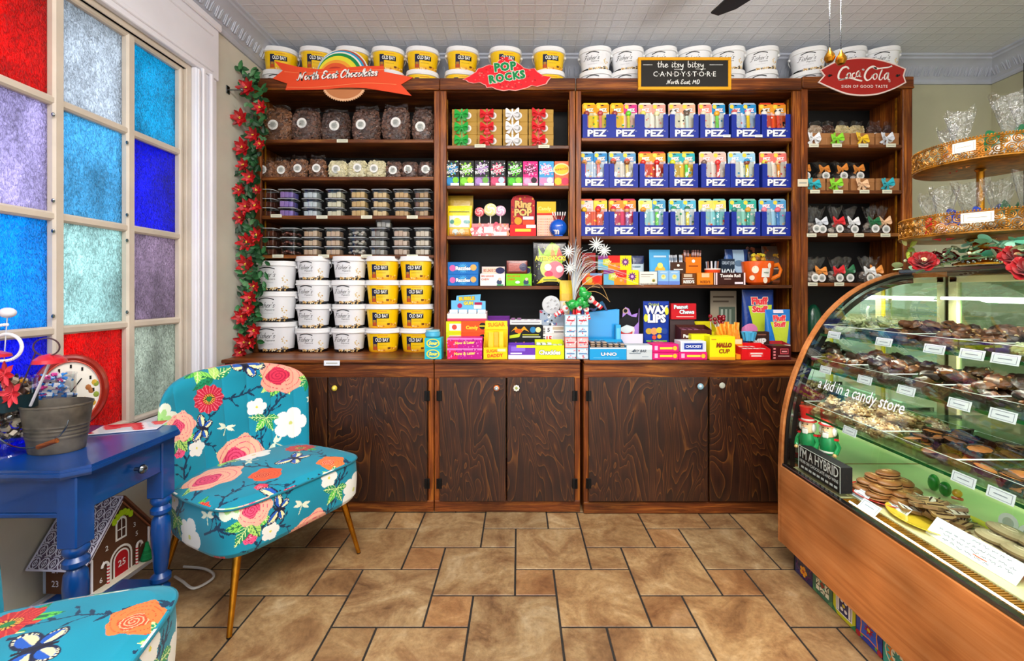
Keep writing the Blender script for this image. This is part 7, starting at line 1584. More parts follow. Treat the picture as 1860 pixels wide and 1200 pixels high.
# glass shelves
SHV = [(1.448, 1.134, 1.97), (1.385, .981, 1.98), (1.352, .765, 1.98)]
for i, (x0, z, x1) in enumerate(SHV):
 mb = MB(); mb.box(x0, x1, CY0 + .01, CY1 - .03, z - .008, z); s_ = CP(mb, 'glass_shelf', SHELFGL)
 mb = MB(); mb.box(x0 - .002, x0, CY0 + .01, CY1 - .03, z - .009, z + .001); mb.build('green_edge', GLEDGE, s_)
 for y in (.8, 1.45, 2.08):
  mb = MB(); mb.box(x0 + .15, x1 + .1, y, y + .004, z - .035, z - .009, .001); CP(mb, 'shelf_bracket', STEEL)
# acrylic trays with dividers
ACR = clearmat('acrylic', '#f6fbf8', rough=0.03, base=.04, edge=.5)
def acrylic(x0, x1, y0, y1, z, h, label):
 o = thing('acrylic_tray', label, 'tray', ((x0 + x1) / 2, (y0 + y1) / 2, z), 0, 'clear acrylic trays in the case'); a, b = (x1 - x0) / 2, (y1 - y0) / 2
 mb = MB(); mb.box(-a, a, -b, b, 0, .003); mb.box(-a, -a + .003, -b, b, .003, h); mb.box(a - .003, a, -b, b, .003, h); mb.box(-a + .003, a - .003, -b, -b + .003, .003, h); mb.box(-a + .003, a - .003, b - .003, b, .003, h); mb.build('tray_body', ACR, o)
 mb = MB('#e2efe6'); mb.tube([(-a, -b, h), (-a, b, h), (a, b, h), (a, -b, h)], .0014, 4, None, True); mb.build('bright_edge', GLOSSY, o)
cells = {0: [(2.11, 1.90), (1.895, 1.66), (1.655, 1.47), (1.465, 1.36), (1.355, 1.15), (1.145, .9)], 1: [(2.11, 1.88), (1.875, 1.67), (1.665, 1.48), (1.475, 1.32), (1.315, 1.1), (1.095, .9)], 2: [(2.11, 1.66), (1.655, 1.38), (1.375, 1.08), (1.075, .85)]}
for s_, cl in cells.items():
 for i, (b, a) in enumerate(cl): acrylic(SHV[s_][0] + .006, SHV[s_][0] + .36, a, b, SHV[s_][1] + .0005, .045 if s_ < 2 else .05, f'clear acrylic tray on the {["top", "middle", "lowest"][s_]} glass shelf, {ORD[i]} from the mirror end')
# price tags on the shelf fronts
def tagcard(X, Y, Z, w=.066, h=.030, tilt=.35, label='', group='price tags on the glass shelves', mat=PAPER, ops=None, ry=0):
 mb = MB('#e6eef8'); mb.box(-.0006, .0006, -w / 2, w / 2, 0, h); F_ = []
 for a, b, c, d in ((-.42, .42, .12, .16), (-.42, .42, .84, .88), (-.42, -.40, .12, .88), (.40, .42, .12, .88), (-.25, .25, .46, .54)): mb.box(-.0010, -.0007, a * w, b * w, c * h, d * h, 0, '#8a94a4')
 o = mb.build('price_tag', mat); tag(o, label, 'price tag', group); o.location = (X, Y, Z); o.rotation_euler = (0, tilt, ry); return o
for s_, ys_ in enumerate([[2.03, 1.753, 1.54, 1.412, 1.315], [1.994, 1.769, 1.58, 1.389, 1.264], [1.805, 1.343, 1.239]]):
 for i, y in enumerate(ys_): tagcard(SHV[s_][0] - .010, y, SHV[s_][1] - .012, .078 if s_ == 0 else .072, .032, .25, f'white price tag on the {["top", "middle", "lowest"][s_]} glass shelf edge, {ORD[i]} from the mirror end')
# ---- chocolates
def lump(cols, seed, r=.024, fl=.62, nuts=None, n=(12, 8), rough=.35):
 rr = random.Random(seed); mb = MB(); c0 = lin(cols[0]); c1 = lin(cols[1])
 def f(u, v):
  a = 2 * PI * u; b = PI * v; d = Vector((math.sin(b) * math.cos(a), math.sin(b) * math.sin(a), -math.cos(b)))
  k = 1 + rough * noise.noise(d * 2.2 + Vector((seed, 0, 0))) + rough * .5 * noise.noise(d * 5 + Vector((0, seed, 0))); return (d.x * r * k, d.y * r * k, d.z * r * fl * k + r * fl * .8)
 mb.grid(f, n[0], n[1], lambda u, v: mixc(c0, c1, min(1, max(0, .5 + 1.2 * noise.noise(Vector((u * 8, v * 8, seed)))))), wrapu=True)
 if nuts:
  for k in range(nuts[0]):
   u, v = rr.random(), rr.uniform(.35, .95); p = f(u, v); q = r * rr.uniform(.12, .2); mb.ball(p, (q * 1.3, q, q * .8), 6, 4, rr.choice(nuts[1]))
 return mb
def heap(variants, name, label, cat, group, x0, x1, y0, y1, z, n, layers, seed, size=1.0, tilt=.5, dz=.017, skip=None):
 """pile of separate pieces: every one is an object"""
 rr = random.Random(seed); protos = []
 for k in range(n):
  t = k / n; lay = int(layers * (t ** 1.25)); sh = 1 - .55 * lay / max(1, layers)
  xc, yc_ = (x0 + x1) / 2, (y0 + y1) / 2
  x = xc + rr.uniform(-.5, .5) * (x1 - x0) * (1 - .25 * lay / max(1, layers)); y = yc_ + rr.uniform(-.5, .5) * (y1 - y0) * (1 - .15 * lay / max(1, layers))
  loc = (x, y, z + lay * dz + rr.uniform(0, .003)); rot = (rr.uniform(-tilt, tilt), rr.uniform(-tilt, tilt), rr.uniform(0, 6.3)); s_ = size * rr.uniform(.85, 1.12)
  vi = rr.randrange(len(variants))
  if isinstance(variants[vi], MB): o = variants[vi].build(name, CHOC); variants[vi] = o
  else: o = variants[vi].copy(); C.objects.link(o)
  o.location = loc; o.rotation_euler = rot; o.scale = (s_, s_, s_); tag(o, label, cat, group)
DKC, DK2 = ('#1c100c', '#3a2218'), ('#2c1a12', '#6a3c22')
nutty = [lump(('#8a6238', '#c8a878'), 40 + k, .026, .6, (26, ['#d8c09a', '#e8d8b8', '#b08a58', '#7a5230'])) for k in range(4)]
dark = [lump(DKC, 50 + k, .026, .6) for k in range(3)] + [lump(DK2, 53 + k, .026, .6, (5, ['#8a5a38', '#a87850'])) for k in range(2)]
mixd = [lump(('#3a2218', '#7a4c30'), 60 + k, .024, .6, (4, ['#b08a60', '#d8c090'])) for k in range(3)] + [lump(DKC, 64, .024, .6)]
mint = [lump(('#8a9a6a', '#c8d0a0'), 70 + k, .024, .6, (8, ['#dce0c0', '#9aa87a'])) for k in range(3)]
x3 = SHV[2][0]
def cup(cin, ctop):
 mb = MB(); n = 24; r0, r1, h = .017, .026, .019; vs = []; fs = []
 for (r, z, w_) in ((r0, 0, 0), (r1, h, 1)):
  for k in range(n): q = r * (1 + (.05 * (1 if k % 2 else -1)) * w_); vs.append((q * math.cos(2 * PI * k / n), q * math.sin(2 * PI * k / n), z))
 for k in range(n): fs.append((k, (k + 1) % n, n + (k + 1) % n, n + k))
 fs.append(tuple(reversed(range(n)))); mb.add(vs, fs, '#1a1210'); mb.lathe([(.0235, .014), (.0235, .0165), (.018, .0185), (.0, .0185)], 18, 0, 0, 0, ctop); return mb
cups = [cup('#1a1210', '#4a2a1a'), cup('#1a1210', '#5e3520'), cup('#1a1210', '#8a4f24')]
wcups = [cup('#1a1210', '#d8e4c0'), cup('#1a1210', '#c8dcb0')]
z3_ = SHV[2][1] + .004
heap(nutty, 'nut_cluster', 'knobbly tan nut cluster heaped at the mirror end of the lowest glass shelf', 'nut cluster', 'nut clusters', x3 + .03, x3 + .30, 1.68, 2.09, z3_, 110, 4, 1)
heap(cups, 'chocolate_cup', 'chocolate cup in a dark fluted wrapper on the lowest glass shelf', 'chocolate cup', 'dark wrapped chocolate cups', x3 + .03, x3 + .33, 1.40, 1.64, z3_, 62, 3, 2, 1.15, .28, .020)
heap(wcups, 'chocolate_cup', 'pale green topped cup in a dark wrapper behind the dark ones', 'chocolate cup', 'pale topped chocolate cups', x3 + .20, x3 + .42, 1.12, 1.37, z3_, 30, 2, 3, 1.3, .2, .020)
heap(cups, 'chocolate_cup', 'chocolate cup in a dark fluted wrapper near the two lowest tags', 'chocolate cup', 'nearer dark wrapped chocolate cups', x3 + .03, x3 + .18, 1.10, 1.37, z3_, 26, 2, 4, 1.3, .3, .020)
for s_, seed in ((0, 10), (1, 20)):
 xa, za, _ = SHV[s_]; za += .004
 for i, (b, a) in enumerate(cells[s_][:5]):
  var = (dark if s_ == 1 else ([mint, mixd, mixd, mixd, mint][i]))
  heap(var, 'chocolate_cluster', f'chocolate cluster in tray {["one", "two", "three", "four", "five"][i]} from the mirror, {["top", "middle"][s_]} glass shelf', 'chocolate', f'clusters, {["top", "middle"][s_]} shelf tray {i + 1}', xa + .03, xa + .31, a + .025, b - .025, za, 32 if b - a > .17 else 24, 4, seed + i, 1.12)
 if s_ == 0: heap(nutty, 'nut_cluster', 'tan nut cluster in the row along the back of the top glass shelf', 'nut cluster', 'back row nut clusters', xa + .38, xa + .48, 1.2, 2.08, za - .002, 46, 2, 33)
# plates on the deck
def plate(X, Y, rx, ry, col, label, rz=0, z=ZD):
 mb = MB(col); mb.lathe([(.0, 0), (.72, 0), (.80, .004), (1.0, .014), (.99, .016), (.78, .007), (.0, .005)], 40, 0, 0, 0, None, rx, ry, False); o = mb.build('plate', GLOSSY); tag(o, label, 'plate'); o.location = (X, Y, z + .001); o.rotation_euler[2] = rz; return o
plate(1.50, 1.80, .13, .13, '#c8281c', 'red plate of round cookies inside the case', .3)
plate(1.52, 1.60, .14, .16, '#e8c83a', 'yellow plate of striped chocolate bark inside the case', .3)
plate(1.57, 1.37, .15, .15, '#e0602c', 'orange-red plate of large glazed ovals inside the case', .3)
def cookie():
 mb = MB(); mb.lathe([(.0, 0), (.034, 0), (.040, .005), (.039, .009), (.034, .010), (.036, .011), (.040, .014), (.040, .018), (.034, .023), (.02, .0255), (.0, .026)], 22, 0, 0, 0, ['#8a5a34', '#9a6a40', '#a87848', '#5a341c', '#5a341c', '#a87848', '#9a6438', '#8a5228', '#94602f', '#b08048'])
 P = [(.018 * math.cos(t) * (1 - t / 14), .018 * math.sin(t) * (1 - t / 14), .0262) for t in [i * .5 for i in range(16)]]; mb.tube(P, .0014, 4, '#c89a60'); return mb
ck = [cookie()]; ckl = 'brown round sandwich cookie on the red plate'
pos = [(a * .078 * math.cos(q), a * .078 * math.sin(q), l) for l, (n, a) in enumerate([(7, 1.05), (6, .82), (4, .5), (1, 0)]) for q in [2 * PI * k / n + l * .5 for k in range(n)]]
rr = random.Random(8)
for x, y, l in pos:
 if isinstance(ck[0], MB): ck[0] = ck[0].build('cookie', CHOC); o = ck[0]
 else: o = ck[0].copy(); C.objects.link(o)
 o.location = (1.50 + x, 1.80 + y, ZD + .010 + l * .025); o.rotation_euler = (rr.uniform(-.14, .14), rr.uniform(-.14, .14), rr.uniform(0, 6)); tag(o, ckl, 'cookie', 'round sandwich cookies')
bk = []
for k in range(3):
 mb = MB(); mb.prism([(-.045, -.02), (.01, -.032), (.048, -.01), (.03, .03), (-.03, .028)], 0, .011, 'xy', '#a8895c', '#8a6844')
 for j in range(4): x = -.035 + j * .022; mb.add([(x, -.02, .0114), (x + .006, -.022, .0114), (x + .018, .024, .0114), (x + .012, .026, .0114)], [(0, 1, 2, 3)], '#3a2014')
 if k == 2: mb.c = [lin('#e8e0cc') if i == 1 else c for i, c in enumerate(mb.c)]
 bk.append(mb)
for k in range(30):
 lay = k // 11; a = rr.uniform(0, 6.3); q = rr.uniform(.0, .105) * (1 - .2 * lay)
 v = k % 3
 if isinstance(bk[v], MB): bk[v] = bk[v].build('chocolate_bark', CHOC); o = bk[v]
 else: o = bk[v].copy(); C.objects.link(o)
 o.location = (1.52 + q * math.cos(a) * .85, 1.60 + q * math.sin(a), ZD + .014 + lay * .021); o.rotation_euler = (rr.uniform(-.4, .4), rr.uniform(-.4, .4), rr.uniform(0, 6.3)); tag(o, 'striped tan chocolate bark piece on the yellow plate', 'chocolate bark', 'striped chocolate bark')
ov = None
for k, (x, y, l, a) in enumerate([(-.07, .05, 0, .2), (-.02, .09, 0, .5), (.05, .07, 0, -.3), (-.08, -.03, 0, .1), (-.02, -.08, 0, .6), (.06, -.06, 0, 0), (-.04, .05, 1, .4), (.02, .02, 1, .9), (-.05, -.03, 1, .2), (.04, -.04, 1, 1.2), (-.01, .04, 2, .7), (.0, -.03, 2, .1)]):
 if ov is None:
  mb = MB(); mb.lathe([(.0, 0), (.050, .001), (.058, .008), (.056, .015), (.04, .022), (.0, .025)], 26, 0, 0, 0, ['#4a3826', '#5a4430', '#8a7450', '#b8a480', '#c8b690'], 1.0, .68)
  P = [(.022 * math.cos(t) * (1 - t / 12), .014 * math.sin(t) * (1 - t / 12), .0245) for t in [i * .5 for i in range(14)]]; mb.tube(P, .002, 4, '#e0d2b0'); ov = mb.build('glazed_oval', CHOC); o = ov
 else: o = ov.copy(); C.objects.link(o)
 o.location = (1.57 + x, 1.37 + y, ZD + .012 + l * .024); o.rotation_euler = (rr.uniform(-.12, .12), rr.uniform(-.15, .1), a + 1.2); tag(o, 'large pale glazed oval chocolate on the orange-red plate', 'chocolate', 'large glazed ovals')
for i, (px, py, w_) in enumerate([(1549, 905, .075), (1573, 928, .085), (1618, 928, .10)]):
 Y = FPX * (CAM_H - ZD) / (py - VY); tagcard((px - VX) * Y / FPX + (.02, .0, .012)[i], Y, ZD + .001, w_, .04, .75, ['white price tag before the red plate of cookies', 'white price tag on the vent before the bark plate', 'white price tag leaning on the yellow plate'][i], 'price tags on the deck')
mb = MB('#e4ecf6'); mb.box(-.0008, .0008, -.14, .14, 0, .068)
o = thing('note_card', 'long handwritten white note card in front of the orange-red plate', 'note card', (1.412, 1.40, ZD + .001)); mb.build('card', PAPER, o)
mb = MB(); rr = random.Random(14)
for zz_, y0_, y1_ in ((.056, -.10, .02), (.040, -.12, .11), (.026, -.12, .10), (.012, -.06, .09)):
 y = y0_
 while y < y1_:
  n_ = rr.randint(5, 12); P = [(y + k * .0022, zz_ + rr.uniform(-.0035, .0035)) for k in range(n_)]; t = MB(); ribbon(t, P, .0013, None, '#3a4450'); mb.add([(-.0013, a, b) for a, _, b in t.v], t.f, '#3a4450'); y += n_ * .0022 + .006
mb.build('handwriting', PAPER, o); o.rotation_euler = (0, .65, 0)
# slogan on the glass
mb = MB(); v, f = text2d('a kid in a candy store', .062, .006); w0 = max(p[0] for p in v) - min(p[0] for p in v); k = .44 / w0
mb.add([(gx(.93 + b) - .0015, 1.755 - a * k, .93 + b) for a, b in v], f, '#e8eaf0'); CP(mb, 'glass_lettering', PAPER)
# box sign
o = thing('box_sign', 'black box sign reading I\'M A HYBRID at the mirror end of the case', 'sign', (1.318, 1.955, ZD + .006)); mb = MB('#17181c'); mb.box(0, .052, -.135, .135, 0, .108, .0015); mb.build('block', PAPER, o)
mb = MB()
for s_, sz, zz_, wd in (("I'M A HYBRID", .062, .078, .25), ('I RUN ON CHOCOLATE AND WINE', .020, .042, .25)):
 v, f = text2d(s_, sz, .01); w0 = max(p[0] for p in v) - min(p[0] for p in v); mb.add([(-.0008, -a * wd / w0, zz_ + b) for a, b in v], f, '#eef0f4')
for k in range(9): mb.box(-.0009, -.0007, -.12 + k * .027, -.12 + k * .027 + .019, .012, .022, 0, '#d8dade')
mb.build('lettering', PAPER, o); mb = MB('#d8dad8'); 
for y in (-.135, .135): mb.tube([(0, y, 0), (0, y, .108)], .0012, 4)
mb.tube([(0, -.135, .108), (0, .135, .108)], .0012, 4); mb.build('edge_line', PAPER, o)
# nutcrackers
def nutcracker(X, Y, label, rz):
 o = thing('nutcracker_figure', label, 'nutcracker', (X, Y, ZD + .001), rz, 'nutcracker figures'); 
 mb = MB('#c81c24'); mb.box(-.035, .035, -.025, .025, 0, .02, .004, '#1c6a3a'); mb.box(-.028, -.004, -.014, .014, .02, .045, .004, '#c81c24'); mb.box(.004, .028, -.014, .014, .02, .045, .004, '#c81c24'); mb.tube([(-.014, 0, .045), (-.014, 0, .09)], .010, 10, '#f0f0ec'); mb.tube([(.014, 0, .045), (.014, 0, .09)], .010, 10, '#f0f0ec'); mb.build('boots', GLOSSY, o)
 mb = MB('#148a4a'); mb.lathe([(.020, .085), (.030, .09), (.032, .11), (.034, .145), (.028, .165), (.012, .17)], 18, col='#12824a'); mb.lathe([(.0325, .098), (.0335, .102), (.0325, .106)], 18, col='#f0f0ec')
 for s_ in (-1, 1): mb.tube([(s_ * .030, 0, .155), (s_ * .045, -.004, .13), (s_ * .040, -.022, .10)], .010, 8, '#148a4a'); mb.ball((s_ * .038, -.026, .095), .009, 8, 6, '#e8b878'); mb.ball((s_ * .034, 0, .160), (.012, .012, .006), 8, 5, '#c81c24')
 mb.build('jacket', GLOSSY, o)
 mb = MB('#f0c8a0'); mb.lathe([(.016, .165), (.024, .172), (.027, .19), (.026, .222), (.02, .228)], 18, col='#f0cfa8'); mb.box(-.012, .012, -.030, -.02, .165, .188, .003, '#f0f0f0'); mb.ball((0, -.030, .200), (.005, .007, .005), 8, 5, '#e8a080')
 for s_ in (-1, 1): mb.ball((s_ * .010, -.025, .211), (.0035, .002, .0035), 6, 4, '#1c1c1c'); mb.ball((s_ * .027, 0, .195), (.010, .016, .022), 8, 6, '#f4f4f2')
 mb.box(-.014, .014, -.029, -.025, .191, .195, .001, '#e8e8e8'); mb.build('head', GLOSSY, o)
 mb = MB('#d81c1c'); mb.lathe([(.038, .222), (.038, .226), (.028, .228), (.027, .235), (.034, .290), (.0, .292)], 22, col=['#c8161c', '#c8161c', '#f0e8e4', '#d81c1c', '#e03020']); mb.build('hat', GLOSSY, o)
 return o
nutcracker(1.372, 2.108, 'nutcracker in a red top hat, the one nearer the mirror end', -1.0); nutcracker(1.425, 2.045, 'nutcracker in a red top hat, the one in front', -1.0)
o = thing('elf_figure', 'small green ornament with an orange ball under the lowest glass shelf', 'ornament', (1.74, 1.86, ZD + .001)); mb = MB('#1ca02c'); mb.ball((0, 0, .035), (.02, .02, .035), 12, 8, '#1c8a2c'); mb.ball((.0, -.05, .03), (.02, .02, .03), 12, 8, '#107020'); mb.ball((-.0, -.10, .035), (.016, .016, .016), 10, 6, '#e0a01c'); mb.tube([(0, -.08, .01), (0, -.12, .02)], .006, 6, '#c84a1c'); mb.build('ornament_body', FOIL, o)
for i, (x, y) in enumerate([(1.68, 1.46), (1.70, 1.54)]):
 mb = MB(); mb.lathe([(.0, 0), (.032, 0), (.032, .001), (.0, .0012)], 24, col='#eef2f0'); mb.lathe([(.0, .0014), (.018, .0014), (.0, .0016)], 20, col='#b8c4b8'); o = mb.build('round_label', PAPER); tag(o, f'round white label card standing behind the plates, the {["nearer", "farther"][i]} one', 'label'); o.location = (x, y, ZD + .034); o.rotation_euler = (0, -PI / 2 + .2, 0)
# ================================================================ ON TOP OF THE CASE
def tierstand():
 SX, SY = 1.79, 1.72; o = thing('tiered_stand', 'two-tier antique gold stand with pierced trays on top of the case', 'cake stand', (SX, SY, ZTOP + .001)); Z0 = ZTOP
 mb = MB(); mb.lathe([(.0, 0), (.075, 0), (.076, .006), (.06, .014), (.045, .022), (.028, .034), (.024, .042), (.036, .05), (.038, .056), (.024, .064), (.022, .078), (.034, .086), (.045, .098), (.0, .1)], 32); mb.build('foot', GOLD, o)
 mb = MB(); mb.lathe([(.0, .1), (.012, .1), (.012, .36), (.018, .368), (.0, .37)], 16, cap=False); mb.build('pole', GOLD, o)
 for (z, r, nm) in ((.103, .241, 'lower_tray'), (.372, .198, 'upper_tray')):
  mb = MB(); mb.lathe([(.0, z - .002), (r - .01, z - .002), (r, z + .002), (r, z + .008), (r - .003, z + .008), (r - .003, z + .003), (.0, z + .003)], 48, cap=False)
  H = .078; N = int(2 * PI * r / .0118)
  for k in range(int(2 * PI * r / .009)): a = k * .009 / r; mb.ball((r * math.cos(a), r * math.sin(a), z + H + .002), .0036, 6, 4); mb.ball((r * math.cos(a), r * math.sin(a), z + .010), .0034, 6, 4)
  mb.tube([(r * math.cos(a), r * math.sin(a), z + H - .004) for a in [2 * PI * k / 60 for k in range(60)]], .0025, 5, None, True)
  # scrollwork: rings and S-curves between beaded posts
  M_ = int(2 * PI * r / .032)
  for k in range(M_):
   a0 = 2 * PI * k / M_
   for j, zc_ in enumerate((.026, .056)):
    for (rr2, w_) in ((.0135, .0021), (.0072, .0019)):
     mb.tube([((r) * math.cos(a0 + (rr2 * math.cos(q) + (j * .5) * .032) / r), r * math.sin(a0 + (rr2 * math.cos(q) + (j * .5) * .032) / r), z + zc_ + .002 + rr2 * math.sin(q)) for q in [2 * PI * t / 10 for t in range(10)]], w_, 4, None, True)
    a1 = a0 + .016 / r
    mb.tube([(r * math.cos(a1 + .006 * math.sin(q) / r), r * math.sin(a1 + .006 * math.sin(q) / r), z + zc_ - .012 + .026 * q / 6.28) for q in [2 * PI * t / 8 for t in range(9)]], .0018, 4)
  for k in range(8):
   a = 2 * PI * (k + .3) / 8
   for t in range(9): mb.ball(((r + .002) * math.cos(a), (r + .002) * math.sin(a), z + .010 + t * .0082), .0038, 6, 4)
  mb.build(nm, OLDGOLD, o)
 return o, SX, SY
st, SX, SY = tierstand()
def onring(r, a): return SX + r * math.cos(a), SY + r * math.sin(a)
def standtag(r, a, z, w, label):
 x, y = onring(r + .004, a); mb = MB('#e8e6d8'); mb.box(-w / 2, w / 2, -.0008, .0008, 0, .036); 
 for q in ((-.42, .42, .12, .15), (-.42, .42, .84, .87), (-.42, -.40, .12, .87), (.40, .42, .12, .87), (-.3, .3, .47, .53)): mb.box(q[0] * w, q[1] * w, -.0012, -.0009, q[2] * .036, q[3] * .036, 0, '#9a968a')
 o = mb.build('price_tag', PAPER); tag(o, label, 'price tag', 'price tags on the gold stand'); o.location = (x, y, z); o.rotation_euler = (0, 0, a + PI / 2)
standtag(.198, math.radians(212), ZTOP + .405, .062, 'cream price tag on the upper gold tray rim'); standtag(.241, math.radians(222), ZTOP + .140, .082, 'cream price tag on the lower gold tray rim')
for i, (a, r, z, bc, f1, f2, w_, h_, tp) in enumerate([(200, .13, .377, 'orange', '#e8dcc0', '#f4ecd8', .10, .05, .15), (160, .10, .377, 'red', '#ece4d0', '#d8c8a8', .08, .05, .12), (262, .12, .377, 'dkgreen', '#e8e4dc', '#c8c4bc', .12, .085, .15), (310, .12, .377, 'dkgreen', '#e4e0dc', '#d0ccc4', .12, .085, .13)]):
 x, y = onring(r, math.radians(a)); o = cello_bag(w_, h_, f1, f2, bc, 200 + i, top=tp, bs=.05, sticker=False); o.location = (x, y, ZTOP + z); o.rotation_euler[2] = a * .01
 o['group'] = 'cellophane bags on the gold stand'; o['label'] = ['cellophane bag with an orange ribbon on the upper gold tray', 'small clear bag with thin red tie on the upper gold tray', 'tall cellophane bag with green ribbon on the upper gold tray, left one', 'tall cellophane bag with green ribbon on the upper gold tray, right one'][i]
for i, (a, r, bc, f1, f2, w_, h_, tp) in enumerate([(190, .17, 'red', '#ecdcb8', '#d84038', .10, .045, .14), (214, .15, 'blue', '#e8dcb8', '#f4ecd0', .12, .07, .12), (240, .165, 'blue', '#ece4c8', '#e0d4b0', .12, .065, .12), (268, .16, 'dkgreen', '#5a3a2c', '#c8b8a8', .11, .08, .13), (298, .16, 'dkgreen', '#4a3024', '#8a6a58', .11, .075, .12), (150, .15, None, '#ecdfb8', '#e0d0a0', .08, .06, .12)]):
 x, y = onring(r, math.radians(a)); o = cello_bag(w_, h_, f1, f2, bc, 220 + i, top=tp, bs=.05, sticker=False); o.location = (x, y, ZTOP + .108); o.rotation_euler[2] = a * .013
 o['group'] = 'cellophane bags on the gold stand'; o['label'] = 'cellophane bag on the lower gold tray, ' + ['red ribbon', 'blue ribbon, left one', 'blue ribbon, right one', 'green ribbon, left one', 'green ribbon, right one', 'no ribbon, at the back'][i]
# eucalyptus garland with red roses
g = thing('eucalyptus_garland', 'pale eucalyptus garland lying along the top of the display case', 'garland', (1.80, 1.6, ZTOP + .004)); rr = random.Random(31); lv = MB()
pth = [(-.17 + .11 * t ** .7 + .02 * math.sin(t * 9), .22 - 1.2 * t, .02 + .012 * math.sin(t * 13) - .05 * (1 - t) ** 8) for t in [i / 50 for i in range(51)]]
stem = MB('#6a8a5a'); stem.tube(pth, .004, 6)
for k in range(330):
 t = rr.random() ** .9; p = pth[int(t * 50)]; a = rr.uniform(0, 2 * PI); L_ = rr.uniform(.022, .045); el = rr.uniform(-.3, .9)
 c = Vector((p[0] + rr.uniform(-.07, .05), p[1] + rr.uniform(-.05, .05), p[2] + rr.uniform(-.005, .05)))
 m = Matrix.Translation(c) @ Matrix.Rotation(a, 4, 'Z') @ Matrix.Rotation(-el, 4, 'Y') @ Matrix.Rotation(rr.uniform(-.8, .8), 4, 'X'); n = 9
 vs = [m @ Vector((0, 0, 0))] + [m @ Vector((L_ * (.5 - .5 * math.cos(PI * q / (n - 1)) if q < n else 0), L_ * .42 * math.sin(PI * q / (n - 1)) * (1), .004)) for q in range(n)] + [m @ Vector((L_ * (.5 - .5 * math.cos(PI * q / (n - 1))), -L_ * .42 * math.sin(PI * q / (n - 1)), .004)) for q in range(n - 2, 0, -1)]
 lv.add(vs, [(0, i, i + 1) for i in range(1, len(vs) - 1)], rr.choice(['#7ab89a', '#98ccaa', '#b4dcb4', '#4a9478', '#cce4b0', '#c0e0b4', '#86c0a4']))
for k in range(40):
 t = rr.random(); p = pth[int(t * 50)]; lv.ball((p[0] + rr.uniform(-.06, .03), p[1] + rr.uniform(-.05, .05), p[2] + rr.uniform(.0, .05)), .006, 6, 4, '#dfe8c0')
lv.build('leaves', LEAFM, g, kind='stuff'); stem.build('stem', LEAFM, g)
sp = MB('#8a9a3a'); q0 = pth[2]; P = [(q0[0] + .0, q0[1], q0[2]), (q0[0] - .02, q0[1] + .03, q0[2] + .05), (q0[0] - .05, q0[1] + .05, q0[2] + .085)]; sp.tube(P, .0025, 5)
for k, (dx, dz) in enumerate([(-.05, .085), (-.065, .09), (-.03, .075), (-.055, .07), (-.02, .055)]): leaf(sp, (q0[0] + dx, q0[1] + .04, q0[2] + dz), 1.0 + k * 1.1, .035, .010, ['#b8c84a', '#c8c87a', '#98b84a'][k % 3])
sp.build('upright_sprig', LEAFM, g)
def rose(X, Y, Z, s_, label, col='#a00812', tiltx=.9):
 o = thing('rose', label, 'flower', (X, Y, Z), 0, 'red fabric roses on the case'); mb = MB(); rr = random.Random(int(X * 100)); m = Matrix.Rotation(tiltx, 4, 'X') @ Matrix.Rotation(-.5, 4, 'Y')
 mb.setm(m)
 for ring, (n, r, h, op) in enumerate([(6, .052, .012, 1.25), (6, .044, .022, .95), (5, .032, .030, .65), (4, .020, .034, .35)]):
  for k in range(n):
   a = 2 * PI * k / n + ring * .5 + rr.uniform(-.1, .1)
   def pt(u, v):
    b = a + (u - .5) * 1.5; q = r * s_ * (.25 + .75 * v) * (1 + .07 * math.sin(u * 9)); z = h * s_ * (v ** (1.6 - op * .5)) * (1.4 - op * .6) + .006 * math.sin(u * 7 + k) * v * s_
    return (q * math.cos(b), q * math.sin(b), z)
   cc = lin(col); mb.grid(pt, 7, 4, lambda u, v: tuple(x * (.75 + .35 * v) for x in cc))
 for k in range(10): mb.ball((.006 * math.cos(k), .006 * math.sin(k), .020 * s_), .0045, 6, 4, '#f0c890')
 mb.build('petals', SATIN, o); return o
def at3(px, py, Y): return (PX(px, Y), Y, PZ(py, Y))
for i, (px, py, Y, s_) in enumerate([(1677, 476, 1.72, .84), (1846, 468, 1.46, .84), (1866, 490, 1.28, .8)]):
 x, y, z = at3(px, py, Y); rose(x, y, z, s_, ['red fabric rose at the left end of the eucalyptus garland', 'red fabric rose right of the gold stand foot', 'red fabric rose at the right edge, nearest the camera'][i])
o = thing('berry_cluster', 'dark red berries and bead string around the foot of the gold stand', 'berries', (SX - .02, SY, ZTOP + .004)); mb = MB(); rr = random.Random(4)
for k in range(26): a = rr.uniform(0, 6.3); q = rr.uniform(.08, .125); mb.ball((q * math.cos(a), q * math.sin(a), .02 + rr.uniform(0, .03)), .014, 10, 7, rr.choice(['#8a0c1c', '#b01426', '#6a0a18']))
mb.build('berries', GLOSSY, o, kind='stuff'); mb = MB('#d8dce0')
for k in range(60): a = k * .105; mb.ball((.135 * math.cos(a), .135 * math.sin(a), .008 + .006 * math.sin(k)), .006, 6, 4)
mb.build('bead_string', STEEL, o)
pbox('red_box', 'box', 'red cardboard box beyond the gold stand at the right edge', 1800, 1905, .10, 1.95, .10, '#c0181c', [('c', .2, .55, .12, '#2a0c0c'), ('c', .55, .6, .12, '#2a0c0c')], ZTOP + .002)
# picture on the right wall
o = thing('framed_poster', 'black framed poster with pale and green colours on the right wall', 'poster', (XR - .001, 2.72, 2.35)); mb = MB('#141414'); mb.box(-.03, 0, -.42, .42, -.55, .62, .004); mb.build('frame', BLACKM, o)
mb = MB(); mb.grid(lambda u, v: (-.0305, .39 - .78 * u, -.52 + 1.11 * v), 24, 34, lambda u, v: lin(['#dfe6d8', '#8ab84a', '#e8ecf0', '#c8783a', '#a8c8a0'][int((u * 7 + 2.2 * math.sin(v * 7 + u * 3)) * 1.4) % 5])); mb.build('print', PRINT, o)
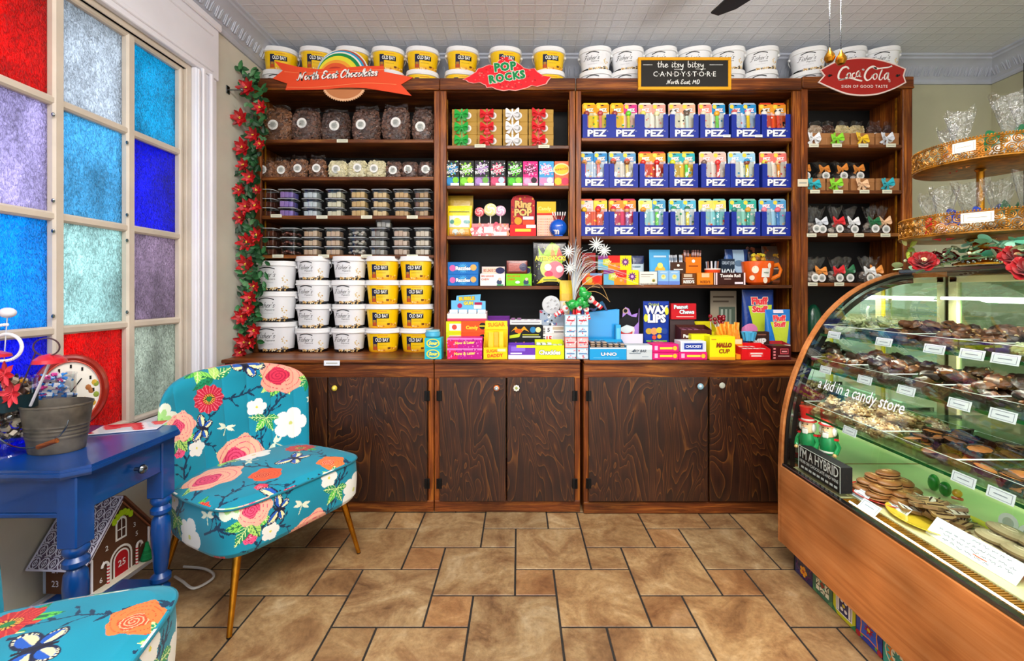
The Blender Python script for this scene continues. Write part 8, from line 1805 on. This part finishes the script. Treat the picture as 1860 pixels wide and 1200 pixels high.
# ================================================================ FLORAL CHAIRS
FP = .64                                              # repeat of the printed cloth, metres
def fabric(S, T):
 """printed cloth: colour for arrays of cloth coordinates in metres"""
 S = S / 1.28; T = T / 1.28
 out = np.zeros(S.shape + (3,)); c0 = np.array(lin('#0b8aa4')); out[:] = c0
 out *= (1 + .10 * np.sin(S * 19 + 2 * np.sin(T * 13)) * np.sin(T * 17))[..., None]
 s = np.mod(S, FP); t = np.mod(T, FP)
 def W(cx, cy):
  dx = np.mod(s - cx + FP / 2, FP) - FP / 2; dy = np.mod(t - cy + FP / 2, FP) - FP / 2; return dx, dy
 def put(m, col): out[m] = np.array(lin(col)) if isinstance(col, str) else col
 def line(p0, p1, w, col):
  L_ = math.hypot(p1[0] - p0[0], p1[1] - p0[1]); dx, dy = W(p0[0], p0[1]); ux, uy = (p1[0] - p0[0]) / L_, (p1[1] - p0[1]) / L_
  a = np.clip(dx * ux + dy * uy, 0, L_); put(np.hypot(dx - a * ux, dy - a * uy) < w, col)
 def leafm(cx, cy, a, L_, w, col, vein=None):
  dx, dy = W(cx, cy); x = dx * math.cos(a) + dy * math.sin(a); y = -dx * math.sin(a) + dy * math.cos(a)
  k = np.clip(x / L_, 0, 1); m = (x > 0) & (x < L_) & (np.abs(y) < w * np.sin(PI * k ** .8)); put(m, col)
  if vein: put(m & (np.abs(y) < .0016), vein); put(m & (np.mod(x - np.abs(y) * 1.2, .014) < .0025), vein)
 INK = '#0d3350'
 def twig(x, y, a, n, seed):
  r = random.Random(seed); p = (x, y)
  for k in range(n):
   a += r.uniform(-.55, .55); q = (p[0] + .032 * math.cos(a), p[1] + .032 * math.sin(a)); line(p, q, .0026 * (1 - k / n) + .0012, INK)
   for sg in (-1, 1):
    b = a + sg * r.uniform(.5, 1.0)
    if r.random() < .75: leafm(q[0], q[1], b, r.uniform(.016, .032), .0042, INK)
    if r.random() < .35: e = (q[0] + .03 * math.cos(b), q[1] + .03 * math.sin(b)); line(q, e, .0012, INK); leafm(e[0], e[1], b + .4, .018, .0035, INK)
   p = q
 for i, (x, y, a) in enumerate([(.05, .1, .8), (.3, .05, 1.9), (.45, .3, .3), (.12, .42, -.5), (.55, .5, 2.4), (.25, .28, 1.2), (.6, .15, 1.5), (.38, .55, -.9), (.02, .6, .2)]): twig(x, y, a, 9, i + 3)
 def leaves_(cx, cy, n, a0, L_, seed):
  r = random.Random(seed)
  for k in range(n):
   a = a0 + k * 2 * PI / n * .7 + r.uniform(-.2, .2); leafm(cx, cy, a, L_ * r.uniform(.8, 1.15), L_ * .24, r.choice(['#1c9a58', '#5cc84a', '#8ad85a', '#148a5c', '#b4e070']), r.choice(['#0f6a44', '#d8f0a0']))
 def rosem(cx, cy, R_, o, mid, ctr, e=1.0):
  dx, dy = W(cx, cy); dx = dx / e; r = np.hypot(dx, dy); th = np.arctan2(dy, dx); ed = R_ * (1 + .07 * np.cos(5 * th) + .04 * np.cos(9 * th + 1))
  m = r < ed; put(m, o); put(m & (np.mod(r / R_ * 4.2 + th / (2 * PI) * 1.0 + .18 * np.cos(3 * th), 1) < .10), mid); dx2, dy2 = dx + R_ * .25, dy - R_ * .05; r2 = np.hypot(dx2, dy2); th2 = np.arctan2(dy2, dx2)
  m2 = r2 < R_ * .48 * (1 + .1 * np.cos(4 * th2)); put(m2, mid); put(m2 & (np.mod(r2 / R_ * 7 + th2 / (2 * PI), 1) < .32), ctr)
 def anem(cx, cy, R_, col, rim, gc='#1c7a3a'):
  dx, dy = W(cx, cy); r = np.hypot(dx, dy); th = np.arctan2(dy, dx); ed = R_ * (1 + .06 * np.cos(11 * th)); m = r < ed; put(m, col); put(m & (np.abs(np.sin(th * 11)) < .35) & (r > R_ * .45), rim); put(r < R_ * .40, '#f0a840'); put((r < R_ * .40) & (np.sin(th * 16) > .2), '#5a1420'); put(r < R_ * .20, gc)
 def daisy(cx, cy, R_, col='#f4f6f0', n=5, cc='#e8e04a', inner=None):
  dx, dy = W(cx, cy); r = np.hypot(dx, dy); th = np.arctan2(dy, dx); m = r < R_ * (.70 + .30 * np.abs(np.cos(th * n / 2)) ** .6); put(m, col)
  if inner: put(r < R_ * (.35 + .3 * np.abs(np.cos(th * n / 2))), inner)
  put(r < R_ * .12, cc)
 def fly(cx, cy, a, k=1.0):
  ca, sa = math.cos(a), math.sin(a); dx, dy = W(cx, cy); x, y = (dx * ca + dy * sa) / k, (-dx * sa + dy * ca) / k
  for sg in (-1, 1):
   for (ox, oy, rx, ry, an) in ((.034, .018, .038, .021, .5), (.024, -.018, .026, .018, -.6)):
    X = sg * x - ox; Y = y - oy; u = X * math.cos(an) + Y * math.sin(an); v = -X * math.sin(an) + Y * math.cos(an); q = (u / rx) ** 2 + (v / ry) ** 2
    put(q < 1, '#141c3c'); put((q < .78) & (u > rx * .15) & (np.mod(np.arctan2(v, u) * 5, 1.6) < .8), '#f0e8c0'); put(q < .5, '#1c58b8'); put((q < .45) & (v < 0), '#f4eeb0')
  put((np.abs(x) < .0035) & (np.abs(y) < .03), '#141428')
 def dragon(cx, cy, a):
  ca, sa = math.cos(a), math.sin(a)
  for b in (.35, -.25, PI - .35, PI + .25): leafm(cx, cy, a + b, .034, .0058, '#e8f0d8')
  line((cx - .02 * sa * 0, cy), (cx + .030 * math.cos(a - PI / 2), cy + .030 * math.sin(a - PI / 2)), .0018, '#d8e4c0')
 leaves_(.16, .17, 6, .3, .09, 1); rosem(.17, .18, .085, '#f6b498', '#e84a74', '#c01c50', 1.0)
 leaves_(.33, .46, 6, 1.3, .085, 2); rosem(.34, .47, .070, '#f4a890', '#d83050', '#b01440', 1.2)
 leaves_(.50, .17, 5, 2.3, .07, 3); anem(.50, .18, .055, '#b81c28', '#e04a30'); leaves_(.10, .50, 4, .3, .07, 6); anem(.08, .43, .050, '#c81c3c', '#f07a8a')
 daisy(.36, .27, .065, '#f6f8f2', 5, '#d8dc7a'); daisy(.55, .40, .058, '#e8f4e0', 6, '#8ad06a', '#a8e08a'); daisy(.24, .36, .036); daisy(.60, .05, .034); daisy(.02, .27, .030)
 rosem(.46, .585, .048, '#f07a3c', '#e84a24', '#f8b890'); rosem(.26, .03, .05, '#e85a30', '#c8301c', '#f08a5a'); rosem(.60, .28, .022, '#f05a8a', '#c81c5a', '#f8b0c8'); rosem(.20, .60, .020, '#e83a5a', '#c81c3a', '#f8b0c8')
 leaves_(.44, .44, 5, .9, .06, 9); leaves_(.27, .31, 4, 2.9, .06, 11); leaves_(.60, .33, 5, 3.3, .07, 12); rosem(.615, .36, .05, '#f8bca4', '#ec5a80', '#c81c50'); leaves_(.02, .05, 5, .2, .07, 13); anem(.03, .03, .045, '#d02a2c', '#f07a3c'); leaves_(.42, .52, 4, 5.0, .05, 14); leaves_(.06, .54, 4, 1.2, .05, 15)
 fly(.40, .07, .35); fly(.22, .53, -.6, .9); fly(.05, .33, 1.2, .7); dragon(.46, .36, .2); dragon(.13, .31, -.4); dragon(.55, .52, .5); dragon(.30, .20, 1.0)
 return out
def clothgrid(P, ST, closed_u=True):
 """P: (nv,nu,3) points, ST: (nv,nu,2) cloth coordinates"""
 nv, nu = P.shape[:2]; mb = MB(); mb.v = [tuple(map(float, p)) for p in P.reshape(-1, 3)]
 U = nu if closed_u else nu - 1; j, i = np.meshgrid(np.arange(nv - 1), np.arange(U), indexing='ij'); i2 = (i + 1) % nu
 F = np.stack([j * nu + i, j * nu + i2, (j + 1) * nu + i2, (j + 1) * nu + i], -1).reshape(-1, 4); mb.f = [tuple(f) for f in F.tolist()]
 c = fabric(ST[:-1, :U, 0], ST[:-1, :U, 1]).reshape(-1, 3); mb.c = [tuple(q) for q in c.tolist()]; return mb
def slipper_chair(label):
 o = thing('slipper_chair', label, 'chair', (0, 0, 0), 0, 'floral slipper chairs')
 nu = 700; u = np.arange(nu) / nu * 2 * PI; ca, sa = np.cos(u), np.sin(u)
 u = np.arange(6000) / 6000 * 2 * PI; ca, sa = np.cos(u), np.sin(u); ex = np.sign(ca) * np.abs(ca) ** .34; ey = np.sign(sa) * np.abs(sa) ** .34
 L_ = np.concatenate([[0], np.cumsum(np.hypot(np.diff(ex) * .34, np.diff(ey) * .30))]); q = np.linspace(0, L_[-1], nu, endpoint=False); ex, ey = np.interp(q, L_, ex), np.interp(q, L_, ey)
 rows = []; st = []
 peri = np.concatenate([[0], np.cumsum(np.hypot(np.diff(ex * .34), np.diff(ey * .31)))])
 def row(k, z, side, zz): 
  x = ex * (.34 - .03 * (ey > 0) * np.abs(ey)) * k; y = ey * .30 * k; rows.append(np.stack([x, y, np.full(nu, z) + (0 if side else .022 * (1 - k * k)) - .015 * (ey * .5 + .5) * k], -1))
  st.append(np.stack([peri + .05, np.full(nu, zz)], -1) if side else np.stack([x + .42, y + .18], -1))
 for k in np.linspace(.02, .93, 6): row(k, .288, False, 0)
 for k, z in [(.955, .290), (.972, .296), (.985, .305)]: row(k, z, True, z)
 for z in np.linspace(.312, .478, 56): row(1.0 + .012 * math.sin(PI * (z - .31) / .17), z, True, z)
 row(1.004, .484, True, .484); row(1.012, .487, True, .487); row(1.008, .492, True, .492)
 for k in np.linspace(.99, .01, 120): row(k, .492 + .014 * min(1, (1 - k) * 9), False, 0)
 mb = clothgrid(np.array(rows), np.array(st)); mb.build('seat_cushion', FABRIC, o, ang=60)
 mb = MB('#0c6a7c'); mb.tube([(float(x * (.34 - .03 * (y > 0) * abs(y)) * 1.012), float(y * .30 * 1.012), .488 - .015 * (y * .5 + .5)) for x, y in zip(ex[::5], ey[::5])], .0042, 6, None, True); mb.build('piping', FABRIC, o)
 # channelled shell back
 nw = 320; n = 340; uu = np.linspace(-1, 1, n); P = np.zeros((n, nw, 3)); ST = np.zeros((n, nw, 2))
 for a, s_ in enumerate(uu):
  ht = .96 - .07 * abs(s_) ** 2.2 - .10 * abs(s_) ** 9; T_ = .105 * math.sqrt(max(0, 1 - abs(s_) ** 7)) + .002; zb = .30
  pts = []
  per = [(0, zb + .0)] ; H = ht - zb
  w = np.arange(nw) / nw; yy = np.zeros(nw); zz = np.zeros(nw)
  f = w < .45; q = w[f] / .45; yy[f] = -T_ / 2; zz[f] = zb + q * (H - T_ / 2)
  f = (w >= .45) & (w < .55); q = (w[f] - .45) / .10 * PI; yy[f] = -T_ / 2 * np.cos(q); zz[f] = ht - T_ / 2 + T_ / 2 * np.sin(q)
  f = (w >= .55) & (w < .97); q = (w[f] - .55) / .42; yy[f] = T_ / 2; zz[f] = ht - T_ / 2 - q * (H - T_ / 2)
  f = w >= .97; q = (w[f] - .97) / .03; yy[f] = T_ / 2 - q * T_; zz[f] = zb
  h = np.clip((zz - zb) / .66, 0, 1); ch = .010 * abs(math.cos(s_ * PI * 3.5)) ** .5 * np.clip(h * 3, 0, 1) * np.clip((1 - abs(s_)) * 8, 0, 1)
  wd = .335 + .05 * h ** 1.3; cy = .245 - .115 * s_ * s_ + .085 * h; ang = -s_ * .62
  off = yy - ch * (yy < 0) * (1 if True else 0)
  P[a, :, 0] = s_ * wd * (1 - .04 * s_ * s_) - np.sin(ang) * off * -1; P[a, :, 1] = cy + np.cos(ang) * off; P[a, :, 2] = zz
  ST[a, :, 0] = s_ * .37 + .22; ST[a, :, 1] = np.where(w < .5, zz - .27, zz + .1)
 mb = clothgrid(P, ST); m_ = len(mb.v)
 mb.f.append(tuple(range(nw))); mb.c.append(lin('#0b8aa4')); mb.f.append(tuple(reversed([m_ - nw + k for k in range(nw)]))); mb.c.append(lin('#0b8aa4')); mb.build('channelled_back', FABRIC, o, ang=60)
 for sx, sy in ((-1, -1), (1, -1), (-1, 1), (1, 1)):
  mb = MB(); mb.tube([(sx * .255, sy * .225, .292), (sx * .315, sy * .275, .003)], [.0165, .0095], 14); lg = mb.build('leg', GOLD, o); mb = MB(); mb.tube([(sx * .3145, sy * .2745, .006), (sx * .315, sy * .275, .0)], .0098, 10); mb.build('foot_cap', BLACKM, lg)
 return o
ch1 = slipper_chair('teal floral slipper chair with channelled back, facing the room beside the blue table')
ch1.location = (-1.212, 2.12, 0); ch1.rotation_euler[2] = math.radians(61.5)
dup(ch1, (-1.168, .90, 0), math.radians(104), 'nearest teal floral slipper chair, cut off at the lower left corner')
# ================================================================ BLUE TABLE
TZ = .79; tx0, tx1, ty0, ty1 = -1.80, -1.352, 1.352, 1.818
tb = thing('side_table', 'bright blue painted side table with turned legs beside the floral chairs', 'table', (-1.57, 1.61, 0)); TB_ = lambda mb, nm, mat, par=None: mb.build(nm, mat, par or tb, None if par else (1.57, -1.61, 0))
def oct_(d, e=0): return [(tx0 + e, ty0 + e), (tx1 - d - e, ty0 + e), (tx1 - e, ty0 + d + e), (tx1 - e, ty1 - d - e), (tx1 - d - e, ty1 - e), (tx0 + e, ty1 - e)]
mb = MB(); mb.prism(oct_(.05, .004), TZ - .010, TZ, 'xy'); mb.prism(oct_(.05), TZ - .022, TZ - .010, 'xy'); mb.prism(oct_(.05, .012), TZ - .034, TZ - .022, 'xy'); TB_(mb, 'table_top', BLUEP)
lx = (tx0 + .06, tx1 - .065); ly = (ty0 + .065, ty1 - .065)
mb = MB(); mb.box(lx[0], lx[1], ly[0] - .022, ly[0] - .004, TZ - .15, TZ - .034, .002); mb.box(lx[0], lx[1], ly[1] + .004, ly[1] + .022, TZ - .15, TZ - .034, .002); mb.box(lx[0] - .02, lx[0] - .004, ly[0], ly[1], TZ - .15, TZ - .034, .002); mb.box(lx[0], lx[1], ly[0] - .026, ly[0] - .0, TZ - .165, TZ - .150, .003); TB_(mb, 'apron', BLUEP)
mb = MB('#3a2216'); mb.box(lx[1] - .30, lx[1] + .004, ly[0] + .036, ly[1] - .036, TZ - .145, TZ - .045); TB_(mb, 'drawer_box', WX)
mb = MB(); mb.box(lx[1] + .004, lx[1] + .026, ly[0] + .03, ly[1] - .03, TZ - .155, TZ - .04, .004); dr = TB_(mb, 'drawer', BLUEP)
mb = MB('#e8ecee'); X = lx[1] + .026; yk = (ly[0] + ly[1]) / 2 + .02; mb.tube([(X, yk, TZ - .095), (X + .016, yk, TZ - .095)], .007, 8, '#2a2c30'); mb.ball((X + .028, yk, TZ - .095), (.013, .017, .017), 9, 6); k_ = mb.build('glass_knob', STEEL, dr); k_['label'] = 'faceted clear knob'
legp = [(.012, 0), (.014, .01), (.024, .06), (.028, .12), (.031, .17), (.020, .185), (.034, .20), (.034, .215), (.020, .23), (.024, .25), (.030, .33), (.033, .40), (.030, .44), (.020, .455), (.034, .468), (.034, .482), (.024, .495), (.034, .51), (.034, .522), (.030, .53)]
for x in lx:
 for y in ly:
  mb = MB(); mb.lathe(legp, 24, x, y, .001); mb.box(x - .032, x + .032, y - .032, y + .032, .53, TZ - .034, .004); TB_(mb, 'leg', BLUEP)
mb = MB(); mb.box(lx[0] - .01, lx[1] + .015, ly[0] - .01, ly[1] + .01, .178, .196, .004); TB_(mb, 'lower_shelf', BLUEP)
# gingerbread advent house
HX0, HX1, HY0, HY1, HZ = -1.79, -1.585, 1.66, 1.90, .1965; hw = HY1 - HY0; ym = (HY0 + HY1) / 2
hs_ = thing('gingerbread_house', 'wooden gingerbread advent calendar house with white lace roof under the blue table', 'model house', (0, 0, 0)); hs_.location = (-1.60, 1.785, HZ); hs_.rotation_euler[2] = math.radians(-3); hs_.scale = (.93, 1.0, 1.05)
BR = '#5a3826'; ev = .125; pk = .285
def HB(mb, nm, mat, par=None): return mb.build(nm, mat, par or hs_)
mb = MB(BR); a = hw / 2; mb.prism([(-a, 0), (a, 0), (a, ev), (0, pk), (-a, ev)], -.205, -.004, 'yz', '#5e3c28'); HB(mb, 'walls', PAPER)
def roofside(sg):
 mb = MB('#8a7a98'); m = [(0, pk + .012), (sg * (a + .035), ev - .022)]
 def rp(u, v, d=0): y = m[0][0] + (m[1][0] - m[0][0]) * v; z = m[0][1] + (m[1][1] - m[0][1]) * v; n_ = (sg * .74, .67); return (-.225 + .235 * u, y + n_[0] * d, z + n_[1] * d)
 vs = [rp(0, 0), rp(1, 0), rp(1, 1), rp(0, 1), rp(0, 0, .008), rp(1, 0, .008), rp(1, 1, .008), rp(0, 1, .008)]
 mb.add(vs, [(0, 3, 2, 1), (4, 5, 6, 7), (0, 1, 5, 4), (1, 2, 6, 5), (2, 3, 7, 6), (3, 0, 4, 7)], '#6a5a74' if sg < 0 else '#7a4a34')
 if sg < 0:
  for i in range(6):
   for j in range(6):
    uc, vc = (i + .5 + .0 * (j % 2)) / 6, (j + .5) / 6
    for rr_, w_ in ((.075, .0022), (.035, .0016)): mb.tube([rp(uc + rr_ * math.cos(q), vc + rr_ * .95 * math.sin(q), .010) for q in [2 * PI * t / 12 for t in range(12)]], w_, 4, '#e4e4f8', True)
    mb.tube([rp(uc, vc - .06, .010), rp(uc, vc + .06, .010)], .0016, 4, '#e4e4f8'); mb.tube([rp(uc - .06, vc + .085, .010), rp(uc, vc + .07, .010), rp(uc + .06, vc + .085, .010)], .0018, 4, '#e4e4f8')
  for e in (((0, 0), (1, 0)), ((0, 1), (1, 1)), ((1, 0), (1, 1)), ((0, 0), (0, 1))): mb.tube([rp(*e[0], .009), rp(*e[1], .009)], .004, 4, '#dcdcf2')
 return mb
HB(roofside(-1), 'roof', PAPER); HB(roofside(1), 'roof', PAPER)
mb = MB('#4a2c1e'); mb.box(-.15, -.115, -.095, -.055, .14, .265, .002); mb.box(-.155, -.11, -.10, -.05, .262, .275, .003, '#e8e8f4'); HB(mb, 'chimney', PAPER)
def gq(pts, d, col): mb.add([(-.004 + d * .001, p[0], p[1]) for p in pts], [tuple(range(len(pts)))], col)
def gt(s_, sz, y, z, col='#f2eeea'): v, f = text2d(s_, sz, .01); mb.add([(.0005, y + p[0], z + p[1]) for p in v], f, col)
def archp(w, z0, z1, yc_=0): return [(yc_ - w, z0), (yc_ + w, z0)] + [(yc_ + w * math.cos(q), z1 - w + w * math.sin(q)) for q in [PI * t / 10 for t in range(11)]]
mb = MB(); gq(archp(.048, .004, .115), 1, '#f0ece6'); gq(archp(.040, .004, .107), 1.5, '#5a3826'); gq(archp(.034, .004, .100), 2, '#f0ece6'); gq(archp(.028, .006, .094), 3, '#b01820'); gt('25', .034, 0, .048)
gq(archp(.024, .138, .225), 1, '#f2efe8'); gq(archp(.017, .146, .216), 2, '#4a2c20'); gq([(-.002, .146), (.002, .146), (.002, .216), (-.002, .216)], 3, '#f2efe8'); gq([(-.017, .176), (.017, .176), (.017, .180), (-.017, .180)], 3, '#f2efe8')
for s_, y, z in (('2', -.062, .135), ('3', .055, .165), ('4', -.078, .085), ('5', .065, .125), ('6', -.085, .03), ('7', .085, .072)): gt(s_, .026, y, z)
for y, z in ((-.06, .0), (.062, .0)):
 P = [(.004, y, z), (.004, y, z + .075)] + [(.004, y + .012 * (1 - math.cos(q)) * (1 if y > 0 else -1), z + .075 + .014 * math.sin(q)) for q in [PI * t / 8 for t in range(1, 9)]]; mb.tube(P, .0045, 6, '#f4eeea'); 
 for t in range(6): mb.tube([(.004, y, z + .006 + t * .012), (.004, y, z + .011 + t * .012)], .0050, 6, '#c01c28')
for sg in (-1, 1): mb.tube([(.001, sg * a, .0), (.001, sg * a, ev)], .004, 5, '#ece8ec'); mb.tube([(.001, sg * (a + .01), ev - .005), (.001, 0, pk - .002)], .0035, 5, '#ece8ec' if sg < 0 else '#9a5c3c')
for k in range(12): mb.ball((.004, -.035 + .070 * (k % 6) / 5, .215 + .022 * math.sin(PI * (k % 6) / 5) + .008 * (k // 6)), (.006, .010, .009), 7, 5, '#b8d81c')
mb.box(-.004, .03, -a - .01, a + .01, -.0005, .006, .002, '#ece4d0'); HB(mb, 'gable_decoration', PAPER)
mb = MB(); mb.lathe([(.022, 0), (.024, .006), (.0, .075)], 14, .018, .095, .006, ['#1c6a3c', '#147a44']); 
for t in range(4): mb.lathe([(.023 - t * .005, .010 + t * .015), (.012 - t * .002, .024 + t * .015)], 14, .018, .095, .006, '#1c9050', cap=False)
HB(mb, 'fir_tree', PAPER)
mb = MB(); 
for s_, x, z in (('21', -.155, .085), ('22', -.075, .085), ('23', -.155, .035), ('24', -.075, .035)): v, f = text2d(s_, .032, .01); mb.add([(x + p[0], -a - .001, z + p[1]) for p in v], f, '#e8e4f0')
for x in (-.115,): mb.ball((x, -a, .085), .004, 6, 4, '#e8e4f0'); mb.ball((x - .09, -a, .05), .003, 6, 4, '#e8e4f0')
mb.box(-.207, -.196, -a - .003, -a + .01, 0, ev, .002, '#a8b4c8'); HB(mb, 'number_lettering', PAPER)
# ================================================================ THINGS ON THE TABLE
o = thing('metal_bucket', 'oval galvanised bucket with ribs and a wire handle on the blue table', 'bucket', (-1.60, 1.535, TZ + .001), .05)
mb = MB(); pr_ = [(.78, 0), (.79, .004)] + [(.79 + .21 * t + (.016 if .30 < t < .62 and int(t * 50) % 4 < 2 else 0), .155 * t) for t in [k / 40 for k in range(1, 41)]] + [(1.03, .157), (1.03, .163), (1.0, .163), (.98, .155), (.78, .008), (.0, .006)]
mb.lathe(pr_, 44, 0, 0, 0, None, .101, .076, True); mb.build('bucket_body', GALV, o)
mb = MB('#3a3634'); mb.tube([(.115 * math.cos(q), -.084 + .0 * q - .016 * math.sin(q), .125 - .085 * math.sin(q)) for q in [PI * t / 16 for t in range(17)]], .0022, 6); mb.ball((-.095, -.055, .130), .012, 8, 6, '#b8b4b0'); mb.build('wire_handle', STEEL, o)
mb = MB(); mb.tube([(.035, -.100, .042), (.09, -.096, .062)], .008, 10); mb.build('wooden_grip', WX, o)
mb = MB('#6a5ad0'); mb.box(-.02, .03, -.02, .02, .09, .13, .006); mb.tube([(-.05, 0, .09), (.04, .01, .135)], .010, 6, '#c8c4d0'); o2 = mb.build('wrapped_candy', FOIL); tag(o2, 'violet and silver wrapped candy inside the oval bucket', 'candy'); o2.location = (-1.585, 1.535, TZ)
o = thing('booklet', 'red and white leaflet lying on the blue table behind the bucket', 'leaflet', (-1.56, 1.775, TZ + .001), .35); mb = MB('#e8e8ec'); mb.box(-.11, .11, -.06, .06, 0, .004, .001); mb.build('pages', PAPER, o)
mb = MB(); mb.grid(lambda u, v: (-.108 + .216 * u, -.058 + .116 * v, .0046), 24, 14, lambda u, v: lin(['#c81c2c', '#e8dce0', '#c8d0d8', '#d84a50'][int((u * 5 + v * 3 + math.sin(u * 9)) % 4)])); mb.build('cover_print', PRINT, o)
o = thing('clock', 'red rimmed oval clock with a floral face leaning by the window on the blue table', 'clock', (-1.765, 1.745, TZ + .153), math.radians(44))
def dz(r): return [(r * .72 * math.cos(q), r * math.sin(q)) for q in [2 * PI * t / 40 for t in range(40)]]
mb = MB('#f0ece0'); mb.prism(dz(.125), -.006, .0, 'xz');
for k in range(12): q = k * PI / 6; mb.box(.064 * math.sin(q) - .003, .064 * math.sin(q) + .003, -.0075, -.0065, .10 * math.cos(q) - .007, .10 * math.cos(q) + .007, 0, '#1c1a1a')
for k in range(9): mb.ball((.052 + .02 * math.cos(k), -.006, -.02 - .05 * math.sin(k * .7)), (.009, .002, .012), 6, 4, ['#8a9a3a', '#c8a03a', '#a86a3a'][k % 3])
mb.tube([(0, -.009, 0), (.03, -.009, .05)], .002, 5, '#141414'); mb.tube([(0, -.009, 0), (-.04, -.009, .01)], .0025, 5, '#141414'); mb.build('clock_face', PAPER, o)
mb = MB('#8a2016'); P = dz(.135); mb.tube([(p[0], -.006, p[1]) for p in P], .014, 10, None, True); mb.tube([(p[0] * .9, -.012, p[1] * .9) for p in P], .004, 6, '#c8503c', True); mb.build('rim', GLOSSY, o); mb = MB('#5a2018'); mb.box(-.05, .05, 0, .05, -.152, -.12, .004); mb.build('stand_foot', PAPER, o)
def jar(X, Y, r, h, label, fillc, seed, stem=True, band=True, n=46):
 rr = random.Random(seed); o = thing('glass_jar', label, 'jar', (X, Y, TZ + .001)); z0 = .045 if stem else .004
 mb = MB(); 
 if stem: mb.lathe([(.0, 0), (r * .95, .0), (r * .9, .006), (.014, .016), (.010, .034), (r * .5, z0)], 30, cap=False)
 mb.lathe([(.0, z0), (r * .8, z0), (r, z0 + .02), (r, h - .01), (r * 1.04, h)], 36, cap=False); mb.build('glass', CLEARP, o)
 if band: mb = MB('#10282e'); mb.lathe([(r * 1.012, z0 + h * .42), (r * 1.012, z0 + h * .62)], 36, cap=False); mb.build('dark_band', PRINT, o)
 src = None
 for k in range(n):
  a = rr.uniform(0, 6.3); q = r * .78 * math.sqrt(rr.random()); z = z0 + .012 + (h - z0 - .01) * k / n; key = k % len(fillc)
  if src is None: src = {}
  if key not in src: mb = MB(fillc[key][0]); mb.box(-.013, .013, -.009, .009, -.006, .006, .003, fillc[key][0]); mb.box(-.008, .008, -.0092, .0092, -.0062, .0062, 0, fillc[key][1]); mb.tube([(-.022, 0, 0), (-.013, 0, 0)], .004, 5, fillc[key][0]); mb.tube([(.013, 0, 0), (.022, 0, 0)], .004, 5, fillc[key][0]); c = mb.build('wrapped_candy', FOIL); src[key] = c
  else: c = src[key].copy(); C.objects.link(c)
  c.location = (X + q * math.cos(a), Y + q * math.sin(a), TZ + z); c.rotation_euler = (rr.uniform(-1, 1), rr.uniform(-1, 1), rr.uniform(0, 6)); tag(c, 'wrapped candy in the ' + label.split(' of ')[0].split(' with ')[0], 'candy', 'candies in the ' + label.split(' of ')[0])
 return o
jar(-1.737, 1.50, .074, .25, 'tall footed glass jar of brown and gold wrapped candies at the left edge', [('#5a3a2a', '#e8a020'), ('#2c2420', '#c8b8a0'), ('#c8b8a8', '#4a3424')], 3, n=80)
jar(-1.755, 1.665, .066, .235, 'glass jar with blue and pink wrapped candies behind the bucket', [('#2a8ae0', '#e8f0f8'), ('#2a78d0', '#f4f4f8'), ('#c83a8a', '#f0c8e0')], 5, stem=False, n=60)
o = thing('craft_sprig', 'red flower and pearl craft picks standing in the tall glass jar', 'decoration', (-1.715, 1.50, TZ + .20)); mb = MB('#f0f0f4')
for k in range(70):
 t = k / 69; q = 1.5 + 7.5 * t; R_ = .085 * (1 - .55 * t); mb.ball((.01 + R_ * math.cos(q), -.03, .17 + R_ * .8 * math.sin(q)), .0055, 6, 4)
for k in range(16): mb.ball((-.075 + .002 * k, -.03, .165 - .0105 * k), .0055, 6, 4)
mb.build('pearl_spiral', GLOSSY, o)
mb = MB('#3a1420'); mb.tube([(.115 + .045 * math.cos(q), .0, .16 + .03 * math.sin(q)) for q in [2 * PI * t / 24 for t in range(24)]], .0025, 5, None, True); mb.tube([(.08, 0, .145), (.02, 0, .0)], .0022, 5); mb.build('dark_wire_ring', SATIN, o)
mb = MB('#c0202c'); mb.lathe([(.045, 0), (.042, .012), (.025, .026), (.0, .032)], 20, .115, .01, .105); mb.lathe([(.03, 0), (.028, .01), (.0, .022)], 16, -.02, -.02, .13); mb.tube([(.115, .01, .105), (.06, 0, -.04)], .004, 5, '#d8d8e0'); mb.build('red_caps', GLOSSY, o)
mb = MB()
for cx, cz in ((.03, .075), (.055, .015)):
 for k in range(8): leaf(mb, (cx, -.05, cz), k * PI / 4, .045, .010, ['#d01828', '#e8404c', '#a81420'][k % 3], .2)
mb.build('red_petals', LEAFM, o)
mb = MB('#e8e8f0'); mb.tube([(-.04, .02, .27), (-.03, .0, .1), (0, 0, -.05)], .0018, 5, '#c8ccd4'); mb.ball((-.04, .02, .275), (.026, .02, .018), 14, 9, '#e4e6ec'); mb.build('white_ball_pick', GLOSSY, o)
# dark cables and white shoes of clutter beneath the table near the wall
mb = MB('#d8d4d0'); P = [(-1.60, 2.06, .012), (-1.52, 2.0, .03), (-1.45, 1.98, .012), (-1.42, 2.06, .01), (-1.50, 2.12, .01), (-1.62, 2.14, .01)]; mb.tube(crom(P, 6), .006, 6); o = mb.build('power_cord', GLOSSY); tag(o, 'pale cord coiled on the floor between the table and the floral chair', 'cord')
